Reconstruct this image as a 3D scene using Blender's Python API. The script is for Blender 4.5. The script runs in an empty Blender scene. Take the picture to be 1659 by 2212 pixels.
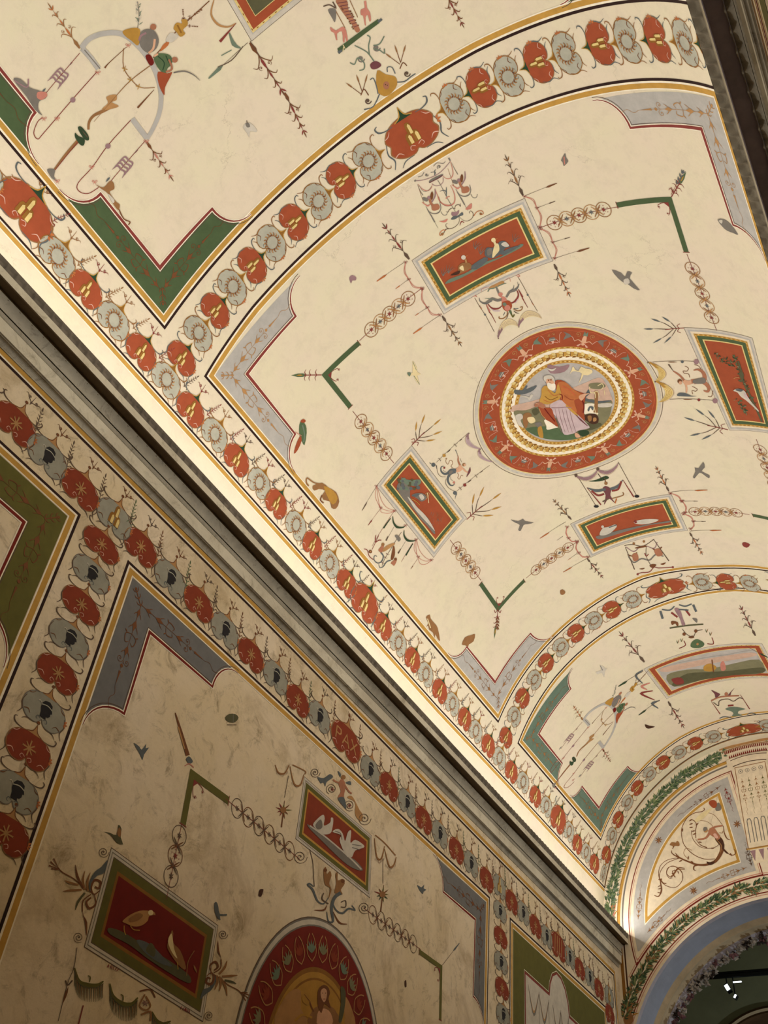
import bpy, math, random
from mathutils import Vector, Matrix
from mathutils.geometry import tessellate_polygon
random.seed(7)
SC = bpy.context.scene
PI = math.pi
# ---------------------------------------------------------------- camera
M = ((0.86974214, 0.2720109, 0.41177505), (0.48504018, -0.62505075, -0.61159429), (0.09101999, 0.73165677, -0.67556919))
O = (2.7118, 0.0, -6.5253)
F = 2102.82
W, H = 1659.0, 2212.0
cd = bpy.data.cameras.new('camera'); cam = bpy.data.objects.new('camera', cd); SC.collection.objects.link(cam)
mw = Matrix.Identity(4)
for i in range(3):
    for j in range(3): mw[i][j] = M[i][j]
    mw[i][3] = O[i]
cam.matrix_world = mw
cd.sensor_fit = 'VERTICAL'; cd.sensor_height = 32.0; cd.lens = 32.0 * F / H; cd.clip_start = 0.01; cd.clip_end = 200
SC.camera = cam
# ---------------------------------------------------------------- light and exposure
R = 3.0; SK = -0.1053; TE = 16.662; XW = -2.7637; ZF = -8.15; XR = 3.035
SC.view_settings.view_transform = 'Standard'; SC.view_settings.look = 'None'
SC.view_settings.gamma = 1.0; SC.view_settings.use_curve_mapping = False
SC.view_settings.exposure = -1.0
wd = bpy.data.worlds.new('world'); SC.world = wd; wd.use_nodes = True
wd.node_tree.nodes['Background'].inputs[0].default_value = (1.0, 0.88, 0.70, 1)
wd.node_tree.nodes['Background'].inputs[1].default_value = 0.16
def area(name, loc, direction, sx, sy, power, col):
    l = bpy.data.lights.new(name, 'AREA'); l.shape = 'RECTANGLE'; l.size = sx; l.size_y = sy; l.energy = power; l.color = col
    o = bpy.data.objects.new(name, l); SC.collection.objects.link(o); o.location = loc
    d = Vector(direction).normalized()
    z = -d; x = Vector((0, 1, 0)); x = (x - z * x.dot(z)).normalized(); y = z.cross(x)
    m = Matrix.Identity(4)
    for i in range(3): m[i][0], m[i][1], m[i][2] = x[i], y[i], z[i]
    for i in range(3): m[i][3] = loc[i]
    o.matrix_world = m
    return o
WARM = (1.0, 0.98, 0.94)
CY = 6.72; CL = 20.2
area('cove_strip_light', (-2.80, CY, 0.0), (-0.55, 0, 1.0), CL, 0.05, 95, WARM)          # LED strip on the left cornice
area('cove_strip_light', (2.92, CY, 0.0), (0.3, 0, 1.0), CL, 0.05, 45, WARM)
area('added_wash_light', (-2.66, CY, -0.03), (0.75, 0, 0.8), CL, 0.06, 380, WARM)          # added unseen wash lamps, each brightening the opposite half of the vault
area('added_wash_light', (2.84, CY, -0.03), (-0.8, 0, 0.75), CL, 0.06, 560, WARM)
# ---------------------------------------------------------------- materials
MATS = {}
def s2l(c): return tuple(((v / 255.0) / 12.92 if v / 255.0 <= 0.04045 else ((v / 255.0 + 0.055) / 1.055) ** 2.4) for v in c)
def mat(name, rgb, var=0.12, scale=14.0, rough=0.85, kind=None):
    if name in MATS: return MATS[name]
    m = bpy.data.materials.new(name); m.use_nodes = True; MATS[name] = m
    nt = m.node_tree; N = nt.nodes; L = nt.links; b = N['Principled BSDF']
    b.inputs['Roughness'].default_value = rough
    b.inputs['Specular IOR Level'].default_value = 0.25
    base = s2l(rgb)
    geo = N.new('ShaderNodeNewGeometry')
    n1 = N.new('ShaderNodeTexNoise'); n1.inputs['Scale'].default_value = scale; n1.inputs['Detail'].default_value = 5; n1.inputs['Roughness'].default_value = 0.65
    L.new(geo.outputs['Position'], n1.inputs['Vector'])
    mr = N.new('ShaderNodeMapRange'); mr.inputs[1].default_value = 0.3; mr.inputs[2].default_value = 0.7
    mr.inputs[3].default_value = 1 - var; mr.inputs[4].default_value = 1 + var
    L.new(n1.outputs['Fac'], mr.inputs[0])
    mul = N.new('ShaderNodeVectorMath'); mul.operation = 'SCALE'; mul.inputs[0].default_value = base
    L.new(mr.outputs[0], mul.inputs['Scale'])
    L.new(mul.outputs[0], b.inputs['Base Color'])
    return m
def plaster(name, c1, c2, stain=None, st_lo=0.56, st_hi=0.72, st_scale=1.1, bump=0.25):
    m = bpy.data.materials.new(name); m.use_nodes = True; MATS[name] = m
    nt = m.node_tree; N = nt.nodes; L = nt.links; b = N['Principled BSDF']
    b.inputs['Roughness'].default_value = 0.8; b.inputs['Specular IOR Level'].default_value = 0.2
    geo = N.new('ShaderNodeNewGeometry')
    def noise(sc, det=6, rg=0.6, dist=0.0):
        n = N.new('ShaderNodeTexNoise'); n.inputs['Scale'].default_value = sc; n.inputs['Detail'].default_value = det
        n.inputs['Roughness'].default_value = rg; n.inputs['Distortion'].default_value = dist
        L.new(geo.outputs['Position'], n.inputs['Vector']); return n
    def mix(a, bcol, fac):
        x = N.new('ShaderNodeMix'); x.data_type = 'RGBA'
        if isinstance(a, tuple): x.inputs[6].default_value = a + (1,)
        else: L.new(a, x.inputs[6])
        if isinstance(bcol, tuple): x.inputs[7].default_value = bcol + (1,)
        else: L.new(bcol, x.inputs[7])
        if isinstance(fac, float): x.inputs[0].default_value = fac
        else: L.new(fac, x.inputs[0])
        return x.outputs[2]
    def ramp(src, lo, hi, a=0.0, c=1.0):
        r = N.new('ShaderNodeMapRange'); r.inputs[1].default_value = lo; r.inputs[2].default_value = hi; r.inputs[3].default_value = a; r.inputs[4].default_value = c
        L.new(src, r.inputs[0]); return r.outputs[0]
    col = mix(s2l(c1), s2l(c2), ramp(noise(1.3).outputs['Fac'], 0.38, 0.64))
    col = mix(col, s2l(tuple(v * 0.86 for v in c1)), ramp(noise(6.0, 9, 0.75, 0.2).outputs['Fac'], 0.48, 0.75, 0.0, 0.38))
    # hairline cracks
    vo = N.new('ShaderNodeTexVoronoi'); vo.feature = 'DISTANCE_TO_EDGE'; vo.inputs['Scale'].default_value = 1.1
    nv = noise(3.0, 6, 0.7); vm = N.new('ShaderNodeVectorMath'); vm.operation = 'ADD'
    sc = N.new('ShaderNodeVectorMath'); sc.operation = 'SCALE'; sc.inputs['Scale'].default_value = 0.5
    L.new(nv.outputs['Color'], sc.inputs[0]); L.new(geo.outputs['Position'], vm.inputs[0]); L.new(sc.outputs[0], vm.inputs[1]); L.new(vm.outputs[0], vo.inputs['Vector'])
    cr = ramp(vo.outputs['Distance'], 0.0, 0.006, 1.0, 0.0)
    msk = ramp(noise(0.8, 3).outputs['Fac'], 0.52, 0.62, 0.0, 0.32)
    mm = N.new('ShaderNodeMath'); mm.operation = 'MULTIPLY'; L.new(cr, mm.inputs[0]); L.new(msk, mm.inputs[1])
    col = mix(col, s2l((120, 105, 85)), mm.outputs[0])
    if stain:
        f = ramp(noise(st_scale, 9, 0.72, 0.8).outputs['Fac'], st_lo, st_hi, 0.0, 0.6)
        col = mix(col, s2l(stain), f)
        f2 = ramp(noise(4.0, 10, 0.8, 0.8).outputs['Fac'], 0.53, 0.66, 0.0, 0.6)
        col = mix(col, s2l(tuple(v * 0.8 for v in stain)), f2)
    L.new(col, b.inputs['Base Color'])
    bp = N.new('ShaderNodeBump'); bp.inputs['Strength'].default_value = bump; bp.inputs['Distance'].default_value = 0.01
    L.new(noise(22.0, 8, 0.7).outputs['Fac'], bp.inputs['Height']); L.new(bp.outputs[0], b.inputs['Normal'])
    return m
plaster('ceiling_plaster', (226, 211, 188), (225, 215, 185))
plaster('wall_plaster', (222, 204, 170), (228, 212, 186), stain=(150, 124, 84), st_lo=0.50, st_hi=0.70)
plaster('end_plaster', (226, 210, 182), (232, 218, 194))
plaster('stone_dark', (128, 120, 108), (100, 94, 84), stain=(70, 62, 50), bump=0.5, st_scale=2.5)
plaster('stone', (182, 176, 160), (152, 146, 132), stain=(104, 94, 76), bump=0.5, st_scale=2.2)
plaster('stone_light', (222, 216, 196), (198, 190, 170), stain=(160, 146, 116), bump=0.4, st_scale=2.6)
PAL = dict(
 red=(158, 76, 46), redl=(196, 96, 62), redd=(112, 26, 18), dred=(118, 34, 22), black=(44, 24, 20), white=(240, 230, 208), cream=(226, 208, 160),
 gold=(190, 146, 68), goldl=(220, 196, 130), goldd=(140, 96, 38), green=(74, 92, 60), greend=(40, 66, 44), teal=(98, 118, 102), olive=(98, 94, 42),
 grey=(178, 174, 168), greyb=(168, 170, 176), greyw=(112, 112, 112), med=(174, 172, 156), greyd=(120, 114, 106), greyl=(200, 192, 178), cream2=(226, 210, 182),
 pink=(196, 128, 112), pinkl=(214, 168, 150), brown=(116, 72, 42), brownd=(72, 44, 30), tan=(176, 132, 84), orange=(184, 108, 60), flesh=(214, 166, 134),
 fleshd=(168, 112, 84), mauve=(150, 118, 122), lilac=(198, 176, 178), purp=(112, 66, 70), slate=(92, 98, 100), leaf=(84, 104, 72), leafl=(128, 142, 96), leafd=(48, 68, 44),
 sky=(180, 174, 168), skyp=(200, 168, 148), hill=(126, 122, 92), hilld=(88, 86, 60), dark=(40, 38, 40), ink=(96, 78, 64), blue=(96, 112, 148), blueg=(110, 122, 132),
 sepia=(146, 104, 64), ochre=(178, 134, 58), redw=(134, 56, 32), medw=(150, 148, 134), wine=(132, 58, 52), tealm=(108, 124, 106))
def pm(k):
    n = 'paint_' + k
    if n in MATS: return MATS[n]
    return mat(n, PAL[k], 0.12 if k not in ('grey', 'greyb', 'greyw', 'green', 'olive', 'teal', 'red', 'redw') else 0.10, 9.0)
# ---------------------------------------------------------------- surfaces
def ray(px, py):
    a, b, c = px - 829.5, -(py - 1106.0), -F
    return (M[0][0]*a + M[0][1]*b + M[0][2]*c, M[1][0]*a + M[1][1]*b + M[1][2]*c, M[2][0]*a + M[2][1]*b + M[2][2]*c)
class Vault:
    curved = True
    def to3(s, u, v, off):
        th = v / R; r = R - off; x = r * math.sin(th)
        return (x, u + SK * x, r * math.cos(th))
    def pick(s, px, py):
        v = ray(px, py); A = v[0]**2 + v[2]**2; B = 2*(O[0]*v[0] + O[2]*v[2]); C = O[0]**2 + O[2]**2 - R*R
        t = (-B + math.sqrt(max(B*B - 4*A*C, 0))) / 2 / A
        x, y, z = O[0]+t*v[0], O[1]+t*v[1], O[2]+t*v[2]
        return (y - SK*x, R*math.atan2(x, z))
class Wall:
    curved = False
    def to3(s, u, v, off): return (XW + off, u + SK*XW, v)
    def pick(s, px, py):
        v = ray(px, py); t = (XW - O[0]) / v[0]
        return (O[1]+t*v[1] - SK*XW, O[2]+t*v[2])
class End:
    curved = False
    def to3(s, u, v, off): return (u, TE + SK*u - off, v)
    def pick(s, px, py):
        v = ray(px, py); t = (TE + SK*O[0] - O[1]) / (v[1] - SK*v[0])
        return (O[0]+t*v[0], O[2]+t*v[2])
class WallR(Wall):
    def to3(s, u, v, off): return (XR - off, u + SK*XR, v)
VA, WL, EW, WR = Vault(), Wall(), End(), WallR()
STEP = 0.0009
def link(o): SC.collection.objects.link(o); return o
class Part:
    n = 0
    def __init__(s, surf, name, parent=None, label=None, stuff=False):
        s.surf, s.name, s.parent, s.label, s.stuff = surf, name, parent, label, stuff
        s.v, s.f, s.m, s.mats = [], [], [], {}
        Part.n += 1; s.c = (Part.n * 11) % 60
    def mi(s, k):
        if k not in s.mats: s.mats[k] = len(s.mats)
        return s.mats[k]
    def add(s, pts, k, layer):                       # pts in surface coordinates
        if len(pts) < 3: return
        mi = s.mi(k); off = STEP * (layer + (s.c % 60) * 0.0155); surf = s.surf
        if surf.curved:
            vs = [p[1] for p in pts]; lo, hi = min(vs), max(vs)
            if hi - lo > 0.14:
                tris = tessellate_polygon([[Vector((p[0], p[1], 0)) for p in pts]]) if len(pts) > 3 else [(0, 1, 2)]
                for t in tris: s.clip([pts[i] for i in t], mi, off)
                return
        s.put(pts, mi, off)
    def put(s, pts, mi, off):
        n = len(s.v); a = 0.0
        for i in range(len(pts)):
            p, q = pts[i], pts[(i+1) % len(pts)]; a += p[0]*q[1] - q[0]*p[1]
        if abs(a) < 1e-9: return
        if (a > 0) == s.flip(): pts = pts[::-1]
        s.v += [s.surf.to3(p[0], p[1], off) for p in pts]
        s.f.append(tuple(range(n, n+len(pts)))); s.m.append(mi)
    def flip(s): return s.surf is not WL and s.surf is not EW
    def clip(s, tri, mi, off):
        lo = min(p[1] for p in tri); hi = max(p[1] for p in tri); h = 0.1
        k0 = math.floor(lo / h); k1 = math.ceil(hi / h)
        for k in range(k0, k1):
            a, b = k*h, (k+1)*h
            poly = tri
            for lim, sg in ((a, 1), (b, -1)):
                out = []
                for i in range(len(poly)):
                    p, q = poly[i], poly[(i+1) % len(poly)]
                    dp, dq = sg*(p[1]-lim), sg*(q[1]-lim)
                    if dp >= 0: out.append(p)
                    if dp * dq < 0:
                        t = dp/(dp-dq); out.append((p[0]+t*(q[0]-p[0]), lim))
                poly = out
                if len(poly) < 3: break
            if len(poly) >= 3: s.put(poly, mi, off)
    def done(s):
        me = bpy.data.meshes.new(s.name); me.from_pydata(s.v, [], s.f)
        for k in s.mats: me.materials.append(MATS[k] if k in MATS else pm(k))
        me.polygons.foreach_set('material_index', s.m)
        me.update()
        o = link(bpy.data.objects.new(s.name, me))
        if s.parent: o.parent = s.parent
        if s.label: o['label'] = s.label
        if s.stuff: o['kind'] = 'stuff'
        return o
def cr(pts, n=4, closed=False):                       # catmull-rom
    if len(pts) < 3 or n < 2: return list(pts)
    out = []; N = len(pts); rng = range(N if closed else N-1)
    for i in rng:
        if closed: p0, p1, p2, p3 = pts[i-1], pts[i], pts[(i+1) % N], pts[(i+2) % N]
        else: p0, p1, p2, p3 = pts[max(i-1, 0)], pts[i], pts[i+1], pts[min(i+2, N-1)]
        for j in range(n):
            t = j/n; t2, t3 = t*t, t*t*t
            out.append(tuple(0.5*((2*p1[a]) + (-p0[a]+p2[a])*t + (2*p0[a]-5*p1[a]+4*p2[a]-p3[a])*t2 + (-p0[a]+3*p1[a]-3*p2[a]+p3[a])*t3) for a in (0, 1)))
    if not closed: out.append(pts[-1])
    return out
class Pen:
    """draws on a Part; T maps local drawing coordinates to surface coordinates"""
    def __init__(s, part, T=None, layer=2): s.p, s.T, s.l = part, T or (lambda q: q), layer
    def at(s, x, y, a=0.0, sx=1.0, sy=None, layer=None):
        sy = sx if sy is None else sy; c, d = math.cos(a), math.sin(a); T = s.T
        return Pen(s.p, lambda q: T((x + (q[0]*sx)*c - (q[1]*sy)*d, y + (q[0]*sx)*d + (q[1]*sy)*c)), s.l if layer is None else layer)
    def fill(s, pts, k, dl=0, sm=0):
        s.p.c += 1
        if sm: pts = cr(pts, sm, True)
        s.p.add([s.T(q) for q in pts], k, s.l + dl)
    def line(s, pts, w, k, dl=0, sm=4, w1=None, w2=None):
        """w width in the middle; w1, w2 width at the ends"""
        if isinstance(pts, tuple) and not isinstance(pts[0], tuple): pts = [pts]
        q = cr(pts, sm) if sm and len(pts) > 2 else list(pts)
        s.p.c += 1
        n = len(q); w1 = w if w1 is None else w1; w2 = w if w2 is None else w2
        L, Rr = [], []
        for i in range(n):
            a, b = q[max(i-1, 0)], q[min(i+1, n-1)]
            dx, dy = b[0]-a[0], b[1]-a[1]; d = math.hypot(dx, dy) or 1e-9
            t = i/(n-1) if n > 1 else 0
            ww = (w1 + (w-w1)*t*2) if t < 0.5 else (w + (w2-w)*(t-0.5)*2)
            # mitre
            if 0 < i < n-1:
                d1 = (q[i][0]-a[0], q[i][1]-a[1]); d2 = (b[0]-q[i][0], b[1]-q[i][1])
                l1 = math.hypot(*d1) or 1e-9; l2 = math.hypot(*d2) or 1e-9
                dx, dy = d1[0]/l1 + d2[0]/l2, d1[1]/l1 + d2[1]/l2; d = math.hypot(dx, dy)
                if d < 0.2: dx, dy, d = d1[0], d1[1], l1; cs = 1
                else: cs = max(d/2, 0.5)
                ww = ww/cs
            nx, ny = -dy/d*ww/2, dx/d*ww/2
            L.append(s.T((q[i][0]+nx, q[i][1]+ny))); Rr.append(s.T((q[i][0]-nx, q[i][1]-ny)))
        for i in range(n-1): s.p.add([L[i], L[i+1], Rr[i+1], Rr[i]], k, s.l + dl)
    def ring(s, cx, cy, r, w, k, dl=0, ry=None, a0=0, a1=2*PI, n=24, rot=0):
        ry = ry or r; pts = []
        for i in range(n+1):
            a = a0 + (a1-a0)*i/n; x, y = r*math.cos(a), ry*math.sin(a)
            pts.append((cx + x*math.cos(rot)-y*math.sin(rot), cy + x*math.sin(rot)+y*math.cos(rot)))
        s.line(pts, w, k, dl, 0)
    def disc(s, cx, cy, r, k, dl=0, ry=None, n=14, rot=0):
        ry = ry or r
        s.fill([(cx + r*math.cos(a)*math.cos(rot) - ry*math.sin(a)*math.sin(rot), cy + r*math.cos(a)*math.sin(rot) + ry*math.sin(a)*math.cos(rot)) for a in [2*PI*i/n for i in range(n)]], k, dl)
    def leaf(s, x, y, a, ln, wd, k, dl=0):
        c, d = math.cos(a), math.sin(a)
        P = [(0, 0), (0.3, 0.42), (0.6, 0.4), (1, 0), (0.6, -0.4), (0.3, -0.42)]
        s.fill([(x + p[0]*ln*c - p[1]*wd*d, y + p[0]*ln*d + p[1]*wd*c) for p in P], k, dl)
    def spiral(s, x, y, r, turns, a0, k, w, dl=0, sg=1, n=0):
        """from radius r inwards to the centre (x,y), starting at angle a0"""
        n = n or int(10*turns)+4; pts = []
        for i in range(n+1):
            t = i/n; rr = r*(1-0.88*t); a = a0 + sg*2*PI*turns*t
            pts.append((x + rr*math.cos(a), y + rr*math.sin(a)))
        s.line(pts, w, k, dl, 0, w1=w*0.7, w2=w*1.1)
        s.disc(x, y, w*0.9, k, dl, n=7)
    def scrollto(s, x0, y0, x1, y1, bend, k, w, r, sg=1, dl=0):
        """stem from 0 to 1 ending in a curl of radius r"""
        mx, my = (x0+x1)/2 - (y1-y0)*bend, (y0+y1)/2 + (x1-x0)*bend
        a = math.atan2(y1-my, x1-mx)
        pts = [(x0, y0), (mx, my), (x1, y1)]
        s.line(cr(pts, 5), w, k, dl, 0, w1=w*0.6)
        cx, cy = x1 + r*math.cos(a+sg*PI/2), y1 + r*math.sin(a+sg*PI/2)
        s.spiral(cx, cy, r, 1.1, a-sg*PI/2, k, w*0.8, dl, sg)
def px_pen(part, surf, x0=0, y0=0, k=1.0, layer=3):
    """local = pixel of a crop whose corner is (x0,y0) at magnification k, carried onto the surface"""
    return Pen(part, lambda q: surf.pick(x0 + q[0]/k, y0 + q[1]/k), layer)
def uv(surf, pts): return [surf.pick(*p) for p in pts]
def offset_path(pts, d):
    out = []
    for i in range(len(pts)):
        a, b = pts[max(i-1, 0)], pts[min(i+1, len(pts)-1)]
        if 0 < i < len(pts)-1:
            d1 = (pts[i][0]-a[0], pts[i][1]-a[1]); d2 = (b[0]-pts[i][0], b[1]-pts[i][1])
            l1, l2 = math.hypot(*d1), math.hypot(*d2); d1 = (d1[0]/l1, d1[1]/l1); d2 = (d2[0]/l2, d2[1]/l2)
            tx, ty = d1[0]+d2[0], d1[1]+d2[1]; l = math.hypot(tx, ty); sc = 1/max(l/2, 0.35)
        else:
            tx, ty = b[0]-a[0], b[1]-a[1]; l = math.hypot(tx, ty); sc = 1
        out.append((pts[i][0] - ty/l*d*sc, pts[i][1] + tx/l*d*sc))
    return out
# ---------------------------------------------------------------- the room shell
def solid(name, verts, faces, mats, midx=None, parent=None, kind=None, label=None, cat=None, smooth=False):
    me = bpy.data.meshes.new(name); me.from_pydata(verts, [], faces)
    for m in (mats if isinstance(mats, (list, tuple)) else [mats]): me.materials.append(m)
    if midx: me.polygons.foreach_set('material_index', midx)
    if smooth: me.polygons.foreach_set('use_smooth', [True]*len(faces))
    me.update(); o = link(bpy.data.objects.new(name, me))
    if parent: o.parent = parent
    if kind: o['kind'] = kind
    if label: o['label'] = label
    if cat: o['category'] = cat
    return o
U0 = -3.5
def build_ceiling():
    v, f = [], []; n = 190; t0, t1 = -PI/2-0.03, PI/2+0.02; us = [U0 + (TE-U0)*i/12 for i in range(13)]
    for u in us:
        for i in range(n+1):
            th = t0 + (t1-t0)*i/n; v.append(VA.to3(u, R*th, 0))
    for j in range(12):
        for i in range(n):
            a = j*(n+1)+i; f.append((a, a+1, a+n+2, a+n+1))
    # the back of the vault, a shell 0.3 m thick
    m0 = len(v)
    for u in us[::12]:
        for i in range(0, n+1, 10): v.append(VA.to3(u, R*(t0+(t1-t0)*i/n), -0.3))
    c = n//10+1
    for i in range(c-1): a = m0+i; f.append((a, a+c, a+c+1, a+1))
    return solid('ceiling', v, f, MATS['ceiling_plaster'], kind='structure', label='cream plaster barrel vault painted with grotesque ornament', smooth=True)
ceiling = build_ceiling()
def slab(name, x0, x1, y0, y1, z0, z1, m, skew=True, **kw):
    k = SK if skew else 0
    v = [(x, y + k*x, z) for x in (x0, x1) for y in (y0, y1) for z in (z0, z1)]
    f = [(0, 1, 3, 2), (4, 6, 7, 5), (0, 4, 5, 1), (2, 3, 7, 6), (0, 2, 6, 4), (1, 5, 7, 3)]
    return solid(name, v, f, m, **kw)
wall_left = slab('wall_left', XW-0.3, XW, U0, TE, ZF, -0.2, MATS['wall_plaster'], kind='structure', label='frescoed plaster wall below the left cornice')
wall_right = slab('wall_right', XR, XR+0.3, U0, TE, ZF, -0.2, MATS['wall_plaster'], kind='structure', label='painted plaster wall below the right cornice')
mat('floor_stone', (112, 94, 72), 0.1, 3.0, 0.5)
slab('floor', XW-0.3, XR+0.3, U0, TE+4.5, ZF-0.2, ZF, MATS['floor_stone'], kind='structure', label='stone floor of the gallery')
# arch opening in the end wall: circle centre (0,-2.55) radius 2.72 in (x,z)
AC, AR = -2.55, 2.72
def arch_pt(r, a): return (r*math.cos(a), AC + r*math.sin(a))
def build_end():
    v, f = [], []
    xs = [-3.1 + 6.3*i/120 for i in range(121)] + [-AR+0.001, AR-0.001]
    xs = sorted(xs)
    def top(x): return math.sqrt(max(R*R-x*x, 0)) + 0.05 if abs(x) < R else 0.05
    def bot(x): return AC + math.sqrt(AR*AR-x*x) if abs(x) < AR else ZF
    for x in xs:
        v.append(EW.to3(x, bot(x), 0)); v.append(EW.to3(x, max(top(x), bot(x)+0.01), 0))
    for i in range(len(xs)-1): f.append((2*i, 2*i+2, 2*i+3, 2*i+1))
    return solid('wall_end', v, f, MATS['end_plaster'], kind='structure', label='cream end wall with painted lunette around a wide archway')
wall_end = build_end()
# ---------------------------------------------------------------- cornices: swept profiles with carved members
def sweep(name, prof, side, y0, y1, dy, m, parent, relief=None, label=None, stuff=False, close=True):
    """prof: list of (x,z); relief(y, t) -> outward push; swept along the length"""
    n = int((y1-y0)/dy); v, f = [], []; c = len(prof)
    for j in range(n+1):
        u = y0 + (y1-y0)*j/n
        for i, (x, z) in enumerate(prof):
            a = prof[max(i-1, 0)]; b = prof[min(i+1, c-1)]; tx, tz = b[0]-a[0], b[1]-a[1]; l = math.hypot(tx, tz) or 1
            d = relief(u, i/(c-1)) if relief else 0
            xx, zz = x + tz/l*d*(-1), z + tx/l*d
            X = side*xx; v.append((X, u + SK*X, zz))
    for j in range(n):
        for i in range(c-1):
            a = j*c+i; f.append((a, a+1, a+c+1, a+c) if side > 0 else (a, a+c, a+c+1, a+1))
    o = solid(name, v, f, m, parent=parent, smooth=relief is not None)
    if label: o['label'] = label
    if stuff: o['kind'] = 'stuff'
    return o
def arcp(p, q, bulge, n=8):
    out = []
    for i in range(n+1):
        t = i/n; b = math.sin(PI*t)*bulge; dx, dz = q[0]-p[0], q[1]-p[1]; l = math.hypot(dx, dz)
        out.append((p[0]+dx*t - dz/l*b, p[1]+dz*t + dx/l*b))
    return out
mat('soffit_brown', (112, 96, 74), 0.15, 6.0, 0.9)  # brown of the left soffit, darker than the stone members
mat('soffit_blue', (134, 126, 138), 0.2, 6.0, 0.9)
def eggs(u, t):        # carved egg and tongue
    ph = (u/0.105) % 1.0; e = abs(math.sin(PI*ph)); return (0.030*e**0.6 - 0.012*(1 if abs(ph) < 0.12 or ph > 0.88 else 0)) * math.sin(PI*min(max(t, 0.02), 0.98)) - 0.006*(abs(math.sin(2*PI*ph*2)) < 0.25)
LEAF = 0.013
def leaves(u, t):      # acanthus leaf moulding, scalloped along its upper edge
    ph = (u/0.135) % 1.0; e = math.sin(PI*ph)
    return LEAF*(e**0.5)*(1-t)**0.5 + 0.006*math.sin(2*PI*ph*4)*(1-t)
def beads(u, t):
    return 0.007*abs(math.sin(PI*u/0.035))*math.sin(PI*t)
def cornice(name, side, P, label, mats, y1=TE, ty=U0):
    root = sweep(name, P['back'], side, ty, y1, 2.0, MATS[mats[0]], None); root['kind'] = 'structure'; root['label'] = label
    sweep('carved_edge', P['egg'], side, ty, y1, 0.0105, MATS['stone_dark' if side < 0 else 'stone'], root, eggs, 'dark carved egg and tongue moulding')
    sweep('corona', P['corona'], side, ty, y1, 2.0, MATS[mats[1]], root)
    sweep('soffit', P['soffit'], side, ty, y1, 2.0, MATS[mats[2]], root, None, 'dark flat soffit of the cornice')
    sweep('leaf_moulding', P['leaf'], side, ty, y1, 0.0225, MATS[mats[0]], root, leaves, 'scalloped leaf moulding')
    sweep('bead_moulding', P['bead'], side, ty, y1, 0.0117, MATS[mats[0]], root, beads)
    sweep('fascia', P['fascia'], side, ty, y1, 2.0, MATS[mats[1]], root)
    sweep('bottom_moulding', P['bottom'], side, ty, y1, 2.0, MATS[mats[0]], root)
    return root
LP = dict(
 back=[(3.06, -0.02), (2.60, -0.115), (2.545, -0.10), (2.54, -0.105)],
 egg=arcp((2.54, -0.105), (2.553, -0.185), -0.018, 6),
 corona=[(2.553, -0.187), (2.549, -0.190), (2.549, -0.268)],
 soffit=[(2.549, -0.268), (2.560, -0.272), (2.562, -0.258), (2.655, -0.258), (2.657, -0.29)],
 leaf=arcp((2.640, -0.292), (2.672, -0.405), 0.022, 8),
 bead=arcp((2.676, -0.415), (2.688, -0.448), -0.006, 3),
 fascia=[(2.688, -0.45), (2.692, -0.452), (2.697, -0.57)],
 bottom=[(2.697, -0.57), (2.712, -0.575)] + arcp((2.712, -0.578), (2.752, -0.612), 0.012, 5) + [(2.754, -0.616), (2.754, -0.632), (2.80, -0.64)])
cornice('trim_1', -1, LP, 'grey marble cornice running along the left wall', ('stone', 'stone_light', 'soffit_brown'))
RP = dict(
 back=[(3.07, -0.05), (2.80, -0.115), (2.725, -0.105), (2.718, -0.11)],
 egg=arcp((2.718, -0.11), (2.782, -0.19), -0.012, 6),
 corona=[(2.782, -0.192), (2.786, -0.196), (2.794, -0.262)],
 soffit=[(2.794, -0.262), (2.800, -0.266), (2.802, -0.252), (2.905, -0.252), (2.907, -0.28)],
 leaf=arcp((2.892, -0.282), (2.952, -0.36), 0.02, 8),
 bead=arcp((2.955, -0.365), (2.968, -0.38), -0.006, 3),
 fascia=[(2.968, -0.382), (2.988, -0.388), (2.992, -0.45)],
 bottom=[(2.992, -0.45), (2.998, -0.455)] + arcp((3.0, -0.458), (3.02, -0.48), 0.008, 5) + [(3.022, -0.49), (3.05, -0.50)])
LEAF = 0.028
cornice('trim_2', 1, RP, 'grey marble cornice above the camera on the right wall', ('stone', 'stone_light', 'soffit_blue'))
# ---------------------------------------------------------------- LED profiles that light the vault from behind the cornices
def led(x, z):
    k = SK*x; v = []; f = []
    for u in (U0+0.2, TE-0.1):
        for dx, dz in ((-0.02, 0), (0.02, 0), (0.02, 0.03), (-0.02, 0.03)): v.append((x+dx, u+k, z+dz))
    f = [(0, 1, 2, 3), (4, 7, 6, 5), (0, 4, 5, 1), (1, 5, 6, 2), (2, 6, 7, 3), (3, 7, 4, 0)]
    return v, f
mat('aluminium', (180, 180, 178), 0.03, 5, 0.4)
for x, z, lb in ((-2.86, -0.075, 'slim light profile lying in the trough on top of the left cornice'), (2.94, -0.085, 'slim light profile lying in the trough on top of the right cornice')):
    v, f = led(x, z); solid('light_profile', v, f, MATS['aluminium'], label=lb, cat='light strip')
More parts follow.
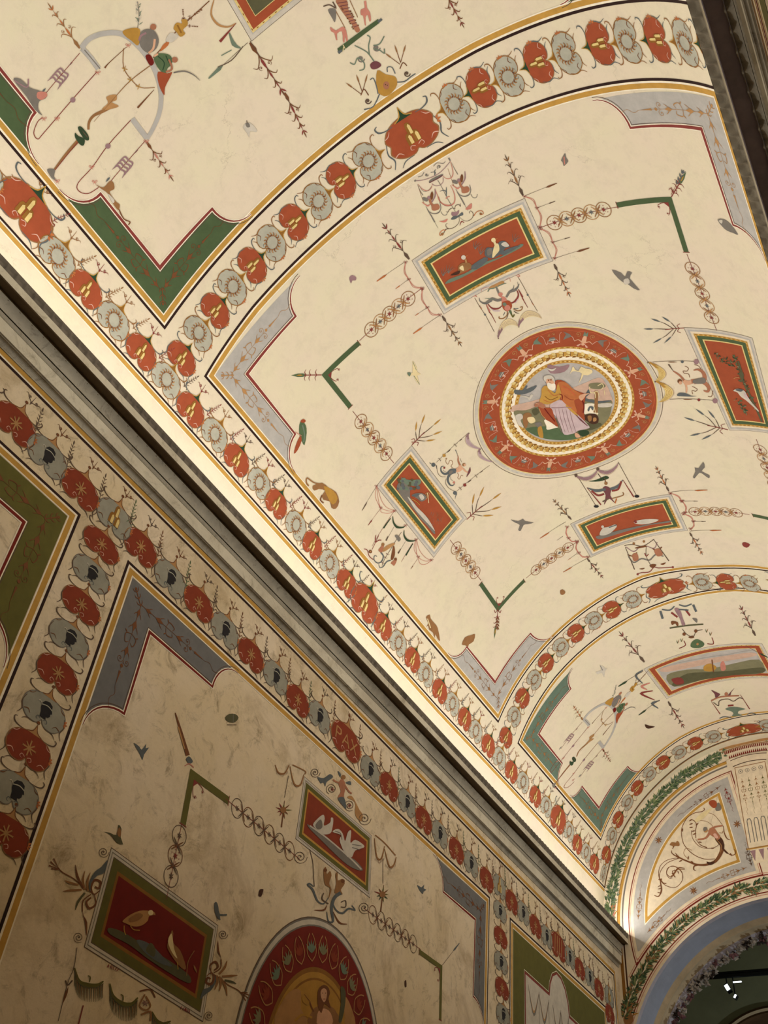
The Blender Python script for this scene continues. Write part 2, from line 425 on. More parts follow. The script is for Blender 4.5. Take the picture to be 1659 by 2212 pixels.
# ---------------------------------------------------------------- long painted border lines
def border(surf, parent, path, inner, name='painted_border', layer=2, thin=True, goldk='gold', sc=1.0):
    """black, white, gold and white stripes beside a path; inner = +1/-1 side on which the panel lies"""
    p = Part(surf, name, parent)
    pen = Pen(p, None, layer)
    pth = path
    pen.line(pth, 0.027*sc, 'black', 0, 0)
    pen.line(offset_path(pth, inner*0.0235*sc), 0.018*sc, 'white', 0, 0)
    pen.line(offset_path(pth, inner*0.058*sc), 0.050*sc, goldk, 0, 0)
    pen.line(offset_path(pth, inner*0.090*sc), 0.012*sc, 'white', 0, 0)
    return p.done()
def dens(pts, step=0.12):
    out = [pts[0]]
    for a, b in zip(pts, pts[1:]):
        d = math.hypot(b[0]-a[0], b[1]-a[1]); n = max(1, int(d/step))
        for i in range(1, n+1): out.append((a[0]+(b[0]-a[0])*i/n, a[1]+(b[1]-a[1])*i/n))
    return out
def rect_path(u0, u1, v0, v1, extra=None): return [(u0, v0), (u1, v0), (u1, v1), (u0, v1), (u0, v0)]
def closed_off(pts, d):
    """offset of a closed polygon (first==last) with mitred corners"""
    n = len(pts)-1; out = []
    for i in range(n):
        a, b, c = pts[i-1 if i else n-1], pts[i], pts[(i+1) % n]
        d1 = (b[0]-a[0], b[1]-a[1]); d2 = (c[0]-b[0], c[1]-b[1]); l1 = math.hypot(*d1); l2 = math.hypot(*d2)
        n1 = (-d1[1]/l1, d1[0]/l1); n2 = (-d2[1]/l2, d2[0]/l2); s = (n1[0]+n2[0], n1[1]+n2[1]); q = s[0]**2+s[1]**2
        out.append((b[0]+s[0]*2*d/q, b[1]+s[1]*2*d/q))
    return out + [out[0]]
def band(p, pts, d0, d1, k, layer):
    """closed band between two offsets of a closed path, cut fine"""
    A, B = closed_off(pts, d0), closed_off(pts, d1)
    for i in range(len(A)-1):
        L = math.hypot(A[i+1][0]-A[i][0], A[i+1][1]-A[i][1]); n = max(1, int(L/0.12))
        for j in range(n):
            t0, t1 = j/n, (j+1)/n
            lerp = lambda P, Q, t: (P[0]+(Q[0]-P[0])*t, P[1]+(Q[1]-P[1])*t)
            p.add([lerp(A[i], A[i+1], t0), lerp(A[i], A[i+1], t1), lerp(B[i], B[i+1], t1), lerp(B[i], B[i+1], t0)], k, layer)
def panel_border(surf, parent, pts, name='painted_border', label=None, sc=1.0):
    p = Part(surf, name, parent, label)
    band(p, pts, -0.013*sc, 0.014*sc, 'black', 2); band(p, pts, 0.014*sc, 0.033*sc, 'white', 2)
    band(p, pts, 0.033*sc, 0.084*sc, 'gold', 2); band(p, pts, 0.084*sc, 0.096*sc, 'white', 2)
    return p.done()
# corner piece: an L of flat colour between the border and a red line, ending in concave notches
def corner_piece(surf, parent, C, Rc, eu, ev, k, label=None, red=True, ar=0.30, name='corner_band', redw=0.036):
    """C outer corner (inside the gold), Rc inner corner on the red line, eu / ev = where the legs end (u of the leg along u, v of the leg along v)"""
    p = Part(surf, name, parent, label)
    su = 1 if eu > Rc[0] else -1; sv = 1 if ev > Rc[1] else -1
    du, dv = abs(C[0]-Rc[0]), abs(C[1]-Rc[1])
    def arc_u(n=9):   # notch at the end of the leg along u
        return [(eu + su*ar*(1-math.cos(PI/2*i/n)), Rc[1] - sv*dv*math.sin(PI/2*i/n)) for i in range(n+1)]
    def arc_v(n=9):
        return [(Rc[0] - su*du*math.sin(PI/2*i/n), ev + sv*ar*(1-math.cos(PI/2*i/n))) for i in range(n+1)]
    au, av = arc_u(), arc_v()
    # fill: leg u as strips
    def strip(A, B, kk, layer):
        for i in range(len(A)-1): p.add([A[i], A[i+1], B[i+1], B[i]], kk, layer)
    n = 14
    A = [(Rc[0] + (eu-Rc[0])*i/n, Rc[1]) for i in range(n+1)]; B = [(q[0], C[1]) for q in A]
    strip(A, B, k, 1); strip(au, [(q[0], C[1]) for q in au], k, 1)
    A = [(Rc[0], Rc[1] + (ev-Rc[1])*i/n) for i in range(n+1)]; B = [(C[0], q[1]) for q in A]
    strip(A, B, k, 1); strip(av, [(C[0], q[1]) for q in av], k, 1)
    p.add([C, (Rc[0], C[1]), Rc, (C[0], Rc[1])], k, 1)
    pen = Pen(p, None, 3)
    # red line with pale edges, following the inner side and both notches
    path = au[::-1] + dens([au[0], Rc, av[0]])[1:] + av[1:]
    sgn = 1
    pen.line(path, redw+0.022, 'white', -1, 0, w1=0.02, w2=0.02)
    pen.line(path, redw, 'dred' if surf is WL or k == 'greyw' else 'wine', 0, 0, w1=0.006, w2=0.006)
    inn = offset_path(path, 0.030 * (1 if su*sv > 0 else -1)); pen.line(inn, 0.006, 'ink', 0, 0)
    return p, pen
def arabesque(pen, x0, y0, x1, y1, k, w=0.012, s=1.0, var=0, k2=None):
    """candelabrum stem with buds, hearts and spirals running from one point to another"""
    L = math.hypot(x1-x0, y1-y0); a = math.atan2(y1-y0, x1-x0)
    q = pen.at(x0, y0, a); k2 = k2 or k
    q.line([(0, 0), (L*0.80, 0)], w*0.45, k, 0, 0, w2=w*0.15)
    q.line([(L*0.80, 0), (L*0.86, 0.02*s), (L*0.92, -0.02*s), (L, 0.01*s)], w*0.3, k)
    def calyx(x, r):
        q.fill([(x-r, 0), (x, r*0.55), (x+r*1.5, 0), (x, -r*0.55)], k2)
        for sg in (1, -1): q.line([(x-r*0.2, 0), (x+r*0.7, sg*r*0.9), (x+r*1.4, sg*r*1.3)], w*0.6, k, 0, 3, w2=w*0.1)
    def heart(x, r):
        for sg in (1, -1):
            q.line([(x, 0), (x+r*0.5, sg*r*1.15), (x+r*1.8, sg*r*0.85), (x+r*1.5, sg*r*0.2)], w*0.75, k, 0, 4, w1=w*0.3, w2=w*0.3)
            q.leaf(x+r*0.3, sg*r*0.95, sg*2.2, r*0.7, r*0.25, k2)
    def spir(x, r):
        for sg in (1, -1): q.spiral(x, sg*r*1.15, r, 1.25, -sg*PI/2, k, w*0.38, 0, sg)
    def spike(x, l, r):
        q.fill([(x, -r), (x+l*0.2, -r*0.6), (x+l, 0), (x+l*0.2, r*0.6), (x, r)], k2)
    m = L
    calyx(m*0.08, 0.036*s); calyx(m*0.21, 0.046*s); heart(m*0.30, 0.056*s); calyx(m*0.46, 0.040*s); spir(m*0.56, 0.036*s)
    q.disc(m*0.61, 0, 0.016*s, k2); spike(m*0.66, m*0.14, 0.013*s)
def ycorner(pen, x, y, dx, dy, k, s=1.0):
    """small forked knot in the corner, pointing to (dx,dy)"""
    a = math.atan2(dy, dx); q = pen.at(x, y, a)
    q.line([(0, 0), (0.16*s, 0)], 0.009*s, k, 0, 0)
    for t in (0.03, 0.09, 0.15):
        for sg in (1, -1): q.line([(t*s, 0), ((t-0.02)*s, sg*0.03*s), ((t-0.045)*s, sg*0.035*s)], 0.008*s, k, 0, 3, w2=0.002)
    q.disc(0, 0, 0.014*s, k)
def corner_orn(pen, C, Rc, eu, ev, k, s=1.0):
    mx, my = (C[0]+Rc[0])/2, (C[1]+Rc[1])/2
    su = 1 if eu > Rc[0] else -1; sv = 1 if ev > Rc[1] else -1
    ycorner(pen, C[0]+su*0.07, C[1]+sv*0.07, su, sv, k, s)
    arabesque(pen, mx, my, eu + su*0.05, my, k, 0.012*s, s); arabesque(pen, mx, my, mx, ev + sv*0.05, k, 0.012*s, s)
# vault panels -------------------------------------------------------------
VPANELS = [
 dict(b=[(-3.9, -3.44), (3.47, -3.436), (3.39, 0.9), (3.41, 3.46), (-3.9, 3.46)], lab='border of the vault panel nearest the camera'),
 dict(b=[(4.155, -3.436), (11.555, -3.405), (11.50, -1.5), (11.46, -0.2), (11.60, 0.9), (11.66, 3.46), (4.11, 3.46), (4.07, 1.0), (4.09, -1.7), (4.10, -2.5)], lab='border of the middle vault panel around the roundel'),
 dict(b=[(12.278, -3.376), (15.95, -3.345), (15.80, -1.0), (15.85, 3.46), (12.30, 3.46), (12.10, 1.0), (12.19, -2.2)], lab='border of the far vault panel beside the end wall'),
]
def dens2(b, st=0.5):
    """closed polygon resampled with smooth sides kept at its listed corners"""
    return b + [b[0]]
for P in VPANELS:
    panel_border(VA, ceiling, P['b'] + [P['b'][0]], 'painted_border', P['lab'])
# low border along the springing of the vault
for sg, lab in ((-1, 'lowest gold and black border line above the left cornice'), (1, None)):
    p = Part(VA, 'painted_border', ceiling, lab); pen = Pen(p, None, 2)
    pts = [(U0, sg*4.022), (4.5, sg*4.02), (10.0, sg*4.035), (12.5, sg*3.995), (16.62, sg*3.955)]
    pts = dens(pts, 0.8)
    pen.line(pts, 0.022, 'black', 0, 0); pen.line([(u, v+sg*0.020) for u, v in pts], 0.014, 'white', 0, 0)
    pen.line([(u, v+sg*0.052) for u, v in pts], 0.046, 'gold', 0, 0); pen.line([(u, v+sg*0.082) for u, v in pts], 0.012, 'white', 0, 0)
    p.done()
p = Part(VA, 'painted_border', ceiling, 'dark line where the vault meets the end wall'); pen = Pen(p, None, 2)
pts = dens([(16.60, -3.98), (16.55, -3.0), (16.52, -1.8), (16.46, -0.9), (16.44, 0), (16.47, 1), (16.5, 3.98)], 0.1)
pen.line(pts, 0.020, 'brownd', 0, 0); pen.line([(u+0.025, v) for u, v in pts], 0.022, 'goldd', 0, 0); p.done()
def cpiece(surf, par, C, Rc, eu, ev, k, lab=None, orn='brown', ar=0.3, redw=0.036):
    p, pen = corner_piece(surf, par, C, Rc, eu, ev, k, lab, ar=ar, redw=redw); o = p.done(); p2 = Part(surf, 'candelabrum_ornament', o); corner_orn(Pen(p2, None, 4), C, Rc, eu, ev, orn, 1.0); p2.done()
# middle panel (grey)
cpiece(VA, ceiling, (4.245, -3.345), (4.55, -3.03), 5.52, -2.17, 'grey', 'grey corner band with brown candelabra, near left of the middle panel', 'tan')
cpiece(VA, ceiling, (11.465, -3.315), (11.04, -3.02), 10.06, -2.10, 'grey', 'grey corner band, far left of the middle panel', 'sepia')
cpiece(VA, ceiling, (4.215, 3.37), (4.55, 3.03), 5.55, 2.14, 'grey', 'grey corner band beside the right cornice', 'tan')
cpiece(VA, ceiling, (11.55, 3.37), (11.1, 3.03), 10.1, 2.12, 'grey', None, 'sepia')
# near panel (green)
cpiece(VA, ceiling, (3.375, -3.345), (3.05, -3.045), 2.16, -2.22, 'green', 'green corner band pointing down at the left border', 'brown')
cpiece(VA, ceiling, (3.30, 3.37), (3.0, 3.03), 2.1, 2.2, 'green', None, 'brown')
cpiece(VA, ceiling, (-0.1, -3.345), (0.1, -3.045), 1.29, -2.22, 'green', 'green band at the left edge of the near vault panel', 'brown')
# far panel (teal green)
cpiece(VA, ceiling, (12.37, -3.28), (12.69, -2.99), 13.70, -2.09, 'teal', 'grey green corner band, near left of the far panel', 'sepia', ar=0.22)
cpiece(VA, ceiling, (15.85, -3.25), (15.42, -2.97), 14.58, -2.07, 'teal', 'grey green corner band, far left of the far panel', 'sepia', ar=0.22)
cpiece(VA, ceiling, (12.39, 3.37), (12.7, 3.0), 13.70, 2.09, 'teal', None, 'sepia', ar=0.22)
# ---------------------------------------------------------------- medallions
def wreath(q, r=0.21, k='brown', n=17):
    for i in range(n):
        a = 2*PI*i/n + 0.3
        x, y = r*math.cos(a), r*math.sin(a)*1.15
        q.leaf(x, y, a+PI/2+0.75, 0.105, 0.046, 'sepia' if i % 3 else k); q.leaf(x, y, a+PI/2-0.6, 0.095, 0.036, 'sepia' if i % 2 else 'tan')
        q.line([(x, y), (x-0.04*math.sin(a), y+0.045*math.cos(a))], 0.007, 'sepia', 0, 0)
def mounts(q, s=1.0):
    def hump(x, y, w, h):
        q.fill([(x-w, y), (x-w, y+h*0.7), (x-w*0.6, y+h*0.95), (x, y+h), (x+w*0.6, y+h*0.95), (x+w, y+h*0.7), (x+w, y)], 'goldd')
        q.fill([(x-w*0.15, y+0.01), (x-w*0.15, y+h*0.72), (x+w*0.35, y+h*0.85), (x+w*0.8, y+h*0.65), (x+w*0.8, y+0.01)], 'goldl', 1)
    hump(0, 0.01*s, 0.05*s, 0.25*s); hump(-0.062*s, -0.17*s, 0.055*s, 0.23*s); hump(0.062*s, -0.17*s, 0.055*s, 0.23*s)
def star(q, r=0.15, k='tan'):
    for i in range(8):
        a = PI*i/4; l = r if i % 2 == 0 else r*0.85
        q.fill([(0.012*math.cos(a+1.5), 0.012*math.sin(a+1.5)), (l*math.cos(a+0.09), l*math.sin(a+0.09)), (l*0.82*math.cos(a), l*0.82*math.sin(a)), (l*math.cos(a-0.09), l*math.sin(a-0.09)), (0.012*math.cos(a-1.5), 0.012*math.sin(a-1.5))], k)
def head(q, k='dark'):
    q.fill([(-0.10, -0.20), (-0.11, -0.07), (-0.14, 0.0), (-0.15, 0.10), (-0.09, 0.19), (0.02, 0.22), (0.11, 0.17), (0.13, 0.07), (0.16, 0.0), (0.12, -0.02), (0.13, -0.08), (0.09, -0.13), (0.04, -0.14), (0.06, -0.20)], k)
    q.line([(-0.15, 0.07), (0.0, 0.11), (0.135, 0.07)], 0.022, 'med', 1, 3)
    q.line([(-0.15, 0.09), (-0.21, 0.13), (-0.24, 0.10)], 0.014, 'greyl', 1, 3)
HEART = [(0, -0.235), (-0.05, -0.33), (-0.17, -0.395), (-0.31, -0.36), (-0.43, -0.24), (-0.485, -0.06), (-0.455, 0.13), (-0.35, 0.27), (-0.20, 0.345), (-0.07, 0.365),
         (0.07, 0.365), (0.20, 0.345), (0.35, 0.27), (0.455, 0.13), (0.485, -0.06), (0.43, -0.24), (0.31, -0.36), (0.17, -0.395), (0.05, -0.33)]
BIG = [(0, -0.30), (-0.08, -0.36), (-0.22, -0.36), (-0.36, -0.27), (-0.44, -0.13), (-0.40, 0.0), (-0.44, 0.13), (-0.36, 0.28), (-0.22, 0.37), (-0.05, 0.41), (0.05, 0.41), (0.22, 0.37), (0.36, 0.28), (0.44, 0.13), (0.40, 0), (0.44, -0.13), (0.36, -0.27), (0.22, -0.36), (0.08, -0.36)]
def medallion(surf, parent, x, y, a, w, h, kind, lab=None, em_a=0.0, em_s=1.0, sy=None):
    """heart shaped cartouche; local +y is its tip"""
    p = Part(surf, 'medallion', parent, lab); pen = Pen(p, None, 3); q = pen.at(x, y, a, w, h)
    body = dict(mount='red', wreath='med', star='red', head='med', goldmount='med', big='red', pax='red', bigm='red', plain='red')[kind]
    sh = BIG if kind == 'big' else HEART
    wall = surf is WL
    lo = body == 'med'
    if wall: body = {'red': 'redw', 'med': 'medw'}[body]
    edge = 'greyd' if lo and wall else ('goldd' if lo else 'sepia')
    o = [(p_[0]*1.04 + random.uniform(-.006, .006), p_[1]*1.04 + random.uniform(-.006, .006)) for p_ in sh]
    q.fill(o, body, 0, 3)
    oo = cr(o, 3, True); q.line(oo + [oo[0]], 0.020, edge, 1, 0)
    # spike at the tip
    tipk = ('tan' if wall else ('greend' if not lo else 'goldd'))
    q.fill([(-0.16, 0.36), (-0.05, 0.43), (0, 0.62), (0.05, 0.43), (0.16, 0.36)], tipk, 1)
    for sg in (1, -1): q.line([(sg*0.17, 0.37), (sg*0.05, 0.44), (0, 0.63)], 0.020, 'gold' if not wall else 'brown', 2, 3, w2=0.008)
    if wall: q.disc(0, 0.68, 0.04, 'brown', 1, n=8)
    # horns and side curls
    for sg in (1, -1):
        ck = ('slate' if not lo else 'sepia') if not wall else 'ink'
        q.line([(sg*0.22, 0.35), (sg*0.36, 0.35), (sg*0.47, 0.40), (sg*0.50, 0.50), (sg*0.45, 0.53)], 0.030, ck, 1, 4, w1=0.012, w2=0.014)
        q.line([(sg*0.46, 0.10), (sg*0.51, -0.10), (sg*0.46, -0.28), (sg*0.53, -0.44)], 0.026, ck, 1, 4, w1=0.01, w2=0.010)
        q.line([(sg*0.12, -0.40), (sg*0.30, -0.41), (sg*0.40, -0.50)], 0.022, ck, 1, 4, w1=0.01, w2=0.008)
        q.line([(sg*0.44, 0.20), (sg*0.37, 0.22), (sg*0.31, 0.30)], 0.018, 'pinkl' if not lo else 'brown', 2, 3, w2=0.006)
        q.line([(sg*0.43, -0.24), (sg*0.34, -0.20), (sg*0.27, -0.28)], 0.020, 'pinkl' if not lo else 'brown', 2, 3, w2=0.006)
        q.line([(sg*0.03, -0.24), (sg*0.10, -0.20), (sg*0.13, -0.27), (sg*0.08, -0.30)], 0.014, 'pinkl' if not lo else 'slate', 2, 3, w2=0.006)
    for i in range(3): q.leaf(0.48, 0.02*(i-1), (i-1)*0.9, 0.09, 0.05, 'orange', 2)
    p0 = p.done(); p = Part(surf, dict(mount='gold_hills', goldmount='gold_hills', big='gold_hills', wreath='laurel_wreath', star='gold_star', head='profile_head', pax='lettering', bigm='lettering')[kind], p0)
    e = Pen(p, q.T, 6)
    e = e.at(0, 0.0, em_a, em_s, em_s*1.0)
    if kind in ('mount', 'goldmount'): mounts(e, 1.15)
    elif kind == 'big': mounts(e, 1.05)
    elif kind == 'wreath': wreath(e, 0.21)
    elif kind == 'star': star(e.at(0, 0, 0, 1, 1.25))
    elif kind == 'head': head(e.at(0.02, 0.02, 0, 0.8, 0.95))
    elif kind == 'pax':
        L = dict(P=[[(0, 0), (0, 1)], [(0, 1), (0.5, 0.95), (0.55, 0.65), (0.4, 0.48), (0, 0.5)]], A=[[(0, 0), (0.4, 1), (0.8, 0)], [(0.15, 0.35), (0.65, 0.35)]], X=[[(0, 0), (0.7, 1)], [(0, 1), (0.7, 0)]])
        xx = -0.30
        for c, ww in (('P', 0.20), ('A', 0.24), ('X', 0.2)):
            for st in L[c]: e.line([(xx + pp[0]*0.24, -0.13 + pp[1]*0.26) for pp in st], 0.030, 'tan', 0, 0)
            xx += ww
    elif kind == 'bigm':
        for x0 in (-0.22, -0.1, 0.02, 0.14):
            e.line([(x0, -0.25), (x0+0.04, 0.25)], 0.03, 'tan', 0, 0)
    return p.done()
def sprig(pen, x, y, a, s, k, kind=0):
    q = pen.at(x, y, a)
    if kind == 0:      # leafy twig
        q.line([(0, 0), (0.5*s, 0.02*s), (s, 0)], 0.006, k, 0, 3, w2=0.002)
        for i, t in enumerate((0.2, 0.4, 0.55, 0.7, 0.85)):
            for sg in (1, -1): q.leaf(t*s, 0, sg*0.75, 0.20*s*(1.1-t*0.5), 0.034*s, k)
        q.leaf(0.95*s, 0, 0, 0.2*s, 0.06*s, k)
        for sg in (1, -1): q.line([(0.05*s, 0), (0.15*s, sg*0.13*s), (0.06*s, sg*0.2*s)], 0.007, k, 0, 3)
    else:              # knob with twin spirals
        q.line([(0, 0), (0.75*s, 0)], 0.008, k, 0, 0, w2=0.003)
        q.fill([(0.15*s, -0.07*s), (0.3*s, 0), (0.15*s, 0.07*s), (0.1*s, 0)], k)
        for sg in (1, -1):
            q.spiral(0.42*s, sg*0.26*s, 0.12*s, 1.2, PI if sg > 0 else PI, k, 0.005, 0, -sg)
            q.line([(0.2*s, 0), (0.27*s, sg*0.16*s), (0.42*s, sg*0.38*s), (0.5*s, sg*0.5*s), (0.42*s, sg*0.58*s)], 0.006, k, 0, 4, w2=0.002)
# chain along the left springing, centres read in pixels and carried to the vault
LOW = [(57,452),(124,554),(186,624),(246,692),(305.5,759),(359.5,820),(412,884),(464,938),(511.5,992),(560,1043),(597,1087),(639.5,1134),(675,1176),(712,1216.5),(749,1259),(788,1301),(827,1351.5),(860.5,1388.6),(891,1424),(919.6,1456),(950,1491.6),(977,1520),(1004,1552),(1027.7,1579),(1054.7,1609.7),(1079,1637),(1104.6,1666),(1130,1689),(1156.4,1719.5),(1180,1741.5),(1206,1768.5),(1229,1795.5),(1247,1822.5),(1266,1841),(1284,1864.7),(1303,1885)]
low = uv(VA, LOW)
fl = Part(VA, 'sprigs', ceiling, 'fine twigs and spirals between the medallions above the left cornice', True); fp = Pen(fl, None, 3)
def side_chain():
    bigs = {0, 15, 30}; n = len(low); k = 0
    for i, (u, v) in enumerate(low):
        red = (i in bigs) or (i < 15 and i % 2 == 0) or (15 < i < 30 and i % 2 == 0) or (i > 30 and i % 2 == 0)
        if i == 16: red = True
        sp = abs(low[min(i+1, n-1)][0]-low[max(i-1, 0)][0])/2
        if i in bigs:
            medallion(VA, ceiling, u, v + 0.0, 0, 0.60, 0.50, 'mount', ('large red medallion with three gold hills, at the left edge', 0, 0)[0] if i == 0 else None, 0.0, 1.0)
        else:
            medallion(VA, ceiling, u, v, 0, min(sp*0.98, 0.42), 0.37, 'mount' if red else 'wreath', ('red heart medallion with three gold hills', 'grey heart medallion with a laurel wreath')[0 if red else 1] if i < 3 else None, 0, 1.0)
        if i < n-1:
            mu = (u + low[i+1][0])/2
            sprig(fp, mu, v+0.10, PI/2 - 0.35, 0.22, random.choice(('ink', 'wine', 'sepia')), 0)
        sprig(fp, u, v+0.22, PI/2, 0.16, random.choice(('ink', 'sepia', 'wine')), 1)
side_chain()
# the same chain on the hidden right springing and before the frame
for u in [1.3-0.4*i for i in range(0, 11)]:
    medallion(VA, ceiling, u, -3.82, 0, 0.40, 0.37, 'mount' if round((1.3-u)/0.4) % 2 else 'wreath')
for u in [1.0+0.4*i for i in range(0, 38)]:
    medallion(VA, ceiling, u, 3.83, PI, 0.40, 0.37, 'mount' if round((u-1.0)/0.4) % 2 else 'wreath')
fl.done()
def arch_chain(px, extra, big, first_red, bigsize, lab):
    pts = uv(VA, px) + extra
    red = first_red
    for i, (u, v) in enumerate(pts):
        if i == big:
            medallion(VA, ceiling, u, v, PI/2, bigsize[0], bigsize[1], 'big', lab); red = False; continue
        a = 0 if v < 0 else PI
        medallion(VA, ceiling, u, v, a, 0.40, 0.335, 'mount' if red else 'wreath', None, 0, 1.0)
        red = not red
    return
b1 = [(393,773),(429,719),(466,670),(503,619),(546,572),(588,524),(636.5,479),(688,434),(738.5,388.5),(796,347.5),(889.5,290),(981,224),(1038,190),(1098,166),(1162,135.5),(1223,116),(1295.5,94.7),(1355,89),(1419,85.5),(1480,92.5)]
b2 = [(1093,1592),(1111,1547),(1129,1506.7),(1154.7,1467.5),(1180,1431),(1212,1397),(1245,1366.7),(1283.6,1339.7),(1322.5,1316),(1367,1294),(1438,1270.5),(1516,1257),(1568,1257),(1619,1260)]
b3 = [(1310,1845),(1322,1804),(1335.7,1769),(1355.5,1732.7),(1377,1701),(1403.7,1671),(1433,1646),(1468,1624),(1502.5,1605),(1542,1590.4),(1607,1576),(1657,1567)]
arch_chain(b1, [(3.74, 3.53)], 10, True, (0.62, 0.50), 'large lobed red medallion with three gold hills on the near crossing band')
arch_chain(b2, [(11.85, 1.75+0.33*i) for i in range(5)], 10, True, (0.64, 0.46), 'wide lobed red medallion with gold hills on the second crossing band')
arch_chain(b3, [(16.15, 0.85+0.33*i) for i in range(8)], 10, True, (0.66, 0.42), 'lobed red medallion at the crown beside the end wall')
# ---------------------------------------------------------------- painted frames round the pictures
def frame(surf, parent, q, kind, lab, name='painted_picture'):
    """q: four corners in surface coordinates; returns part, pen and the inner field as a bilinear map"""
    p = Part(surf, name, parent, lab)
    def bil(s, t):
        a, b, c, d = q
        return tuple((a[i]*(1-s)+b[i]*s)*(1-t) + (d[i]*(1-s)+c[i]*s)*t for i in (0, 1))
    W_ = (math.dist(q[0], q[1]) + math.dist(q[3], q[2]))/2; H_ = (math.dist(q[0], q[3]) + math.dist(q[1], q[2]))/2
    def ring(d0, d1, k, layer):
        def rect(d): return [(d/W_, d/H_), (1-d/W_, d/H_), (1-d/W_, 1-d/H_), (d/W_, 1-d/H_)]
        A, B = rect(d0), rect(d1)
        for i in range(4):
            j = (i+1) % 4; n = 12
            for m in range(n):
                f = lambda P, Q, t: bil(P[0]+(Q[0]-P[0])*t, P[1]+(Q[1]-P[1])*t)
                p.add([f(A[i], A[j], m/n), f(A[i], A[j], (m+1)/n), f(B[i], B[j], (m+1)/n), f(B[i], B[j], m/n)], k, layer)
    def field(d, k, layer):
        n = 10; m = 10
        for i in range(n):
            for j in range(m):
                g = lambda a, b: bil(d/W_ + (1-2*d/W_)*a, d/H_ + (1-2*d/H_)*b)
                p.add([g(i/n, j/m), g((i+1)/n, j/m), g((i+1)/n, (j+1)/m), g(i/n, (j+1)/m)], k, layer)
    def beads(d, step, k):
        pen = Pen(p, None, 4)
        for (a, b) in ((0, 1), (1, 2), (2, 3), (3, 0)):
            cs = [(d/W_, d/H_), (1-d/W_, d/H_), (1-d/W_, 1-d/H_), (d/W_, 1-d/H_)]
            A, B = bil(*cs[a]), bil(*cs[b]); L = math.dist(A, B); n = max(2, int(L/step))
            for i in range(n):
                t = (i+0.5)/n; x, y = A[0]+(B[0]-A[0])*t, A[1]+(B[1]-A[1])*t; an = math.atan2(B[1]-A[1], B[0]-A[0])
                if i % 2: pen.leaf(x-0.012*math.cos(an), y-0.012*math.sin(an), an, 0.026, 0.010, k)
                else: pen.disc(x, y, 0.007, 'goldl', n=6)
    if kind == 'green':
        ring(-0.012, -0.008, 'ink', 2); ring(-0.008, 0.018, 'greyl', 2); ring(0.018, 0.042, 'greyd' if surf is WL else 'grey', 2); ring(0.042, 0.070, 'cream2', 2)
        ring(0.070, 0.100, 'gold', 2); ring(0.100, 0.150, 'green', 2); ring(0.150, 0.166, 'goldl', 2); field(0.166, 'red', 2); beads(0.085, 0.030, 'goldd')
    elif kind == 'wallA':
        ring(0, 0.006, 'ink', 2); ring(0.006, 0.050, 'greyl', 2); ring(0.024, 0.030, 'greyd', 3); ring(0.050, 0.056, 'ink', 2); ring(0.056, 0.125, 'olive', 2); ring(0.125, 0.150, 'goldd', 2); field(0.150, 'redd', 2)
    elif kind == 'wallB':
        ring(0, 0.005, 'ink', 2); ring(0.005, 0.045, 'greyl', 2); ring(0.028, 0.033, 'ink', 3); ring(0.045, 0.090, 'olive', 2); ring(0.090, 0.112, 'gold', 2); field(0.112, 'redw', 2)
    elif kind == 'land':
        ring(-0.012, -0.008, 'ink', 2); ring(-0.008, 0.030, 'greyl', 2); ring(0.030, 0.038, 'grey', 2); ring(0.038, 0.060, 'goldl', 2); ring(0.060, 0.135, 'red', 2); ring(0.135, 0.150, 'goldl', 2); field(0.150, 'sky', 2); beads(0.049, 0.036, 'goldd')
    return p, Pen(p, None, 5)
FR = {}
FR['P1'] = frame(VA, ceiling, [(4.98, -0.73), (5.76, -0.73), (5.80, 0.66), (4.99, 0.68)], 'green', 'red picture of two ducks in a green and gold frame, nearest the camera')
FR['P2'] = frame(VA, ceiling, [(9.76, -0.715), (10.54, -0.71), (10.66, 0.72), (9.88, 0.73)], 'green', 'red picture of two geese in a green frame beyond the roundel')
FR['Q1'] = frame(VA, ceiling, [VA.pick(815, 1050), VA.pick(937, 1202), VA.pick(1006, 1119), VA.pick(889, 965)], 'green', 'tall red picture of a long billed bird and tree, left of the roundel')
FR['Q2'] = frame(VA, ceiling, [VA.pick(1480, 709), VA.pick(1577, 928), (8.56, 2.60), VA.pick(1624, 731)], 'green', 'tall red picture of a white tailed bird on a branch, right of the roundel')
FR['L3'] = frame(VA, ceiling, [(13.50, -0.90), (14.52, -0.83), (14.66, 1.08), (13.62, 1.03)], 'land', 'landscape picture in a red frame on the far vault panel')
FR['L1'] = frame(VA, ceiling, [(1.15, -0.94), (2.13, -0.965), (2.14, 0.95), (1.15, 0.95)], 'land', 'red framed picture cut off by the top edge')
FR['WA'] = frame(WL, wall_left, uv(WL, [(240, 1830), (471, 1999), (438, 2208), (181, 2046)]), 'wallA', 'large dark red wall picture of two game birds')
FR['WB'] = frame(WL, wall_left, uv(WL, [(657, 1677), (803, 1805), (799, 1940), (638, 1812)]), 'wallB', 'red wall picture of two white doves in an olive frame')
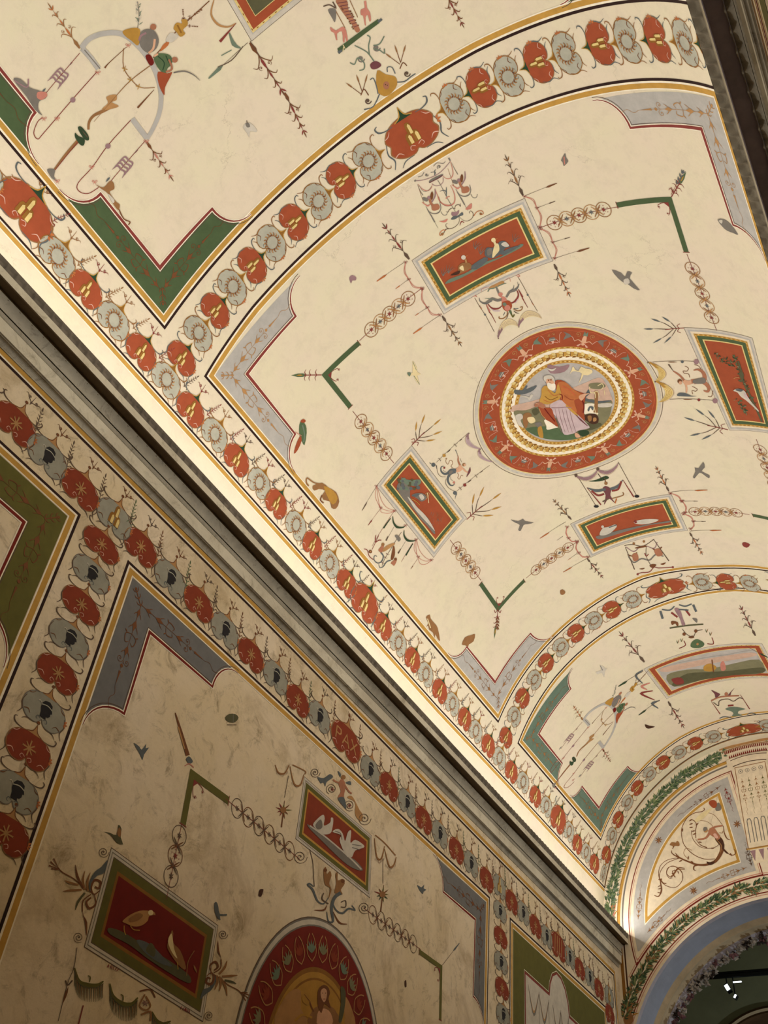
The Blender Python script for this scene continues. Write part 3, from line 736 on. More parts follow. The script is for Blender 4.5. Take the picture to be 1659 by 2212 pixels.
# ---------------------------------------------------------------- roundel
rd = Part(VA, 'roundel', ceiling, 'large round painting ringed by red and gold bands')
RC = (7.775, 0.02)
def annulus(p, c, r0, r1, k, layer, n=96):
    for i in range(n):
        a, b = 2*PI*i/n, 2*PI*(i+1)/n
        P = lambda r, t: (c[0]+r*math.cos(t), c[1]+r*math.sin(t))
        m = max(1, int((r1-r0)/0.15))
        for j in range(m):
            q0, q1 = r0+(r1-r0)*j/m, r0+(r1-r0)*(j+1)/m
            p.add([P(q1, a), P(q1, b), P(q0, b), P(q0, a)], k, layer)
annulus(rd, RC, 0, 0.64, 'sky', 2)
for r0, r1, k in ((0.625, 0.672, 'gold'), (0.672, 0.722, 'white'), (0.722, 0.795, 'gold'), (0.795, 0.842, 'white'), (0.842, 0.872, 'gold'), (0.872, 1.150, 'red'), (1.150, 1.163, 'goldl'), (1.163, 1.205, 'greyl'), (1.183, 1.192, 'grey'), (1.226, 1.232, 'ink')):
    annulus(rd, RC, r0, r1, k, 3 if k != 'sky' else 2)
rp = Pen(rd, None, 4)
for i in range(150):
    a = 2*PI*i/150
    for r in (0.857, 0.648): rp.disc(RC[0]+r*math.cos(a), RC[1]+r*math.sin(a), 0.009, 'goldd' if i % 2 else 'goldl', 0, n=6)
for i in range(54):
    a = 2*PI*i/54; x, y = RC[0]+0.758*math.cos(a), RC[1]+0.758*math.sin(a)
    for sg in (1, -1):
        rp.leaf(x, y, a+PI/2+sg*0.75, 0.078, 0.046, 'goldd' if sg > 0 else 'goldl', 1); rp.leaf(x+0.02*math.cos(a)*sg, y+0.02*math.sin(a)*sg, a+PI/2, 0.06, 0.03, 'goldl', 1)
    rp.line([(x-0.03*math.cos(a), y-0.03*math.sin(a)), (x+0.03*math.cos(a+0.05), y+0.03*math.sin(a+0.05))], 0.006, 'brown', 2, 0)
rd.done()
gr = Part(VA, 'grotesque_ring', ceiling, 'pale little figures, vases and scrolls on the red ring of the roundel'); gp = Pen(gr, None, 5)
for i in range(8):
    a = 2*PI*i/8 + 0.17; c = (RC[0]+1.0*math.cos(a), RC[1]+1.0*math.sin(a)); q = gp.at(c[0], c[1], a+PI/2, 1, 1)
    # winged figure, head inwards
    q.fill([(-0.03, 0.055), (-0.025, -0.02), (-0.015, -0.06), (0.015, -0.06), (0.025, -0.02), (0.03, 0.055)], 'flesh'); q.disc(0, 0.075, 0.020, 'flesh')
    q.fill([(-0.03, -0.05), (-0.02, -0.12), (0, -0.085), (0.02, -0.12), (0.03, -0.05)], 'tealm')
    for sg in (1, -1):
        q.line([(sg*0.025, 0.045), (sg*0.07, 0.02), (sg*0.11, 0.05)], 0.013, 'flesh', 0, 3, w2=0.006)
        q.fill([(sg*0.012, 0.06), (sg*0.05, 0.12), (sg*0.075, 0.105)], 'pinkl'); q.spiral(sg*0.09, -0.06, 0.038, 1.3, PI/2, 'tan', 0.006, 0, sg)
        q.line([(sg*0.11, 0.05), (sg*0.16, -0.01), (sg*0.22, 0.03)], 0.007, 'pinkl', 0, 4)
        q.fill([(sg*0.16, -0.01), (sg*0.25, 0.06), (sg*0.235, -0.03), (sg*0.28, -0.06), (sg*0.19, -0.04)], 'greyd' if i % 2 else 'tealm')
    b = a + PI/8; c = (RC[0]+1.0*math.cos(b), RC[1]+1.0*math.sin(b)); q = gp.at(c[0], c[1], b+PI/2, 1, 1)
    q.fill([(-0.045, 0.02), (-0.03, -0.03), (0.03, -0.03), (0.045, 0.02)], 'greyd'); q.line([(-0.04, 0), (0.04, 0)], 0.008, 'greyl', 1, 0); q.fill([(-0.02, 0.02), (0, 0.07), (0.02, 0.02)], 'pinkl')
    q.line([(-0.06, 0.06), (-0.02, 0.045), (0.02, 0.06), (0.06, 0.045)], 0.006, 'pinkl')
    for sg in (1, -1): q.spiral(sg*0.03, -0.07, 0.022, 1.1, 0, 'tan', 0.005, 0, sg); q.line([(sg*0.05, 0), (sg*0.08, 0.06), (sg*0.1, -0.05), (sg*0.13, -0.08)], 0.005, 'pinkl')
for i in range(64):
    a = 2*PI*i/64; r = 1.115 + 0.012*math.sin(a*16)
    rp2 = 2*PI*(i+1)/64; r2 = 1.115 + 0.012*math.sin(rp2*16)
    gp.line([(RC[0]+r*math.cos(a), RC[1]+r*math.sin(a)), (RC[0]+r2*math.cos(rp2), RC[1]+r2*math.sin(rp2))], 0.006, 'redl', -1, 0)
gr.done()
# ---------------------------------------------------------------- guilloche chains and brackets
def guilloche(surf, parent, a, b, n, r=0.098, lab=None, c1='tan', c2='sepia', alt=('wine', 'slate'), w=0.020, rr=None):
    p = Part(surf, 'guilloche_chain', parent, lab); pen = Pen(p, None, 3)
    L = math.hypot(b[0]-a[0], b[1]-a[1]); q = pen.at(a[0], a[1], math.atan2(b[1]-a[1], b[0]-a[0])); st = L/(n-1) if n > 1 else 0
    q.line([(-r*1.9, 0), (L+r*1.9, 0)], 0.006, 'wine', 0, 0)
    ry = r*0.92
    for i in range(n):
        q.ring(i*st, 0, r*0.86, w*0.42, c1 if i % 2 else c2, 1, ry=ry, n=26)
        if i < n-1:
            for sg in (1, -1): q.line([(i*st+st*0.5-r*0.55, sg*ry*0.72), (i*st+st*0.5, 0), (i*st+st*0.5+r*0.55, -sg*ry*0.72)], w*0.95, c1 if sg > 0 else c2, 2, 4, w1=w*0.3, w2=w*0.3)
        k = alt[i % 2]
        if k == 'wine':
            for j in range(6):
                an = j*PI/3; q.leaf(i*st, 0, an, r*0.36, r*0.10, k, 2); q.disc(i*st+r*0.52*math.cos(an+0.3), r*0.52*math.sin(an+0.3), r*0.06, k, 2, n=5)
            q.disc(i*st, 0, r*0.16, k, 3, n=8)
        else:
            for j in range(6): q.leaf(i*st, 0, j*PI/3+0.3, r*0.34, r*0.11, k, 2)
    return p.done()
def bracket(surf, parent, C, e1, e2, k, w=0.062, lab=None, feather=True, fl=0.42):
    p = Part(surf, 'corner_bracket', parent, lab); pen = Pen(p, None, 3)
    def n(a, b):
        d = math.hypot(b[0]-a[0], b[1]-a[1]); return ((b[0]-a[0])/d, (b[1]-a[1])/d)
    d1, d2 = n(C, e1), n(C, e2)
    I = (C[0]+(d1[0]+d2[0])*w, C[1]+(d1[1]+d2[1])*w)
    for e, d, o in ((e1, d1, d2), (e2, d2, d1)):
        m = 6; L = math.dist(C, e)
        A = [C] + [(C[0]+(e[0]-C[0])*i/m, C[1]+(e[1]-C[1])*i/m) for i in range(1, m+1)]; B = [I] + [(A[i][0]+o[0]*w, A[i][1]+o[1]*w) for i in range(1, m+1)]
        for i in range(m): p.add([A[i], A[i+1], B[i+1], B[i]], k, 3)
        pen.line([(A[-1][0]-o[0]*0.012, A[-1][1]-o[1]*0.012), (B[-1][0]+o[0]*0.012, B[-1][1]+o[1]*0.012)], 0.008, 'wine', 0, 0)
        # inner scroll
        pen.line([I, (I[0]+d[0]*0.09+o[0]*0.008, I[1]+d[1]*0.09+o[1]*0.008), (I[0]+d[0]*0.14+o[0]*0.03, I[1]+d[1]*0.14+o[1]*0.03)], 0.007, 'wine', 0, 3)
        pen.spiral(I[0]+d[0]*0.135+o[0]*0.05, I[1]+d[1]*0.135+o[1]*0.05, 0.018, 1.0, 0, 'wine', 0.006)
    pen.fill([I, (I[0]+d1[0]*0.06, I[1]+d1[1]*0.06), (I[0]+(d1[0]+d2[0])*0.03, I[1]+(d1[1]+d2[1])*0.03), (I[0]+d2[0]*0.06, I[1]+d2[1]*0.06)], 'wine', 1)
    if feather:
        ax, ay = -(d1[0]+d2[0]), -(d1[1]+d2[1]); a = math.atan2(ay, ax); q = pen.at(C[0], C[1], a)
        q.line([(0, 0), (fl*0.6, 0)], 0.010, 'wine', 0, 0); q.leaf(fl*0.45, 0, 0, fl*0.55, 0.045, 'leaf'); q.leaf(fl*0.62, 0, 0, fl*0.22, 0.02, 'ochre', 1)
        for t in (0.15, 0.35, 0.5):
            for sg in (1, -1): q.line([(fl*t, 0), (fl*(t+0.06), sg*0.03), (fl*(t+0.02), sg*0.065)], 0.008, 'wine', 0, 3, w2=0.002)
    return p.done()
bracket(VA, ceiling, (5.30, -2.33), (5.33, -1.75), (5.89, -2.31), 'green', lab='green corner bracket with a leafy finial, near left of the roundel')
bracket(VA, ceiling, (5.32, 2.32), (5.33, 1.64), (5.99, 2.28), 'green', lab='green corner bracket near the right cornice')
bracket(VA, ceiling, (10.18, -2.31), (9.52, -2.30), (10.16, -1.72), 'green', lab='green corner bracket, far left of the roundel')
bracket(VA, ceiling, (10.42, 2.32), (10.38, 1.75), (9.8, 2.28), 'green', lab='green corner bracket cut off by the right edge')
guilloche(VA, ceiling, (5.34, -1.545), (5.33, -1.00), 5, lab='chain of five linked circles left of the duck picture')
guilloche(VA, ceiling, (6.14, -2.28), (6.75, -2.26), 5, lab='chain of five linked circles below the green bracket')
guilloche(VA, ceiling, (8.71, -2.25), (9.30, -2.24), 5)
guilloche(VA, ceiling, (5.37, 0.88), (5.38, 1.47), 5, lab='chain of five linked circles right of the duck picture')
guilloche(VA, ceiling, (6.20, 2.25), (6.86, 2.26), 5)
guilloche(VA, ceiling, (8.95, 2.25), (9.6, 2.26), 5)
guilloche(VA, ceiling, (10.12, -1.49), (10.13, -0.93), 5)
guilloche(VA, ceiling, (10.29, 0.95), (10.33, 1.52), 5)
# ---------------------------------------------------------------- left wall
panel_border(WL, wall_left, [(4.03, -1.385), (4.03, -5.6), (11.43, -5.6), (11.44, -1.435), (4.03, -1.385)], 'painted_border', 'border of the large wall panel with the oval medallion')
panel_border(WL, wall_left, [(-2.0, -1.36), (-2.0, -5.6), (3.40, -5.6), (3.40, -1.37), (-2.0, -1.36)], 'painted_border', 'border of the wall panel at the left edge')
panel_border(WL, wall_left, [(12.12, -1.46), (12.12, -5.6), (15.9, -5.6), (15.9, -1.49), (12.12, -1.46)], 'painted_border', 'border of the far wall panel beside the archway')
p = Part(WL, 'painted_border', wall_left, 'gold and black border line below the cornice'); pen = Pen(p, None, 2)
pts = [(U0, -0.70), (5.7, -0.715), (11.6, -0.80), (16.38, -0.84), (16.40, -5.6)]
pen.line(pts, 0.026, 'black', 0, 0); pen.line(offset_path(pts, 0.022), 0.016, 'white', 0, 0); pen.line(offset_path(pts, 0.055), 0.046, 'gold', 0, 0); p.done()
cpiece(WL, wall_left, (4.13, -1.485), (4.49, -1.815), 5.40, -2.62, 'greyw', 'blue grey corner band on the wall, upper left', 'brown', redw=0.03)
cpiece(WL, wall_left, (11.34, -1.53), (11.03, -1.87), 10.12, -2.78, 'greyw', 'blue grey corner band on the wall, upper right', 'brown', redw=0.03)
cpiece(WL, wall_left, (3.30, -1.47), (2.97, -1.81), 2.1, -2.62, 'olive', 'olive corner band at the left edge of the wall', 'brown', redw=0.03)
p = Part(WL, 'corner_band', wall_left, 'olive band framing the far wall panel'); pen = Pen(p, None, 3)
p.add([(12.22, -1.56), (15.8, -1.59), (15.8, -5.5), (12.22, -5.5)], 'olive', 1)
# inner pale cut-out with a round head in the middle of its top
top = -2.0; cutout = [(12.62, -5.5), (12.62, top), (13.48, top-0.02), (13.52, -1.86), (13.62, -1.72), (13.78, -1.64), (13.95, -1.66), (14.1, -1.76), (14.2, -1.92), (14.24, -2.1), (15.5, -2.15), (15.5, -5.5)]
p.add(cutout, 'greyl', 2); pen.line(cutout, 0.030, 'wine', 0, 0); pen.line(offset_path(cutout, 0.03), 0.008, 'white', 0, 0)
for x0, x1 in ((12.72, 13.1), (13.1, 13.45), (13.6, 13.9), (13.9, 14.2)):
    for d in (0, 0.03): pen.line([(x0, top-0.12), ((x0+x1)/2, top-0.42-d), (x1, top-0.12)], 0.035, 'greyd' if d else 'tan', 0, 5, w1=0.01, w2=0.01)
    pen.line([(x1, top-0.1), (x1, top-0.75)], 0.008, 'ink', 0, 0); pen.leaf(x1, top-0.6, -PI/2, 0.22, 0.04, 'ink')
p.done()
WH = [(34,915,0),(103,985,1),(174,1056,0),(248,1118,2),(304,1181,0),(368,1248.5,1),(429,1302.5,0),(486,1360,1),(542,1414,0),(595.6,1461,1),(643,1512,0),(690,1547,1),(747.5,1599.6,3),(799.8,1663,1),(840,1697.6,0),(879,1733,1),(915,1770,0),(950,1800.5,1),(985.5,1836,0),(1017.5,1864.7,1),(1050.8,1899,0),(1078.5,1914,2),(1105,1947.6,0),(1130,1971,1),(1156.4,2000,0),(1180.8,2022,1),(1206,2043.5,4),(1230.6,2067,1),(1252,2092,0),(1274,2111,1),(1293.5,2135.7,0),(1315.7,2151,2),(1317,2190,0)]
WV = [(219,1176,0),(197.5,1238.4,1),(175.5,1306,0),(150,1378.5,1),(125,1454.4,0),(96,1535.4,1),(62,1616.5,0),(34,1709,1),(12,1800,0)]
WV2 = [(1080,1967.5,1),(1081,2023.6,0),(1082,2078,1),(1084,2134,0),(1086.7,2192,1)]
KD = ('star', 'head', 'goldmount', 'pax', 'bigm')
seen = set()
sp = Part(WL, 'sprigs', wall_left, 'wheat sprigs and spiral twigs between the wall medallions', True); spp = Pen(sp, None, 3)
wl = [(WL.pick(a, b), k) for a, b, k in WH]
for i, ((u, z), k) in enumerate(wl):
    kd = KD[k]; w, h = (0.42, 0.37) if k < 3 else (0.62, 0.46)
    lab = {'star': 'dark red wall medallion with a gold star', 'head': 'grey wall medallion with a dark head in profile', 'goldmount': 'grey wall medallion with gold hills', 'pax': 'large red wall medallion lettered PAX', 'bigm': 'large red wall medallion with gold lettering'}[kd]
    medallion(WL, wall_left, u, z, 0, w, h, kd, lab if kd not in seen else None, 0, 1.15); seen.add(kd)
    if i < len(wl)-2:
        sprig(spp, (u+wl[i+1][0][0])/2, z+0.05, PI/2+0.12, 0.26, random.choice(('brown', 'ink', 'leaf')), 0)
    sprig(spp, u+0.03, z+0.26, PI/2-0.2, 0.15, random.choice(('ink', 'brown')), 1)
for L in (WV, WV2):
    for a, b, k in L:
        u, z = WL.pick(a, b); medallion(WL, wall_left, u, z, 0, 0.42, 0.30, KD[k], None, 0, 1.15)
for i in range(1, 6): medallion(WL, wall_left, 2.55-0.42*i, -1.13, 0, 0.42, 0.37, KD[i % 2])
sp.done()
bracket(WL, wall_left, WL.pick(411, 1660), WL.pick(389, 1778), WL.pick(495, 1722), 'olive', 0.07, 'olive corner bracket on the wall, upper left', False)
bracket(WL, wall_left, WL.pick(955, 2086), WL.pick(953, 2205), WL.pick(905, 2050), 'olive', 0.055, 'olive corner bracket on the wall, right of the oval', False)
guilloche(WL, wall_left, WL.pick(512, 1746), WL.pick(625, 1838), 6, 0.095, 'chain of linked circles left of the dove picture', 'brown', 'ink', ('ink', 'ink'), w=0.016)
guilloche(WL, wall_left, WL.pick(805, 1976), WL.pick(892, 2039), 6, 0.10, 'chain of linked circles right of the oval', 'ink', 'brown', ('ink', 'ink'), w=0.016)
guilloche(WL, wall_left, WL.pick(387, 1805), WL.pick(369, 1893), 3, 0.095, 'chain of linked circles below the olive bracket', 'brown', 'ink', ('ink', 'wine'), w=0.016)
# oval medallion at the foot of the picture
ov = Part(WL, 'oval_painting', wall_left, 'large oval painting of a woman ringed by red palmettes'); 
OC = (7.82, -4.42); op = Pen(ov, None, 3)
def oval(rx, ry, k, dl):
    n = 72; ov.add([(OC[0]+rx*math.cos(2*PI*i/n), OC[1]+ry*math.sin(2*PI*i/n)) for i in range(n)], k, 2+dl)
for j, (rx, ry, k) in enumerate(((1.22, 1.34, 'ink'), (1.21, 1.33, 'greyd'), (1.195, 1.315, 'greyl'), (1.155, 1.27, 'greyd'), (1.14, 1.255, 'dred'), (0.80, 0.90, 'goldd'), (0.76, 0.86, 'ochre'), (0.71, 0.81, 'goldd'), (0.69, 0.79, 'ochre'))): oval(rx, ry, k, j)
for i in range(30):
    a = 2*PI*i/30; rx, ry = 0.965, 1.07; c, s_ = math.cos(a), math.sin(a); x, y = OC[0]+rx*c, OC[1]+ry*s_; an = math.atan2(s_*rx, c*ry); q = op.at(x, y, an, layer=10)
    kk = ('tealm', 'redw', 'hill')[i % 3]
    for j in range(5): q.leaf(-0.05, 0, (j-2)*0.42, 0.12, 0.035, kk)
    for sg in (1, -1): q.line([(-0.12, 0), (-0.05, sg*0.075), (0.06, sg*0.06), (0.12, sg*0.02)], 0.010, 'tan', 0, 4)
ov.done()
# ---------------------------------------------------------------- painted end wall
ew = Part(EW, 'painted_archivolt', wall_end, 'concentric gold, grey and red painted arch lines on the end wall'); ep = Pen(ew, None, 2)
def ew_arc(r, w, k, a0=10, a1=96, c=0.0, dl=0, part=ep, n=90):
    part.line([(r*math.cos(PI*(1-(a0+(a1-a0)*i/n)/180)), c + r*math.sin(PI*(1-(a0+(a1-a0)*i/n)/180))) for i in range(n+1)], w, k, dl, 0)
def two(r, w, k, c=0.0, dl=0, lim=84, a0=-8):
    ew_arc(r, w, k, a0, lim, c, dl); ew_arc(r, w, k, 180-lim, 180-a0, c, dl)
two(2.70, 0.055, 'gold', a0=-4); two(2.725, 0.012, 'goldd', a0=-4); two(2.63, 0.030, 'greyd', a0=-4)
for x, w, k in ((2.695, 0.055, 'goldd'), (2.63, 0.026, 'brownd')):
    for sg in (1, -1): ep.line([(-sg*x, -0.2), (-sg*(x-0.01), -1.15)], w, k, 0, 0)
for r, c in ((2.81, AC), (3.09, AC)):
    a0 = -4 if r < 3 else 34; ew_arc(r, 0.018, 'dred', a0, 180-a0, c); ew_arc(r+0.035*(1 if r > 3 else -1), 0.010, 'pink', a0, 180-a0, c)
ew.done()
# segment panels either side of the aedicule
def seg_panel(sg, lab):
    """sg=+1: left panel; mirrored in x for the right one"""
    p = Part(EW, 'spandrel_panel', wall_end, lab); X = lambda q: (q[0] if sg > 0 else -q[0], q[1])
    xr = -0.33
    def outline(d, do):
        """closed outline of the three cornered field shrunk by d; arcs r=2.52-d from the vault centre and r=3.09+d from the arch centre"""
        ro, ri = 2.52-d, 3.09+d; xe = lambda z: xr - d + (2.4-z)*0.125
        pts = []
        # outer arc from bottom apex to top right
        z = -0.75
        out = []; inn = []
        for i in range(0, 181):
            a = PI*(1-i/180.0*0.62+0.12)
            x, y = ro*math.cos(a), ro*math.sin(a)
            if math.hypot(x, y-AC) > ri and x < xe(y): out.append((x, y))
        for i in range(0, 181):
            a = PI*(1-(0.1+0.5*i/180))
            x, y = ri*math.cos(a), AC + ri*math.sin(a)
            if math.hypot(x, y) < ro and x < xe(y): inn.append((x, y))
        yt = out[-1][1]; yb = inn[-1][1]
        return out[::3] + [(xe(math.sqrt(ro*ro-0.17)), out[-1][1]+0.01), (xe(inn[-1][1]), inn[-1][1]+0.005)] + inn[::-1][::3]
    for d, k, l in ((0, 'dred', 1), (0.018, 'cream2', 2), (0.036, 'pink', 3), (0.045, 'cream2', 4), (0.095, 'grey', 5), (0.295, 'white', 6), (0.31, 'gold', 7), (0.355, 'cream2', 8)):
        p.add([X(q) for q in outline(d, 0)], k, l)
    return p

for sg, lab in ((1, 'grey bordered three cornered panel with a scroll tailed archer'), (-1, 'matching three cornered panel right of the aedicule')):
    p = seg_panel(sg, lab); SP = p if sg > 0 else None
    if sg < 0: p.done()
    else:
        pn = Pen(p, None, 10); X0 = 0
        def along(r, c, a0, a1, k, s=0.8):
            m = 8; f = lambda a: (r*math.cos(PI*(1-a/180)), c + r*math.sin(PI*(1-a/180)))
            A, B = f(a0), f(a1); arabesque(pn, A[0], A[1], B[0], B[1], k, 0.012, s)
        along(2.32, 0, 76, 52, 'brown', 0.7); along(2.34, 0, 3, 18, 'sepia', 0.7); along(3.27, AC, 48, 58, 'sepia', 0.7); along(3.28, AC, 84, 71, 'sepia', 0.7)
        arabesque(pn, -0.50, 2.20, -0.42, 1.72, 'wine', 0.012, 0.7); arabesque(pn, -0.26, 0.72, -0.31, 1.15, 'ink', 0.012, 0.7)
        for a, b in ((EW.pick(1259+680/4.1475, 1500+1308/4.1475)), (EW.pick(1259+1383/4.1475, 1500+1163/4.1475)), (EW.pick(1259+992/4.1475, 1850+308/4.1475))):
            for i in range(8): pn.leaf(a, b, i*PI/4, 0.075, 0.022, 'brown' if i % 2 else 'sepia')
        p.done()
# garlands of leaves
def garland(name, r, c, a0, a1, wid, lab, ks, n):
    p = Part(EW, name, wall_end, lab); q = Pen(p, None, 4)
    for i in range(n):
        t = i/n; a = PI*(1-(a0+(a1-a0)*t)/180); j = random.gauss(0, 0.45)
        rr = r + j*wid*0.5; x, y = rr*math.cos(a), c + rr*math.sin(a)
        base = a - PI/2 if a1 > a0 else a + PI/2; out = a if j > 0 else a + PI
        for m in range(3):
            f = random.uniform(0.1, 0.75); dx, dy = math.cos(base)*(1-f) + math.cos(out)*f, math.sin(base)*(1-f) + math.sin(out)*f
            q.leaf(x, y, math.atan2(dy, dx) + random.uniform(-0.3, 0.3), random.uniform(0.06, 0.11), random.uniform(0.016, 0.028), random.choice(ks), random.randint(0, 1))
    return p.done()
garland('leaf_garland', 2.865, 0, 3, 82, 0.13, 'outer painted laurel garland following the vault', ['leaf', 'leaf', 'tealm', 'leafl', 'leaf', 'leafd'], 680)
garland('leaf_garland', 2.865, 0, 177, 98, 0.13, 'outer painted laurel garland, right of the aedicule', ['leaf', 'leafd', 'green', 'leafl'], 420)
garland('leaf_garland', 2.95, AC, 22, 150, 0.13, 'inner painted leaf garland running round the archway', ['leaf', 'leafd', 'greend', 'leafl', 'sepia', 'green'], 1000)
# aedicule painted at the crown of the end wall
ae = Part(EW, 'painted_aedicule', wall_end, 'painted classical niche with dentils and fluted panels at the crown'); aq = Pen(ae, None, 4)
def bez(x0, x1, z, sag, n=12): return [(x0+(x1-x0)*i/n, z - sag*((2*i/n-1)**2)) for i in range(n+1)]
def bandz(x0, x1, z0, z1, k, dl, sag=0.04):
    A, B = bez(x0, x1, z1, sag), bez(x0, x1, z0, sag)
    for i in range(len(A)-1): ae.add([A[i], A[i+1], B[i+1], B[i]], k, 4+dl)
bandz(-0.50, 0.50, 2.93, 2.985, 'tan', 0, 0.0); bandz(-0.47, 0.47, 2.74, 2.94, 'cream2', 1); bandz(-0.40, 0.40, 2.60, 2.76, 'cream2', 1); bandz(-0.31, 0.31, 0.76, 2.60, 'cream2', 0)
aq.line(bez(-0.47, 0.47, 2.925, 0.04), 0.016, 'sepia', 2, 0); aq.line(bez(-0.33, 0.33, 2.725, 0.04), 0.012, 'brownd', 2, 0); aq.line(bez(-0.30, 0.30, 2.60, 0.04), 0.014, 'brownd', 2, 0)
for i in range(25):
    x = -0.40 + 0.8*i/24; z = 2.89 - 0.04*(x/0.44)**2
    aq.fill([(x-0.011, z-0.03), (x-0.011, z+0.02), (x, z+0.03), (x+0.011, z+0.02), (x+0.011, z-0.03)], 'dred', 3)
for i in range(19):
    x = -0.33 + 0.66*i/18; z = 2.795 - 0.04*(x/0.40)**2
    aq.fill([(x-0.018, z-0.035), (x, z+0.035), (x+0.018, z-0.035)], 'dred', 3)
for x0, x1, z0, z1 in ((-0.27, 0.27, 1.02, 2.53),):
    aq.line([(x0, z0), (x0, z1), (x1, z1), (x1, z0), (x0, z0)], 0.012, 'sepia', 2, 0)
for i, x in enumerate((-0.18, -0.06, 0.06, 0.18)):
    aq.ring(x, 2.44, 0.035, 0.008, 'greyd', 2); aq.disc(x, 2.44, 0.012, 'greyd', 2)
    arabesque(Pen(ae, None, 6), x, 2.30, x, 1.62, ('sepia', 'olive')[i % 2], 0.012, 0.55)
    aq.line([(x-0.035, 1.12), (x-0.035, 1.50), (x-0.02, 1.54), (x+0.02, 1.54), (x+0.035, 1.50), (x+0.035, 1.12)], 0.014, 'greyd', 2, 0)
for x in (-0.2, -0.06, 0.08, 0.22): aq.fill([(x-0.045, 0.98), (x+0.045, 0.98), (x+0.01, 0.79)], 'mauve', 2)
bandz(-0.31, 0.31, 1.0, 1.03, 'gold', 2, 0)
ae.done()
ft = Part(EW, 'painted_vase', wall_end, 'gold leaf finial painted at the foot of the inner garland'); q = px_pen(ft, EW, 1259, 1850, 4.1475, 5)
for a in ((400, 1500), ): 
    q.fill([(375, 1500), (365, 1440), (395, 1400), (385, 1330), (425, 1290), (445, 1340), (430, 1400), (455, 1440), (440, 1500)], 'sepia', 0, 2)
    for x, y, an in ((385, 1340, 3.6), (430, 1330, -0.4), (380, 1420, 3.4), (445, 1420, -0.3), (400, 1290, 4.0), (440, 1290, -0.9), (470, 1360, -1.0)): q.leaf(x, y, an, 62, 16, random.choice(['ochre', 'olive', 'brown']))
q.fill([(250, 425), (295, 425), (292, 470), (258, 470)], 'orange', 0, 0); q.fill([(262, 470), (288, 470), (282, 580), (270, 570)], 'pink', 0, 0)
q.line([(288, 520), (300, 495), (320, 500), (322, 530)], 8, 'ochre'); ft.done()
# ---------------------------------------------------------------- archway: intrados, moulded rib of flowers, room beyond
mat('blue_paint', (160, 166, 184), 0.10, 3.0); mat('tan_paint', (196, 174, 140), 0.22, 2.5); mat('lilac_paint', (186, 180, 190), 0.12, 4.0)
def tunnel(name, segs, a0, a1, label, parent=None, n=64, kind=None):
    """segs: list of (r, dy, material); swept round the arch and down both jambs"""
    ang = [a0+(a1-a0)*i/n for i in range(n+1)]; mats = []; v, f, mi = [], [], []
    path = [('j', -1, ZF+0.01)] + [('a', a) for a in [180-x for x in ang]][0:] + [('j', 1, ZF+0.01)]
    c = len(segs)
    for q in path:
        for r, dy, m in segs:
            if q[0] == 'a': x, z = r*math.cos(math.radians(q[1])), AC + r*math.sin(math.radians(q[1]))
            else: x, z = q[1]*r, q[2]
            v.append((x, TE + SK*x + dy, z))
            if m not in mats: mats.append(m)
    for j in range(len(path)-1):
        for i in range(c-1):
            a = j*c+i; f.append((a, a+c, a+c+1, a+1)); mi.append(mats.index(segs[i][2]))
    return solid(name, v, f, [MATS[m] for m in mats], mi, parent=parent, kind=kind, label=label, smooth=False)
intr = tunnel('door_1', [(AR, 0.0, 'lilac_paint'), (AR, 0.12, 'blue_paint'), (AR-0.01, 0.68, 'tan_paint'), (AR-0.07, 0.80, 'tan_paint'), (AR-0.03, 0.93, 'tan_paint'), (AR-0.05, 1.10, 'lilac_paint'), (AR-0.10, 1.22, 'lilac_paint'), (AR-0.10, 1.34, 'stone')], 0, 180, 'blue and ochre painted reveal of the wide archway', kind='structure')
mat('flower_grey', (176, 168, 160), 0.25, 12, 0.8); mat('flower_dark', (58, 48, 44), 0.2, 12, 0.8); mat('flower_mauve', (128, 92, 98), 0.2, 12, 0.8)
def flower_string():
    v, f, mi = [], [], []; mats = [MATS['flower_grey'], MATS['flower_dark'], MATS['flower_mauve']]
    n = 300
    for i in range(n):
        t = i/n*200 - 10; r = AR - 0.13 + random.uniform(-0.06, 0.05); a = math.radians(t)
        x, z = r*math.cos(a), AC + r*math.sin(a); dy = 1.20 + random.uniform(-0.06, 0.10); k = random.choice((0, 0, 0, 0, 1, 2))
        cx, cy, cz = x, TE + SK*x + dy, z; s = random.uniform(0.045, 0.085)
        for pth in range(4):
            ax = Vector((random.gauss(0, 1), random.gauss(-0.4, 0.6), random.gauss(0, 1))).normalized(); sd = ax.cross(Vector((0.3, 0.8, 0.5))).normalized(); up = ax.cross(sd)
            b = len(v); C_ = Vector((cx, cy, cz))
            for q in (C_, C_+ax*s*0.6+sd*s*0.5, C_+ax*s*1.5, C_+ax*s*0.6-sd*s*0.5, C_+ax*s*0.7+up*s*0.35): v.append(tuple(q))
            for g in ((0, 1, 4), (1, 2, 4), (2, 3, 4), (3, 0, 4), (0, 3, 2, 1)): f.append(tuple(b+e for e in g)); mi.append(k)
    o = solid('flower_garland', v, f, mats, mi, parent=intr, label='carved garland of grey and dark flowers on the inner edge of the archway'); o['kind'] = 'stuff'
flower_string()
mat('room_green', (140, 142, 112), 0.14, 1.2); mat('arch_brown', (96, 70, 46), 0.3, 4.0); mat('painted_dark', (5, 4, 4), 0.1, 4.0)
YB = TE + 5.2
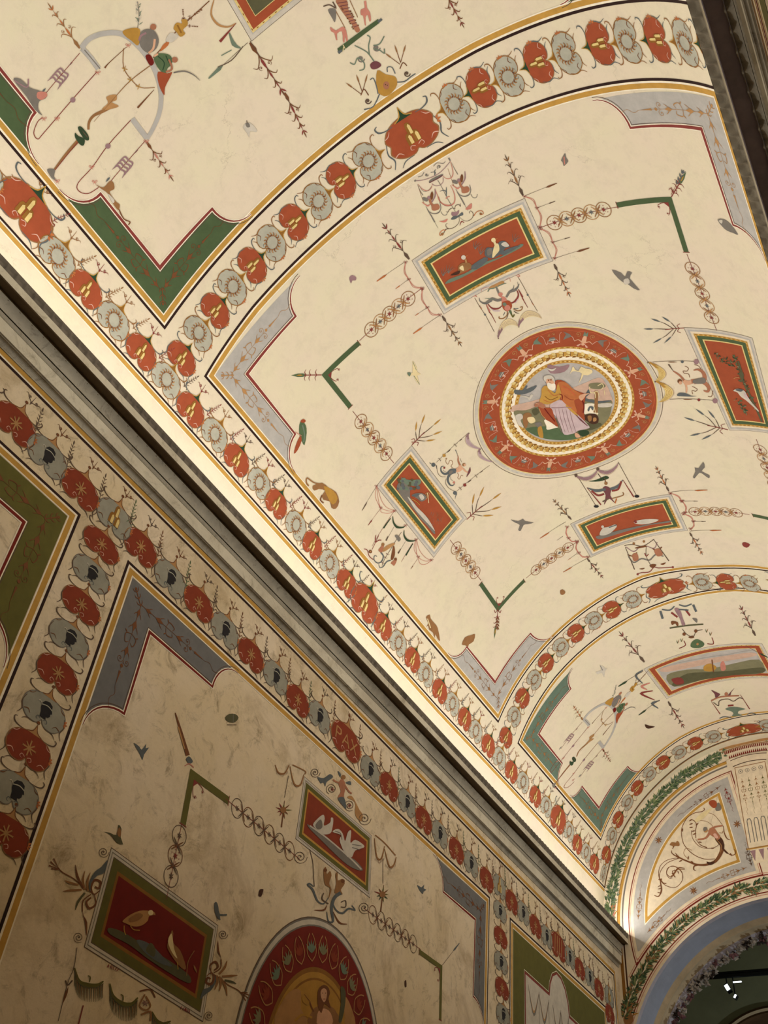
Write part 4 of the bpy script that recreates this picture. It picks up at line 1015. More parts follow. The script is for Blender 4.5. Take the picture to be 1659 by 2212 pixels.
def next_room():
    v = [(-4.5, TE+0.9, ZF), (-4.5, YB, ZF), (-4.5, YB, 3.2), (-4.5, TE+0.9, 3.2), (4.5, TE+0.4, ZF), (4.5, YB, ZF), (4.5, YB, 3.2), (4.5, TE+0.4, 3.2)]
    f = [(0, 1, 2, 3), (5, 4, 7, 6), (3, 2, 6, 7)]
    solid('wall_beyond', v, f, MATS['room_green'], kind='structure', label='olive green walls and ceiling of the dim room beyond the archway')
    # rear wall of that room with its own dark archway
    cx, cz, r = ARC3; xs = [-4.5 + 9.0*i/120 for i in range(121)]; vv, ff = [], []
    for x in xs:
        b = cz + math.sqrt(max(r*r-(x-cx)**2, 0)) if abs(x-cx) < r else ZF
        vv.append((x, YB-0.01, b)); vv.append((x, YB-0.01, 3.2))
    for i in range(120): ff.append((2*i, 2*i+2, 2*i+3, 2*i+1))
    w = solid('wall_rear', vv, ff, MATS['room_green'], kind='structure', label='rear wall of the room beyond with a dark arched doorway')
    rv, rf, rm = [], [], []; seg = [(r+0.16, 0.0), (r+0.15, -0.06), (r+0.10, -0.09), (r+0.06, -0.05), (r+0.02, -0.07), (r, 0.0), (r, 2.55)]
    n = 60
    for i in range(n+1):
        a = PI*i/n
        for q, dy in seg: rv.append((cx + q*math.cos(a), YB-0.01+dy, cz + q*math.sin(a)))
    c = len(seg)
    for i in range(n):
        for j in range(c-1): a = i*c+j; rf.append((a, a+1, a+c+1, a+c)); rm.append(0 if j != 2 else 1)
    solid('door_2', rv, rf, [MATS['arch_brown'], MATS['tan_paint']], rm, kind='structure', label='brown moulded arch of the far doorway')
    solid('dark_backing', [(-4.5, YB+2.6, ZF), (4.5, YB+2.6, ZF), (4.5, YB+2.6, 3.2), (-4.5, YB+2.6, 3.2)], [(0, 3, 2, 1)], MATS['painted_dark'], kind='structure', label='near black backing sheet standing for the darkness beyond the far doorway')  # darkness past the doorway is put into the colour of this sheet
def plane_y(px, py, y):
    v = ray(px, py); t = (y-O[1])/v[1]; return (O[0]+t*v[0], O[2]+t*v[2])
def circ3(a, b, c):
    ax, ay = a; bx, by = b; cx, cy = c; d = 2*(ax*(by-cy)+bx*(cy-ay)+cx*(ay-by))
    ux = ((ax*ax+ay*ay)*(by-cy)+(bx*bx+by*by)*(cy-ay)+(cx*cx+cy*cy)*(ay-by))/d; uy = ((ax*ax+ay*ay)*(cx-bx)+(bx*bx+by*by)*(ax-cx)+(cx*cx+cy*cy)*(bx-ax))/d
    return ux, uy, math.hypot(ax-ux, ay-uy)
ARC3 = circ3(plane_y(1532, 2208, YB), plane_y(1585, 2201, YB), plane_y(1655, 2196, YB))
A_ = plane_y(1537, 2205, YB); B_ = plane_y(1650, 2192, YB); rr_ = 1.5
ARC3 = (B_[0]+0.25, B_[1]-rr_, rr_)
next_room()

p = Part(WR, 'painted_border', wall_right, 'gold, red and dark painted lines on the right wall'); pen = Pen(p, None, 2)
for z, w, k in ((-0.56, 0.03, 'greyd'), (-0.64, 0.05, 'goldd'), (-0.70, 0.02, 'brownd'), (-0.86, 0.05, 'tan'), (-0.98, 0.06, 'redd'), (-1.08, 0.03, 'gold'), (-1.4, 0.35, 'olive')): pen.line([(U0, z), (TE-0.3, z)], w, k, 0, 0)
p.done()
# ---------------------------------------------------------------- traced figures and grotesques
def PT(s): return [tuple(float(a) for a in t.split(',')) for t in s.split()]
def bow(q, x, y, r, w, k):
    for g in (1, -1):
        q.line([(x, y), (x+g*r*0.6, y-r*0.7), (x+g*r*1.1, y-r*0.4), (x+g*r*0.7, y+r*0.1), (x, y)], w, k, 1, 3)
        q.line([(x, y), (x+g*r*0.35, y+r*0.6), (x+g*r*0.6, y+r*1.1)], w, k, 1, 3, w2=w*0.4)
    q.disc(x, y, w*0.9, k, 1, n=6)
class Fig:
    def __init__(s, surf, parent, name, x0, y0, k, layer=6, lab=None, stuff=False):
        s.p = Part(surf, name, parent, lab, stuff); s.q = px_pen(s.p, surf, x0, y0, k, layer); s.k = k
    def f(s, pts, k, dl=0, sm=3): s.q.fill(PT(pts), k, dl, sm); return s
    def l(s, pts, w, k, dl=0, w1=None, w2=None, sm=4): s.q.line(PT(pts), w, k, dl, sm, w1, w2); return s
    def d(s, x, y, r, k, dl=0, ry=None): s.q.disc(x, y, r, k, dl, ry); return s
    def lf(s, x, y, a, ln, wd, k, dl=0): s.q.leaf(x, y, a, ln, wd, k, dl); return s
    def sp(s, x, y, r, t, a0, k, w, sg=1): s.q.spiral(x, y, r, t, a0, k, w, 0, sg); return s
    def stem(s, x0, y0, x1, y1, k, w, sc=1.0, typ=0, k2=None):
        """ornamental spike from (x0,y0) to its tip (x1,y1)"""
        L = math.hypot(x1-x0, y1-y0); a = math.atan2(y1-y0, x1-x0); q = s.q.at(x0, y0, a); k2 = k2 or k
        q.line([(0, 0), (L, 0)], w*0.7, k, 0, 0, w2=w*0.2)
        r = 0.07*L*sc
        if typ == 0:
            q.fill([(0, -r*0.25), (L*0.12, -r*0.55), (L*0.22, 0), (L*0.12, r*0.55), (0, r*0.25)], k)
            for t, m in ((0.28, 1.5), (0.52, 1.0), (0.72, 0.7)):
                for g in (1, -1):
                    q.line([(L*t-r*0.6, 0), (L*t+r*0.5*m, g*r*0.5*m), (L*t+r*1.3*m, g*r*1.3*m), (L*t+r*0.8*m, g*r*1.9*m)], w*0.9, k, 0, 4, w1=w*0.9, w2=w*0.3)
                q.leaf(L*t, 0, 0, r*2.2*m, r*0.5*m, k2, 1)
            for g in (1, -1):
                q.spiral(L*0.42, g*r*1.2, r*0.6, 1.1, 0, k, w*0.5, 0, g); q.leaf(L*0.84, 0, g*0.6, r*1.8, r*0.45, k2)
            q.leaf(L*0.84, 0, 0, L*0.18, r*0.4, k)
        elif typ == 1:     # arrow / tassel
            q.fill([(L*0.62, 0), (L*0.72, r*0.5), (L*0.98, r*0.22), (L, 0), (L*0.98, -r*0.22), (L*0.72, -r*0.5)], k2)
        elif typ == 2:     # wheat
            for t in (0.45, 0.6, 0.75, 0.9):
                for g in (1, -1): q.leaf(L*t, 0, g*0.5, r*2.2, r*0.7, k2)
            q.leaf(L*0.92, 0, 0, r*2, r*0.6, k2)
            for g in (1, -1): q.line([(L*0.1, 0), (L*0.25, g*r*1.3), (L*0.12, g*r*1.9)], w*0.7, k, 0, 3)
        return s
    def done(s): return s.p.done()
OB = {k: FR[k][0].done() for k in ('P2', 'Q1', 'Q2', 'L3', 'L1', 'WA', 'WB', 'P1')}
RO = [o for o in ceiling.children if o.name.startswith('roundel')][0]; OV = [o for o in wall_left.children if o.name.startswith('oval')][0]
# scene in the roundel
a = Fig(VA, RO, 'landscape', 1089, 740, 6.381, 5, 'painted hills, grey sky and water behind the old man')
a.f('120,870 400,800 1000,600 1300,480 1400,560 1465,700 1480,860 1100,900 150,960', 'skyp').f('600,300 760,330 900,300 830,400 640,420', 'mauve', 0).f('1180,560 1340,550 1400,600 1300,640 1180,620', 'hill', 1)
a.f('135,940 300,930 470,880 560,1000 720,1040 1000,1000 1100,800 1250,780 1300,830 1478,790 1480,900 1440,1040 1340,1150 1200,1250 1000,1325 780,1342 560,1320 380,1250 250,1150 170,1050', 'hill', 1)
a.f('300,1180 560,1150 760,1180 1000,1270 980,1325 780,1342 560,1320 400,1262', 'leaf', 2).f('1110,845 1250,840 1240,900 1300,980 1180,970 1100,975', 'white', 2).f('1300,840 1472,830 1472,878 1310,886', 'greyl', 2)
a.l('1270,660 1270,830 1260,960', 46, 'sepia', 3, w2=60).f('1110,740 1160,640 1190,690 1130,760 1300,800 1450,790 1460,810 1300,830 1120,800', 'slate', 2)
a.l('1180,600 1190,680 1250,690 1260,760', 12, 'cream', 4).l('1290,590 1350,560 1370,600 1340,640', 12, 'cream', 4).l('1240,680 1290,670 1310,750', 9, 'cream', 4).l('1380,650 1390,720', 10, 'cream', 4)
a.done()
a = Fig(VA, RO, 'painted_birds', 1089, 740, 6.381, 9, 'eagle and pale doves flying round the old man')
a.f('140,645 250,652 300,585 322,600 305,640 445,582 430,625 370,672 250,712 150,705', 'slate', 0, 2).f('215,735 300,730 345,750 365,708 400,720 350,792 320,760', 'greyl', 1, 2).f('585,345 660,362 720,338 690,378 640,386', 'greyl', 0, 2)
a.f('950,320 985,370 1030,380 1060,325 1120,350 1205,365 1215,410 1150,445 1095,440 1075,490 1035,545 1020,570 1045,510 1070,420 1000,392 940,392 905,430 930,375', 'cream', 0, 2).done()
a = Fig(VA, RO, 'painted_animals', 1089, 740, 6.381, 9, 'lion, horses and white beasts round the feet of the old man')
a.f('155,1000 230,975 262,1030 225,1070 270,1165 200,1135 170,1070', 'greyl').f('265,985 340,960 380,1000 350,1040 300,1180 260,1100', 'sepia').f('320,1030 400,1020 430,1080 370,1110 330,1080', 'cream').f('550,1065 620,1060 740,1150 690,1175 590,1195 580,1140', 'white')
a.f('420,1110 500,1090 520,1150 470,1170', 'greyd').f('460,1180 510,1140 540,1300 480,1290', 'ochre').f('1140,985 1250,975 1300,1030 1290,1100 1210,1115 1120,1060 1100,1010', 'brownd', 1).f('1150,1010 1200,1000 1205,1060 1170,1080', 'sepia', 2).f('1230,1030 1270,1030 1270,1070 1230,1080', 'tan', 2)
a.l('1240,870 1260,950 1290,990', 10, 'cream', 2).f('1150,920 1180,870 1230,880 1220,930 1190,890 1170,940', 'slate', 2).f('380,930 450,900 480,960 420,1000', 'hilld').f('1100,1120 1300,1100 1340,1140 1200,1200 1140,1190', 'hilld', 0).f('1020,1215 1140,1200 1170,1250 1080,1290', 'leafd', 0).done()
a = Fig(VA, RO, 'painted_figure', 1089, 740, 6.381, 11, 'white bearded old man in red and yellow robes with spread arms')
a.f('700,530 830,525 960,640 1110,700 1118,770 1095,900 1110,1080 1010,1010 900,900 760,760', 'red').f('640,830 820,790 990,960 1160,1130 1160,1175 1020,1205 970,1240 830,1262 780,1150 720,1020 655,950', 'lilac', 1)
a.f('470,870 560,890 650,900 690,1010 745,1155 640,1090 555,1040 500,960', 'red', 1).f('520,625 585,585 700,690 740,555 785,680 770,760 700,805 600,845 488,810 512,720', 'gold', 2).f('740,545 850,540 960,640 1060,700 1040,760 965,790 1000,920 985,955 860,850 785,765 785,640', 'orange', 2)
a.f('860,850 985,955 1020,1000 980,990 860,880', 'gold', 3).l('560,730 640,780 740,740', 12, 'goldd', 4).l('540,780 640,815 720,780', 10, 'orange', 4).l('600,640 680,720 760,700', 10, 'orange', 4).l('800,590 900,640 980,720', 12, 'redl', 4).l('830,720 900,770 960,780', 12, 'red', 4).l('650,890 760,890 850,880 930,890', 10, 'mauve', 4)
for x in (700, 750, 800, 850, 900): a.l('%d,900 %d,1040 %d,1230' % (x, x+30, x+90), 9, 'mauve', 3, 3, 4)
a.l('980,980 1060,1060 1150,1140', 22, 'purp', 3, 6, 8).l('1060,760 1100,850 1090,960', 16, 'redd', 3).l('760,700 800,720 800,780', 12, 'redd', 3).l('530,860 600,960 700,1080', 14, 'redd', 3).l('480,900 520,990 570,1040', 12, 'tan', 4)
a.f('570,470 640,460 690,500 690,560 640,600 590,570', 'flesh', 4).f('545,500 550,460 590,440 650,445 690,490 700,550 660,500 590,490 575,530', 'greyl', 5).f('590,565 615,540 650,560 700,555 708,620 670,652 610,625', 'white', 5).d(612, 512, 9, 'brown', 6).d(645, 505, 9, 'brown', 6).l('600,500 660,490', 7, 'fleshd', 6).l('620,545 640,540', 7, 'fleshd', 6)
a.f('415,850 450,820 520,820 570,880 530,900 470,872 430,880', 'fleshd', 3).l('430,825 480,840', 8, 'flesh', 4).f('1030,730 1080,700 1180,688 1130,715 1110,745 1070,790 1040,770', 'flesh', 4).f('975,1240 1010,1240 1050,1285 1000,1302 975,1275', 'flesh', 4).done()
# ducks on the near picture
a = Fig(VA, OB['P1'], 'painted_ducks', 880, 430, 5.184, 6, 'two painted ducks on a reedy bank')
a.f('425,935 480,890 640,830 760,760 900,690 1050,640 1180,560 1270,500 1300,515 1220,570 1060,650 880,730 720,820 560,900 440,945', 'tealm').f('700,760 860,650 900,680 780,780', 'slate', 1).f('1040,600 1160,540 1270,515 1200,560 1090,620', 'slate', 1)
a.f('480,850 560,810 570,750 620,710 700,715 720,760 660,800 560,840', 'sepia', 1).f('480,850 560,805 590,800 570,840', 'brownd', 2).d(628, 650, 26, 'greyl', 2).l('650,670 660,710', 22, 'tan', 2).l('650,640 672,628', 8, 'orange', 2).f('580,770 620,740 630,800', 'cream', 2)
a.f('865,600 890,540 960,540 980,500 1010,500 1040,470 1100,470 1150,530 1100,545 1060,600 1000,640 950,660 880,640', 'slate', 1).f('950,645 960,570 985,500 1020,500 1030,570 990,620 965,650', 'cream', 2).d(965, 455, 26, 'cream', 2).l('972,470 990,510', 26, 'cream', 2).l('985,445 1010,438', 8, 'orange', 2).f('1050,500 1100,475 1140,520 1090,530', 'greyl', 2).f('890,570 940,545 950,600 900,630', 'greyd', 2)
for x, y in ((400, 860), (820, 620), (1200, 480), (760, 560), (460, 830)):
    for an in (-1.2, -1.6, -2.0, -0.9): a.l('%d,%d %.0f,%.0f %.0f,%.0f' % (x, y, x+45*math.cos(an), y+45*math.sin(an), x+95*math.cos(an+0.2), y+95*math.sin(an+0.2)), 5, 'greyd', 0, 5, 2)
a.done()
# bird and tree
a = Fig(VA, OB['Q1'], 'painted_bird', 780, 950, 6.9125, 6, 'long billed wading bird beside a leaning tree')
a.f('530,690 600,620 720,680 730,860 800,950 860,1060 960,1130 1010,1200 1100,1370 1080,1400 980,1280 880,1180 820,1090 720,970 640,900 560,780', 'greyd').f('690,850 740,890 830,1000 950,1120 1030,1230 1100,1360 1040,1300 900,1150 790,1020', 'greyl', 1).f('590,560 640,580 740,600 870,590 890,640 830,690 740,680 660,660', 'tealm', 1)
for i in range(26): a.d(random.uniform(520, 860), random.uniform(590, 740), random.uniform(14, 30), random.choice(('slate', 'tealm', 'hilld')), 1)
a.f('750,830 800,800 900,795 960,830 970,880 900,920 840,880 790,850', 'greyd', 2).f('750,835 830,800 860,810 820,850', 'slate', 3).f('860,830 900,810 940,860 900,900', 'greyl', 3).l('960,890 1000,840 1010,790 960,800 980,850', 9, 'tan', 3).l('985,790 1000,900 1005,940', 10, 'cream', 3).l('750,880 820,920 870,970', 10, 'ochre', 3)
for i in range(22): 
    x, y = random.uniform(1000, 1220), random.uniform(1100, 1300); a.l('%f,%f %f,%f' % (x, y, x+random.uniform(-30, 40), y+random.uniform(-60, -10)), 5, random.choice(('greyd', 'hill', 'tealm')), 0, 2, 2)
a.done()
a = Fig(VA, OB['Q2'], 'painted_bird', 1400, 670, 6.4054, 6, 'grey bird with a long white tail on a mossy branch')
for i in range(120):
    t = random.random()
    if i % 4 == 0: x, y = 920+260*t, 620+150*t+random.uniform(-40, 40)
    elif i % 4 == 1: x, y = 1200+80*t, 650+230*t+random.uniform(-20, 20)
    elif i % 4 == 2: x, y = 1300+220*t, 900+500*t+random.uniform(-30, 30)
    else: x, y = 1240+120*t+random.uniform(-30, 30), 1230+180*t
    a.q.leaf(x, y, random.uniform(0, 6.28), random.uniform(25, 55), random.uniform(10, 22), random.choice(('hilld', 'leaf', 'hill', 'leafd')), random.randint(0, 2))
a.l('1250,700 1300,860 1330,1000 1440,1230 1520,1400 1580,1540', 26, 'hilld', 1).f('1185,1110 1215,1085 1270,1080 1340,1110 1380,1180 1440,1270 1530,1370 1530,1395 1440,1310 1360,1240 1290,1190 1240,1130', 'greyl', 3).f('1215,1090 1270,1080 1320,1100 1290,1120 1240,1110', 'slate', 4).f('1330,1130 1380,1180 1400,1230 1350,1200', 'lilac', 4).l('1190,940 1240,920 1270,930', 8, 'tan', 3).f('1260,870 1300,840 1330,880 1320,960 1290,990 1250,960 1290,950', 'hilld', 3).done()
a = Fig(VA, OB['P2'], 'painted_geese', 1099, 1100, 2.9625, 6, 'two pale geese on a bank')
a.f('555,175 600,160 740,125 860,100 1040,70 1020,85 900,100 720,150 640,175 580,190', 'greyd').f('580,160 600,120 640,110 680,95 690,110 650,150 610,165', 'greyl', 1).d(600, 110, 9, 'greyl', 1).f('800,85 830,68 900,60 960,65 920,85 850,95', 'greyl', 1).d(812, 78, 10, 'wine', 1).l('640,115 690,98', 6, 'slate', 2).done()
a = Fig(VA, OB['L3'], 'painted_landscape', 1099, 1100, 2.9625, 5, 'hazy landscape with dark hills, trees and a pink building')
a.f('960,1020 1050,990 1200,960 1400,930 1560,900 1590,915 1600,1000 1400,1050 1200,1090 1060,1130', 'sky', 0, 0).f('980,1015 1160,975 1360,940 1550,915 1570,940 1300,985 1010,1040', 'skyp', 1)
a.f('1010,1060 1140,1025 1280,1020 1420,990 1600,960 1625,1045 1440,1060 1240,1090 1060,1135', 'hill', 1).f('1050,1110 1140,1050 1290,1040 1430,1030 1620,1010 1625,1045 1440,1060 1240,1090 1070,1130', 'hilld', 2)
a.f('1250,1000 1290,985 1330,1010 1300,1035 1250,1030', 'ochre', 3).f('1355,985 1375,970 1390,1020 1360,1030', 'pink', 3).f('1040,1085 1100,1075 1120,1110 1070,1120', 'wine', 3).l('1300,960 1310,1040', 8, 'brown', 3).done()
a = Fig(VA, OB['L1'], 'painted_landscape', 550, 0, 2.9625, 5, 'dark brown corner of a cut off landscape')
a.done() if a.p.f else None
u_ = [(1.29, -0.80), (1.99, -0.82), (1.99, 0.80), (1.29, 0.80)]
pp = Part(VA, 'painted_landscape', OB['L1'], 'dark brown landscape cut off by the frame'); pp.add(u_, 'hilld', 5); pp.done()
# birds on the wall pictures
a = Fig(WL, OB['WA'], 'painted_birds', 0, 1652, 2.9625, 6, 'two brown game birds on a dark slope')
a.f('690,1045 760,1060 850,1110 960,1180 1090,1260 1200,1340 1220,1390 1180,1390 1060,1320 940,1240 820,1150 700,1085', 'hilld').f('870,1120 960,1150 1040,1230 1100,1290 1020,1270 920,1200', 'slate', 1)
a.f('780,1000 830,960 890,935 950,935 985,945 985,960 950,970 940,1000 900,1030 850,1035 800,1015', 'tan', 1).f('820,985 880,950 910,965 880,995 830,1010', 'sepia', 2).d(960, 947, 17, 'cream', 2).l('975,955 990,962', 5, 'tan', 2).l('790,1030 790,1060 800,1090', 6, 'ochre', 2).l('830,1030 850,1055 890,1060', 6, 'ochre', 2)
a.f('1065,1160 1080,1110 1095,1060 1105,1080 1105,1140 1150,1190 1185,1290 1170,1310 1120,1260 1080,1200', 'sepia', 1).f('1070,1130 1090,1080 1100,1110 1110,1180 1130,1240 1095,1200', 'cream', 2).l('1130,1260 1135,1310', 6, 'ochre', 2).l('1240,1190 1200,1260 1190,1350', 5, 'sepia', 1).lf(1235, 1280, 1.2, 60, 14, 'sepia', 1).f('930,1190 960,1140 990,1180 980,1230', 'hilld', 1).done()
a = Fig(WL, OB['WB'], 'painted_doves', 550, 1652, 2.9625, 6, 'two white doves, one spreading its wings')
a.f('335,380 380,410 470,470 560,560 640,610 690,670 660,675 590,640 500,560 420,480 350,410', 'greyd').l('350,390 460,470 600,590 680,670', 9, 'greyl', 1)
a.f('370,385 400,345 435,320 445,345 440,390 480,370 485,340 500,345 495,400 480,440 430,445 400,420', 'greyl', 1).f('385,385 420,350 430,400 400,415', 'greyd', 2)
a.f('495,430 530,410 560,440 575,490 590,440 605,420 615,430 610,500 640,480 690,510 695,530 640,550 620,590 590,590 560,540 540,480 550,450', 'greyl', 1).l('620,510 680,520', 5, 'greyd', 2).l('620,530 670,545', 5, 'greyd', 2).l('510,425 545,440 555,480', 5, 'greyd', 2).done()
# woman in the oval
a = Fig(WL, OV, 'painted_figure', 550, 1652, 2.9625, 11, 'painted half figure of a long haired woman holding a leaf and a staff')
a.f('120,1659 180,1500 240,1440 290,1450 290,1560 330,1659', 'tan', 0).f('640,1659 600,1520 560,1480 570,1600 575,1659', 'tan', 0).f('340,1660 360,1580 400,1545 480,1545 520,1590 545,1660', 'sepia', 1).f('390,1640 400,1580 440,1560 480,1590 490,1660 400,1660', 'flesh', 2)
a.f('395,1500 400,1440 430,1410 460,1420 475,1460 465,1500 480,1560 440,1530 420,1590 400,1550', 'brown', 3).f('415,1450 435,1430 455,1450 450,1500 435,1520 418,1490', 'flesh', 4).f('545,1420 575,1450 570,1550 550,1640 530,1640 545,1530', 'hilld', 2).d(330, 1495, 34, 'ochre', 2, 42).l('345,1520 370,1580', 8, 'brown', 2).l('310,1470 350,1520', 4, 'brown', 3).l('250,1640 300,1600 360,1620', 14, 'ochre', 2)
a.d(427, 1462, 3, 'brownd', 5).d(446, 1462, 3, 'brownd', 5).l('430,1500 445,1500', 4, 'wine', 5).done()
# ornament between border and duck picture
a = Fig(VA, ceiling, 'grotesque_swag', 880, 330, 8.295, 4, 'two winged cupids in swags above the duck picture')
for dx, dy in ((0, 0), (536, -312)):
    def s(t): return ' '.join('%g,%g' % (x+dx, y+dy) for x, y in PT(t))
    a.f(s('370,800 400,780 430,820 430,870 470,920 540,910 580,960 560,1010 490,1035 440,1020 430,950 400,900'), 'fleshd').d(385+dx, 800+dy, 30, 'mauve', 1).f(s('270,800 330,800 370,840 350,870 290,850'), 'greyd', 1).f(s('410,760 440,690 465,740 450,830 425,830'), 'brown', 1)
    a.l(s('400,920 370,950 330,930 260,880'), 24, 'pink', 1, 20, 10).l(s('440,880 490,790 500,720 495,640'), 22, 'mauve', 1, 20, 12).l(s('330,960 400,1060 490,1090 570,1060 600,980 580,880'), 20, 'greyd', 0, 6, 8).l(s('350,1010 430,1130 490,1240'), 20, 'greyd', 0, 3, 22).l(s('490,1240 550,1350'), 10, 'greyd', 0, 6, 4).l(s('300,910 260,800 190,590'), 5, 'sepia', -1)
    a.l(s('600,1050 640,1110 700,1110 720,1050'), 8, 'greyd')
a.l('500,660 540,760 570,850 650,920 760,940 840,890 850,780 820,670 770,580', 24, 'pink', 0, 8, 8).l('560,780 600,890 700,950 790,940', 7, 'wine', 1).l('160,500 260,490 400,450 560,370 680,260 770,150', 11, 'mauve').l('190,560 260,640 350,680 420,640 450,560', 16, 'pink', 0, 6, 6).l('210,580 290,690 380,670 430,600', 6, 'greyd').l('620,400 700,460 780,450 820,370 800,250 770,150', 16, 'pink', 0, 6, 6)
a.f('395,540 400,490 500,430 620,380 640,400 580,450 480,500', 'greyd').l('400,530 500,480 630,400', 16, 'purp', 1).l('440,550 500,590 580,580 640,520 640,440', 10, 'mauve').l('545,490 620,620 700,780 760,890 860,1050', 8, 'greyd')
a.l('700,770 690,690 640,670 580,690', 14, 'slate', 0, 10, 6).l('700,740 700,670 700,610', 16, 'slate', 0, 14, 5).l('690,820 720,790 760,780', 18, 'pink').f('790,1100 800,1060 870,1060 925,1025 920,1080 880,1120 810,1130', 'mauve').f('780,1190 830,1130 910,1120 980,1060 1000,1110 930,1140 850,1190', 'slate', 0)
for dx, dy, g in ((0, 0, 1),):
    a.l('860,1000 800,990 750,1020 730,1060 690,1050', 12, 'ink', 0, 8, 4).l('850,990 870,940 930,930 950,960 950,900', 12, 'ink', 0, 8, 4)
    a.l('920,1130 930,1230 860,1320 760,1360 700,1330 690,1280 720,1265', 10, 'ink', 0, 4, 6).l('920,1130 990,1200 1080,1220 1160,1170 1180,1090 1140,1040 1110,1060 1115,1085', 10, 'ink', 0, 4, 6)
    a.l('760,1360 690,1370 650,1440', 12, 'ink').l('650,1440 590,1480 585,1430 640,1380 690,1390', 12, 'orange').d(625, 1455, 24, 'sepia', 1).l('1190,1130 1250,1050 1340,1040 1360,1090 1310,1110', 12, 'orange').d(1315, 1090, 22, 'sepia', 1)
    a.f('565,1220 640,1215 720,1180 700,1230 640,1245', 'pink').f('1040,1010 1080,960 1150,900 1150,990 1090,1015', 'pink').l('940,1300 970,1230 1020,1250', 18, 'wine', 0, 6, 6)
a.l('130,490 150,510', 50, 'greyd', 0, 40, 30, 0).l('740,90 770,140', 46, 'greyd', 0, 30, 20, 0).sp(345, 390, 32, 1.0, 0, 'greyd', 14).sp(570, 250, 40, 1.1, 2, 'greyd', 14).l('190,430 260,410 300,340', 10, 'greyd').l('470,240 530,180 640,190 680,150', 10, 'greyd').l('490,400 500,340 420,350', 10, 'slate').l('490,390 490,320 510,300', 12, 'slate')
a.l('180,560 230,680 280,760', 9, 'greyd', 0, 3, 14).l('790,170 850,290 905,385', 9, 'greyd', 0, 3, 14).done()
a = Fig(VA, ceiling, 'grotesque_figure', 1020, 580, 9.217, 4, 'winged half figure with a basket on its head and pink drapery')
a.f('330,420 350,360 470,300 600,240 640,280 580,320 420,390', 'tan').l('310,460 350,400 420,390 600,310 680,290', 26, 'tealm', 0, 20, 14).l('480,370 510,440 540,520', 40, 'greyd', 0, 24, 30).f('520,500 560,470 610,500 590,550 640,560 680,600 690,660 620,680 580,640 590,590 530,540', 'pink', 1)
a.f('590,680 660,640 740,640 790,710 780,790 700,850 620,800', 'red', 1).f('600,700 650,670 690,720 660,760', 'tealm', 2).d(700, 780, 60, 'pink', 2)
a.l('600,610 500,630 400,600 330,650 250,690 160,650 140,580', 60, 'greyd', 0, 50, 6).l('440,610 350,600 250,590', 16, 'tealm', 1, 10, 4).l('400,640 300,690 200,690', 14, 'slate', 1, 10, 4).l('680,570 740,470 800,440 860,420 910,360 940,300', 60, 'greyd', 0, 40, 6).l('760,440 820,390 830,320', 14, 'slate', 1, 14, 4).l('860,420 920,360 900,260', 12, 'slate', 1, 12, 4)
a.l('310,700 370,770 440,800 530,790 590,740', 34, 'wine', 0, 16, 16).l('380,780 440,840 560,840', 26, 'lilac', -1).l('890,430 920,520 880,620 800,680 740,670', 40, 'wine', 0, 16, 12).l('920,600 860,680', 20, 'lilac', 1)
for t in ('280,710 340,860 380,910 470,1080', '920,410 1000,580 1030,640 1110,780'): a.l(t, 20, 'wine', 0, 16, 8)
a.l('290,720 350,850', 36, 'pink', 0, 10, 30).l('930,420 1005,570', 40, 'wine', 0, 10, 34)
for t in ('50,580 150,760 260,920 350,1090 440,1260', '910,160 1020,350 1110,520 1200,680 1300,850'): a.l(t, 8, 'ink')
for x, y in ((255, 915), (1105, 520)): a.d(x, y, 20, 'slate', 1)
for x, y in ((165, 760), (1195, 680)): a.q.leaf(x, y, 1.05, 60, 16, 'orange', 1); a.q.leaf(x, y, 1.05+PI, 40, 12, 'wine', 1)
a.l('820,800 900,840 980,820 1000,760 950,770', 20, 'sepia', 0, 16, 14).l('830,790 870,800 920,790', 12, 'slate').l('830,840 880,880 940,890', 16, 'ink', 0, 14, 4).l('700,850 690,930 620,990 540,990 540,950', 20, 'sepia', 0, 16, 18).l('650,870 620,930', 14, 'slate').l('720,870 700,960 660,1010', 14, 'ink', 0, 12, 4).f('730,840 770,830 795,900 790,940 760,900', 'leaf').l('780,900 810,960 840,910', 24, 'olive')
a.l('10,560 60,540 90,560 60,520', 12, 'pink').l('870,140 920,120 950,150 900,160', 12, 'pink').l('180,460 200,400 340,360', 8, 'pink').l('640,240 740,180 760,260', 6, 'pink').done()
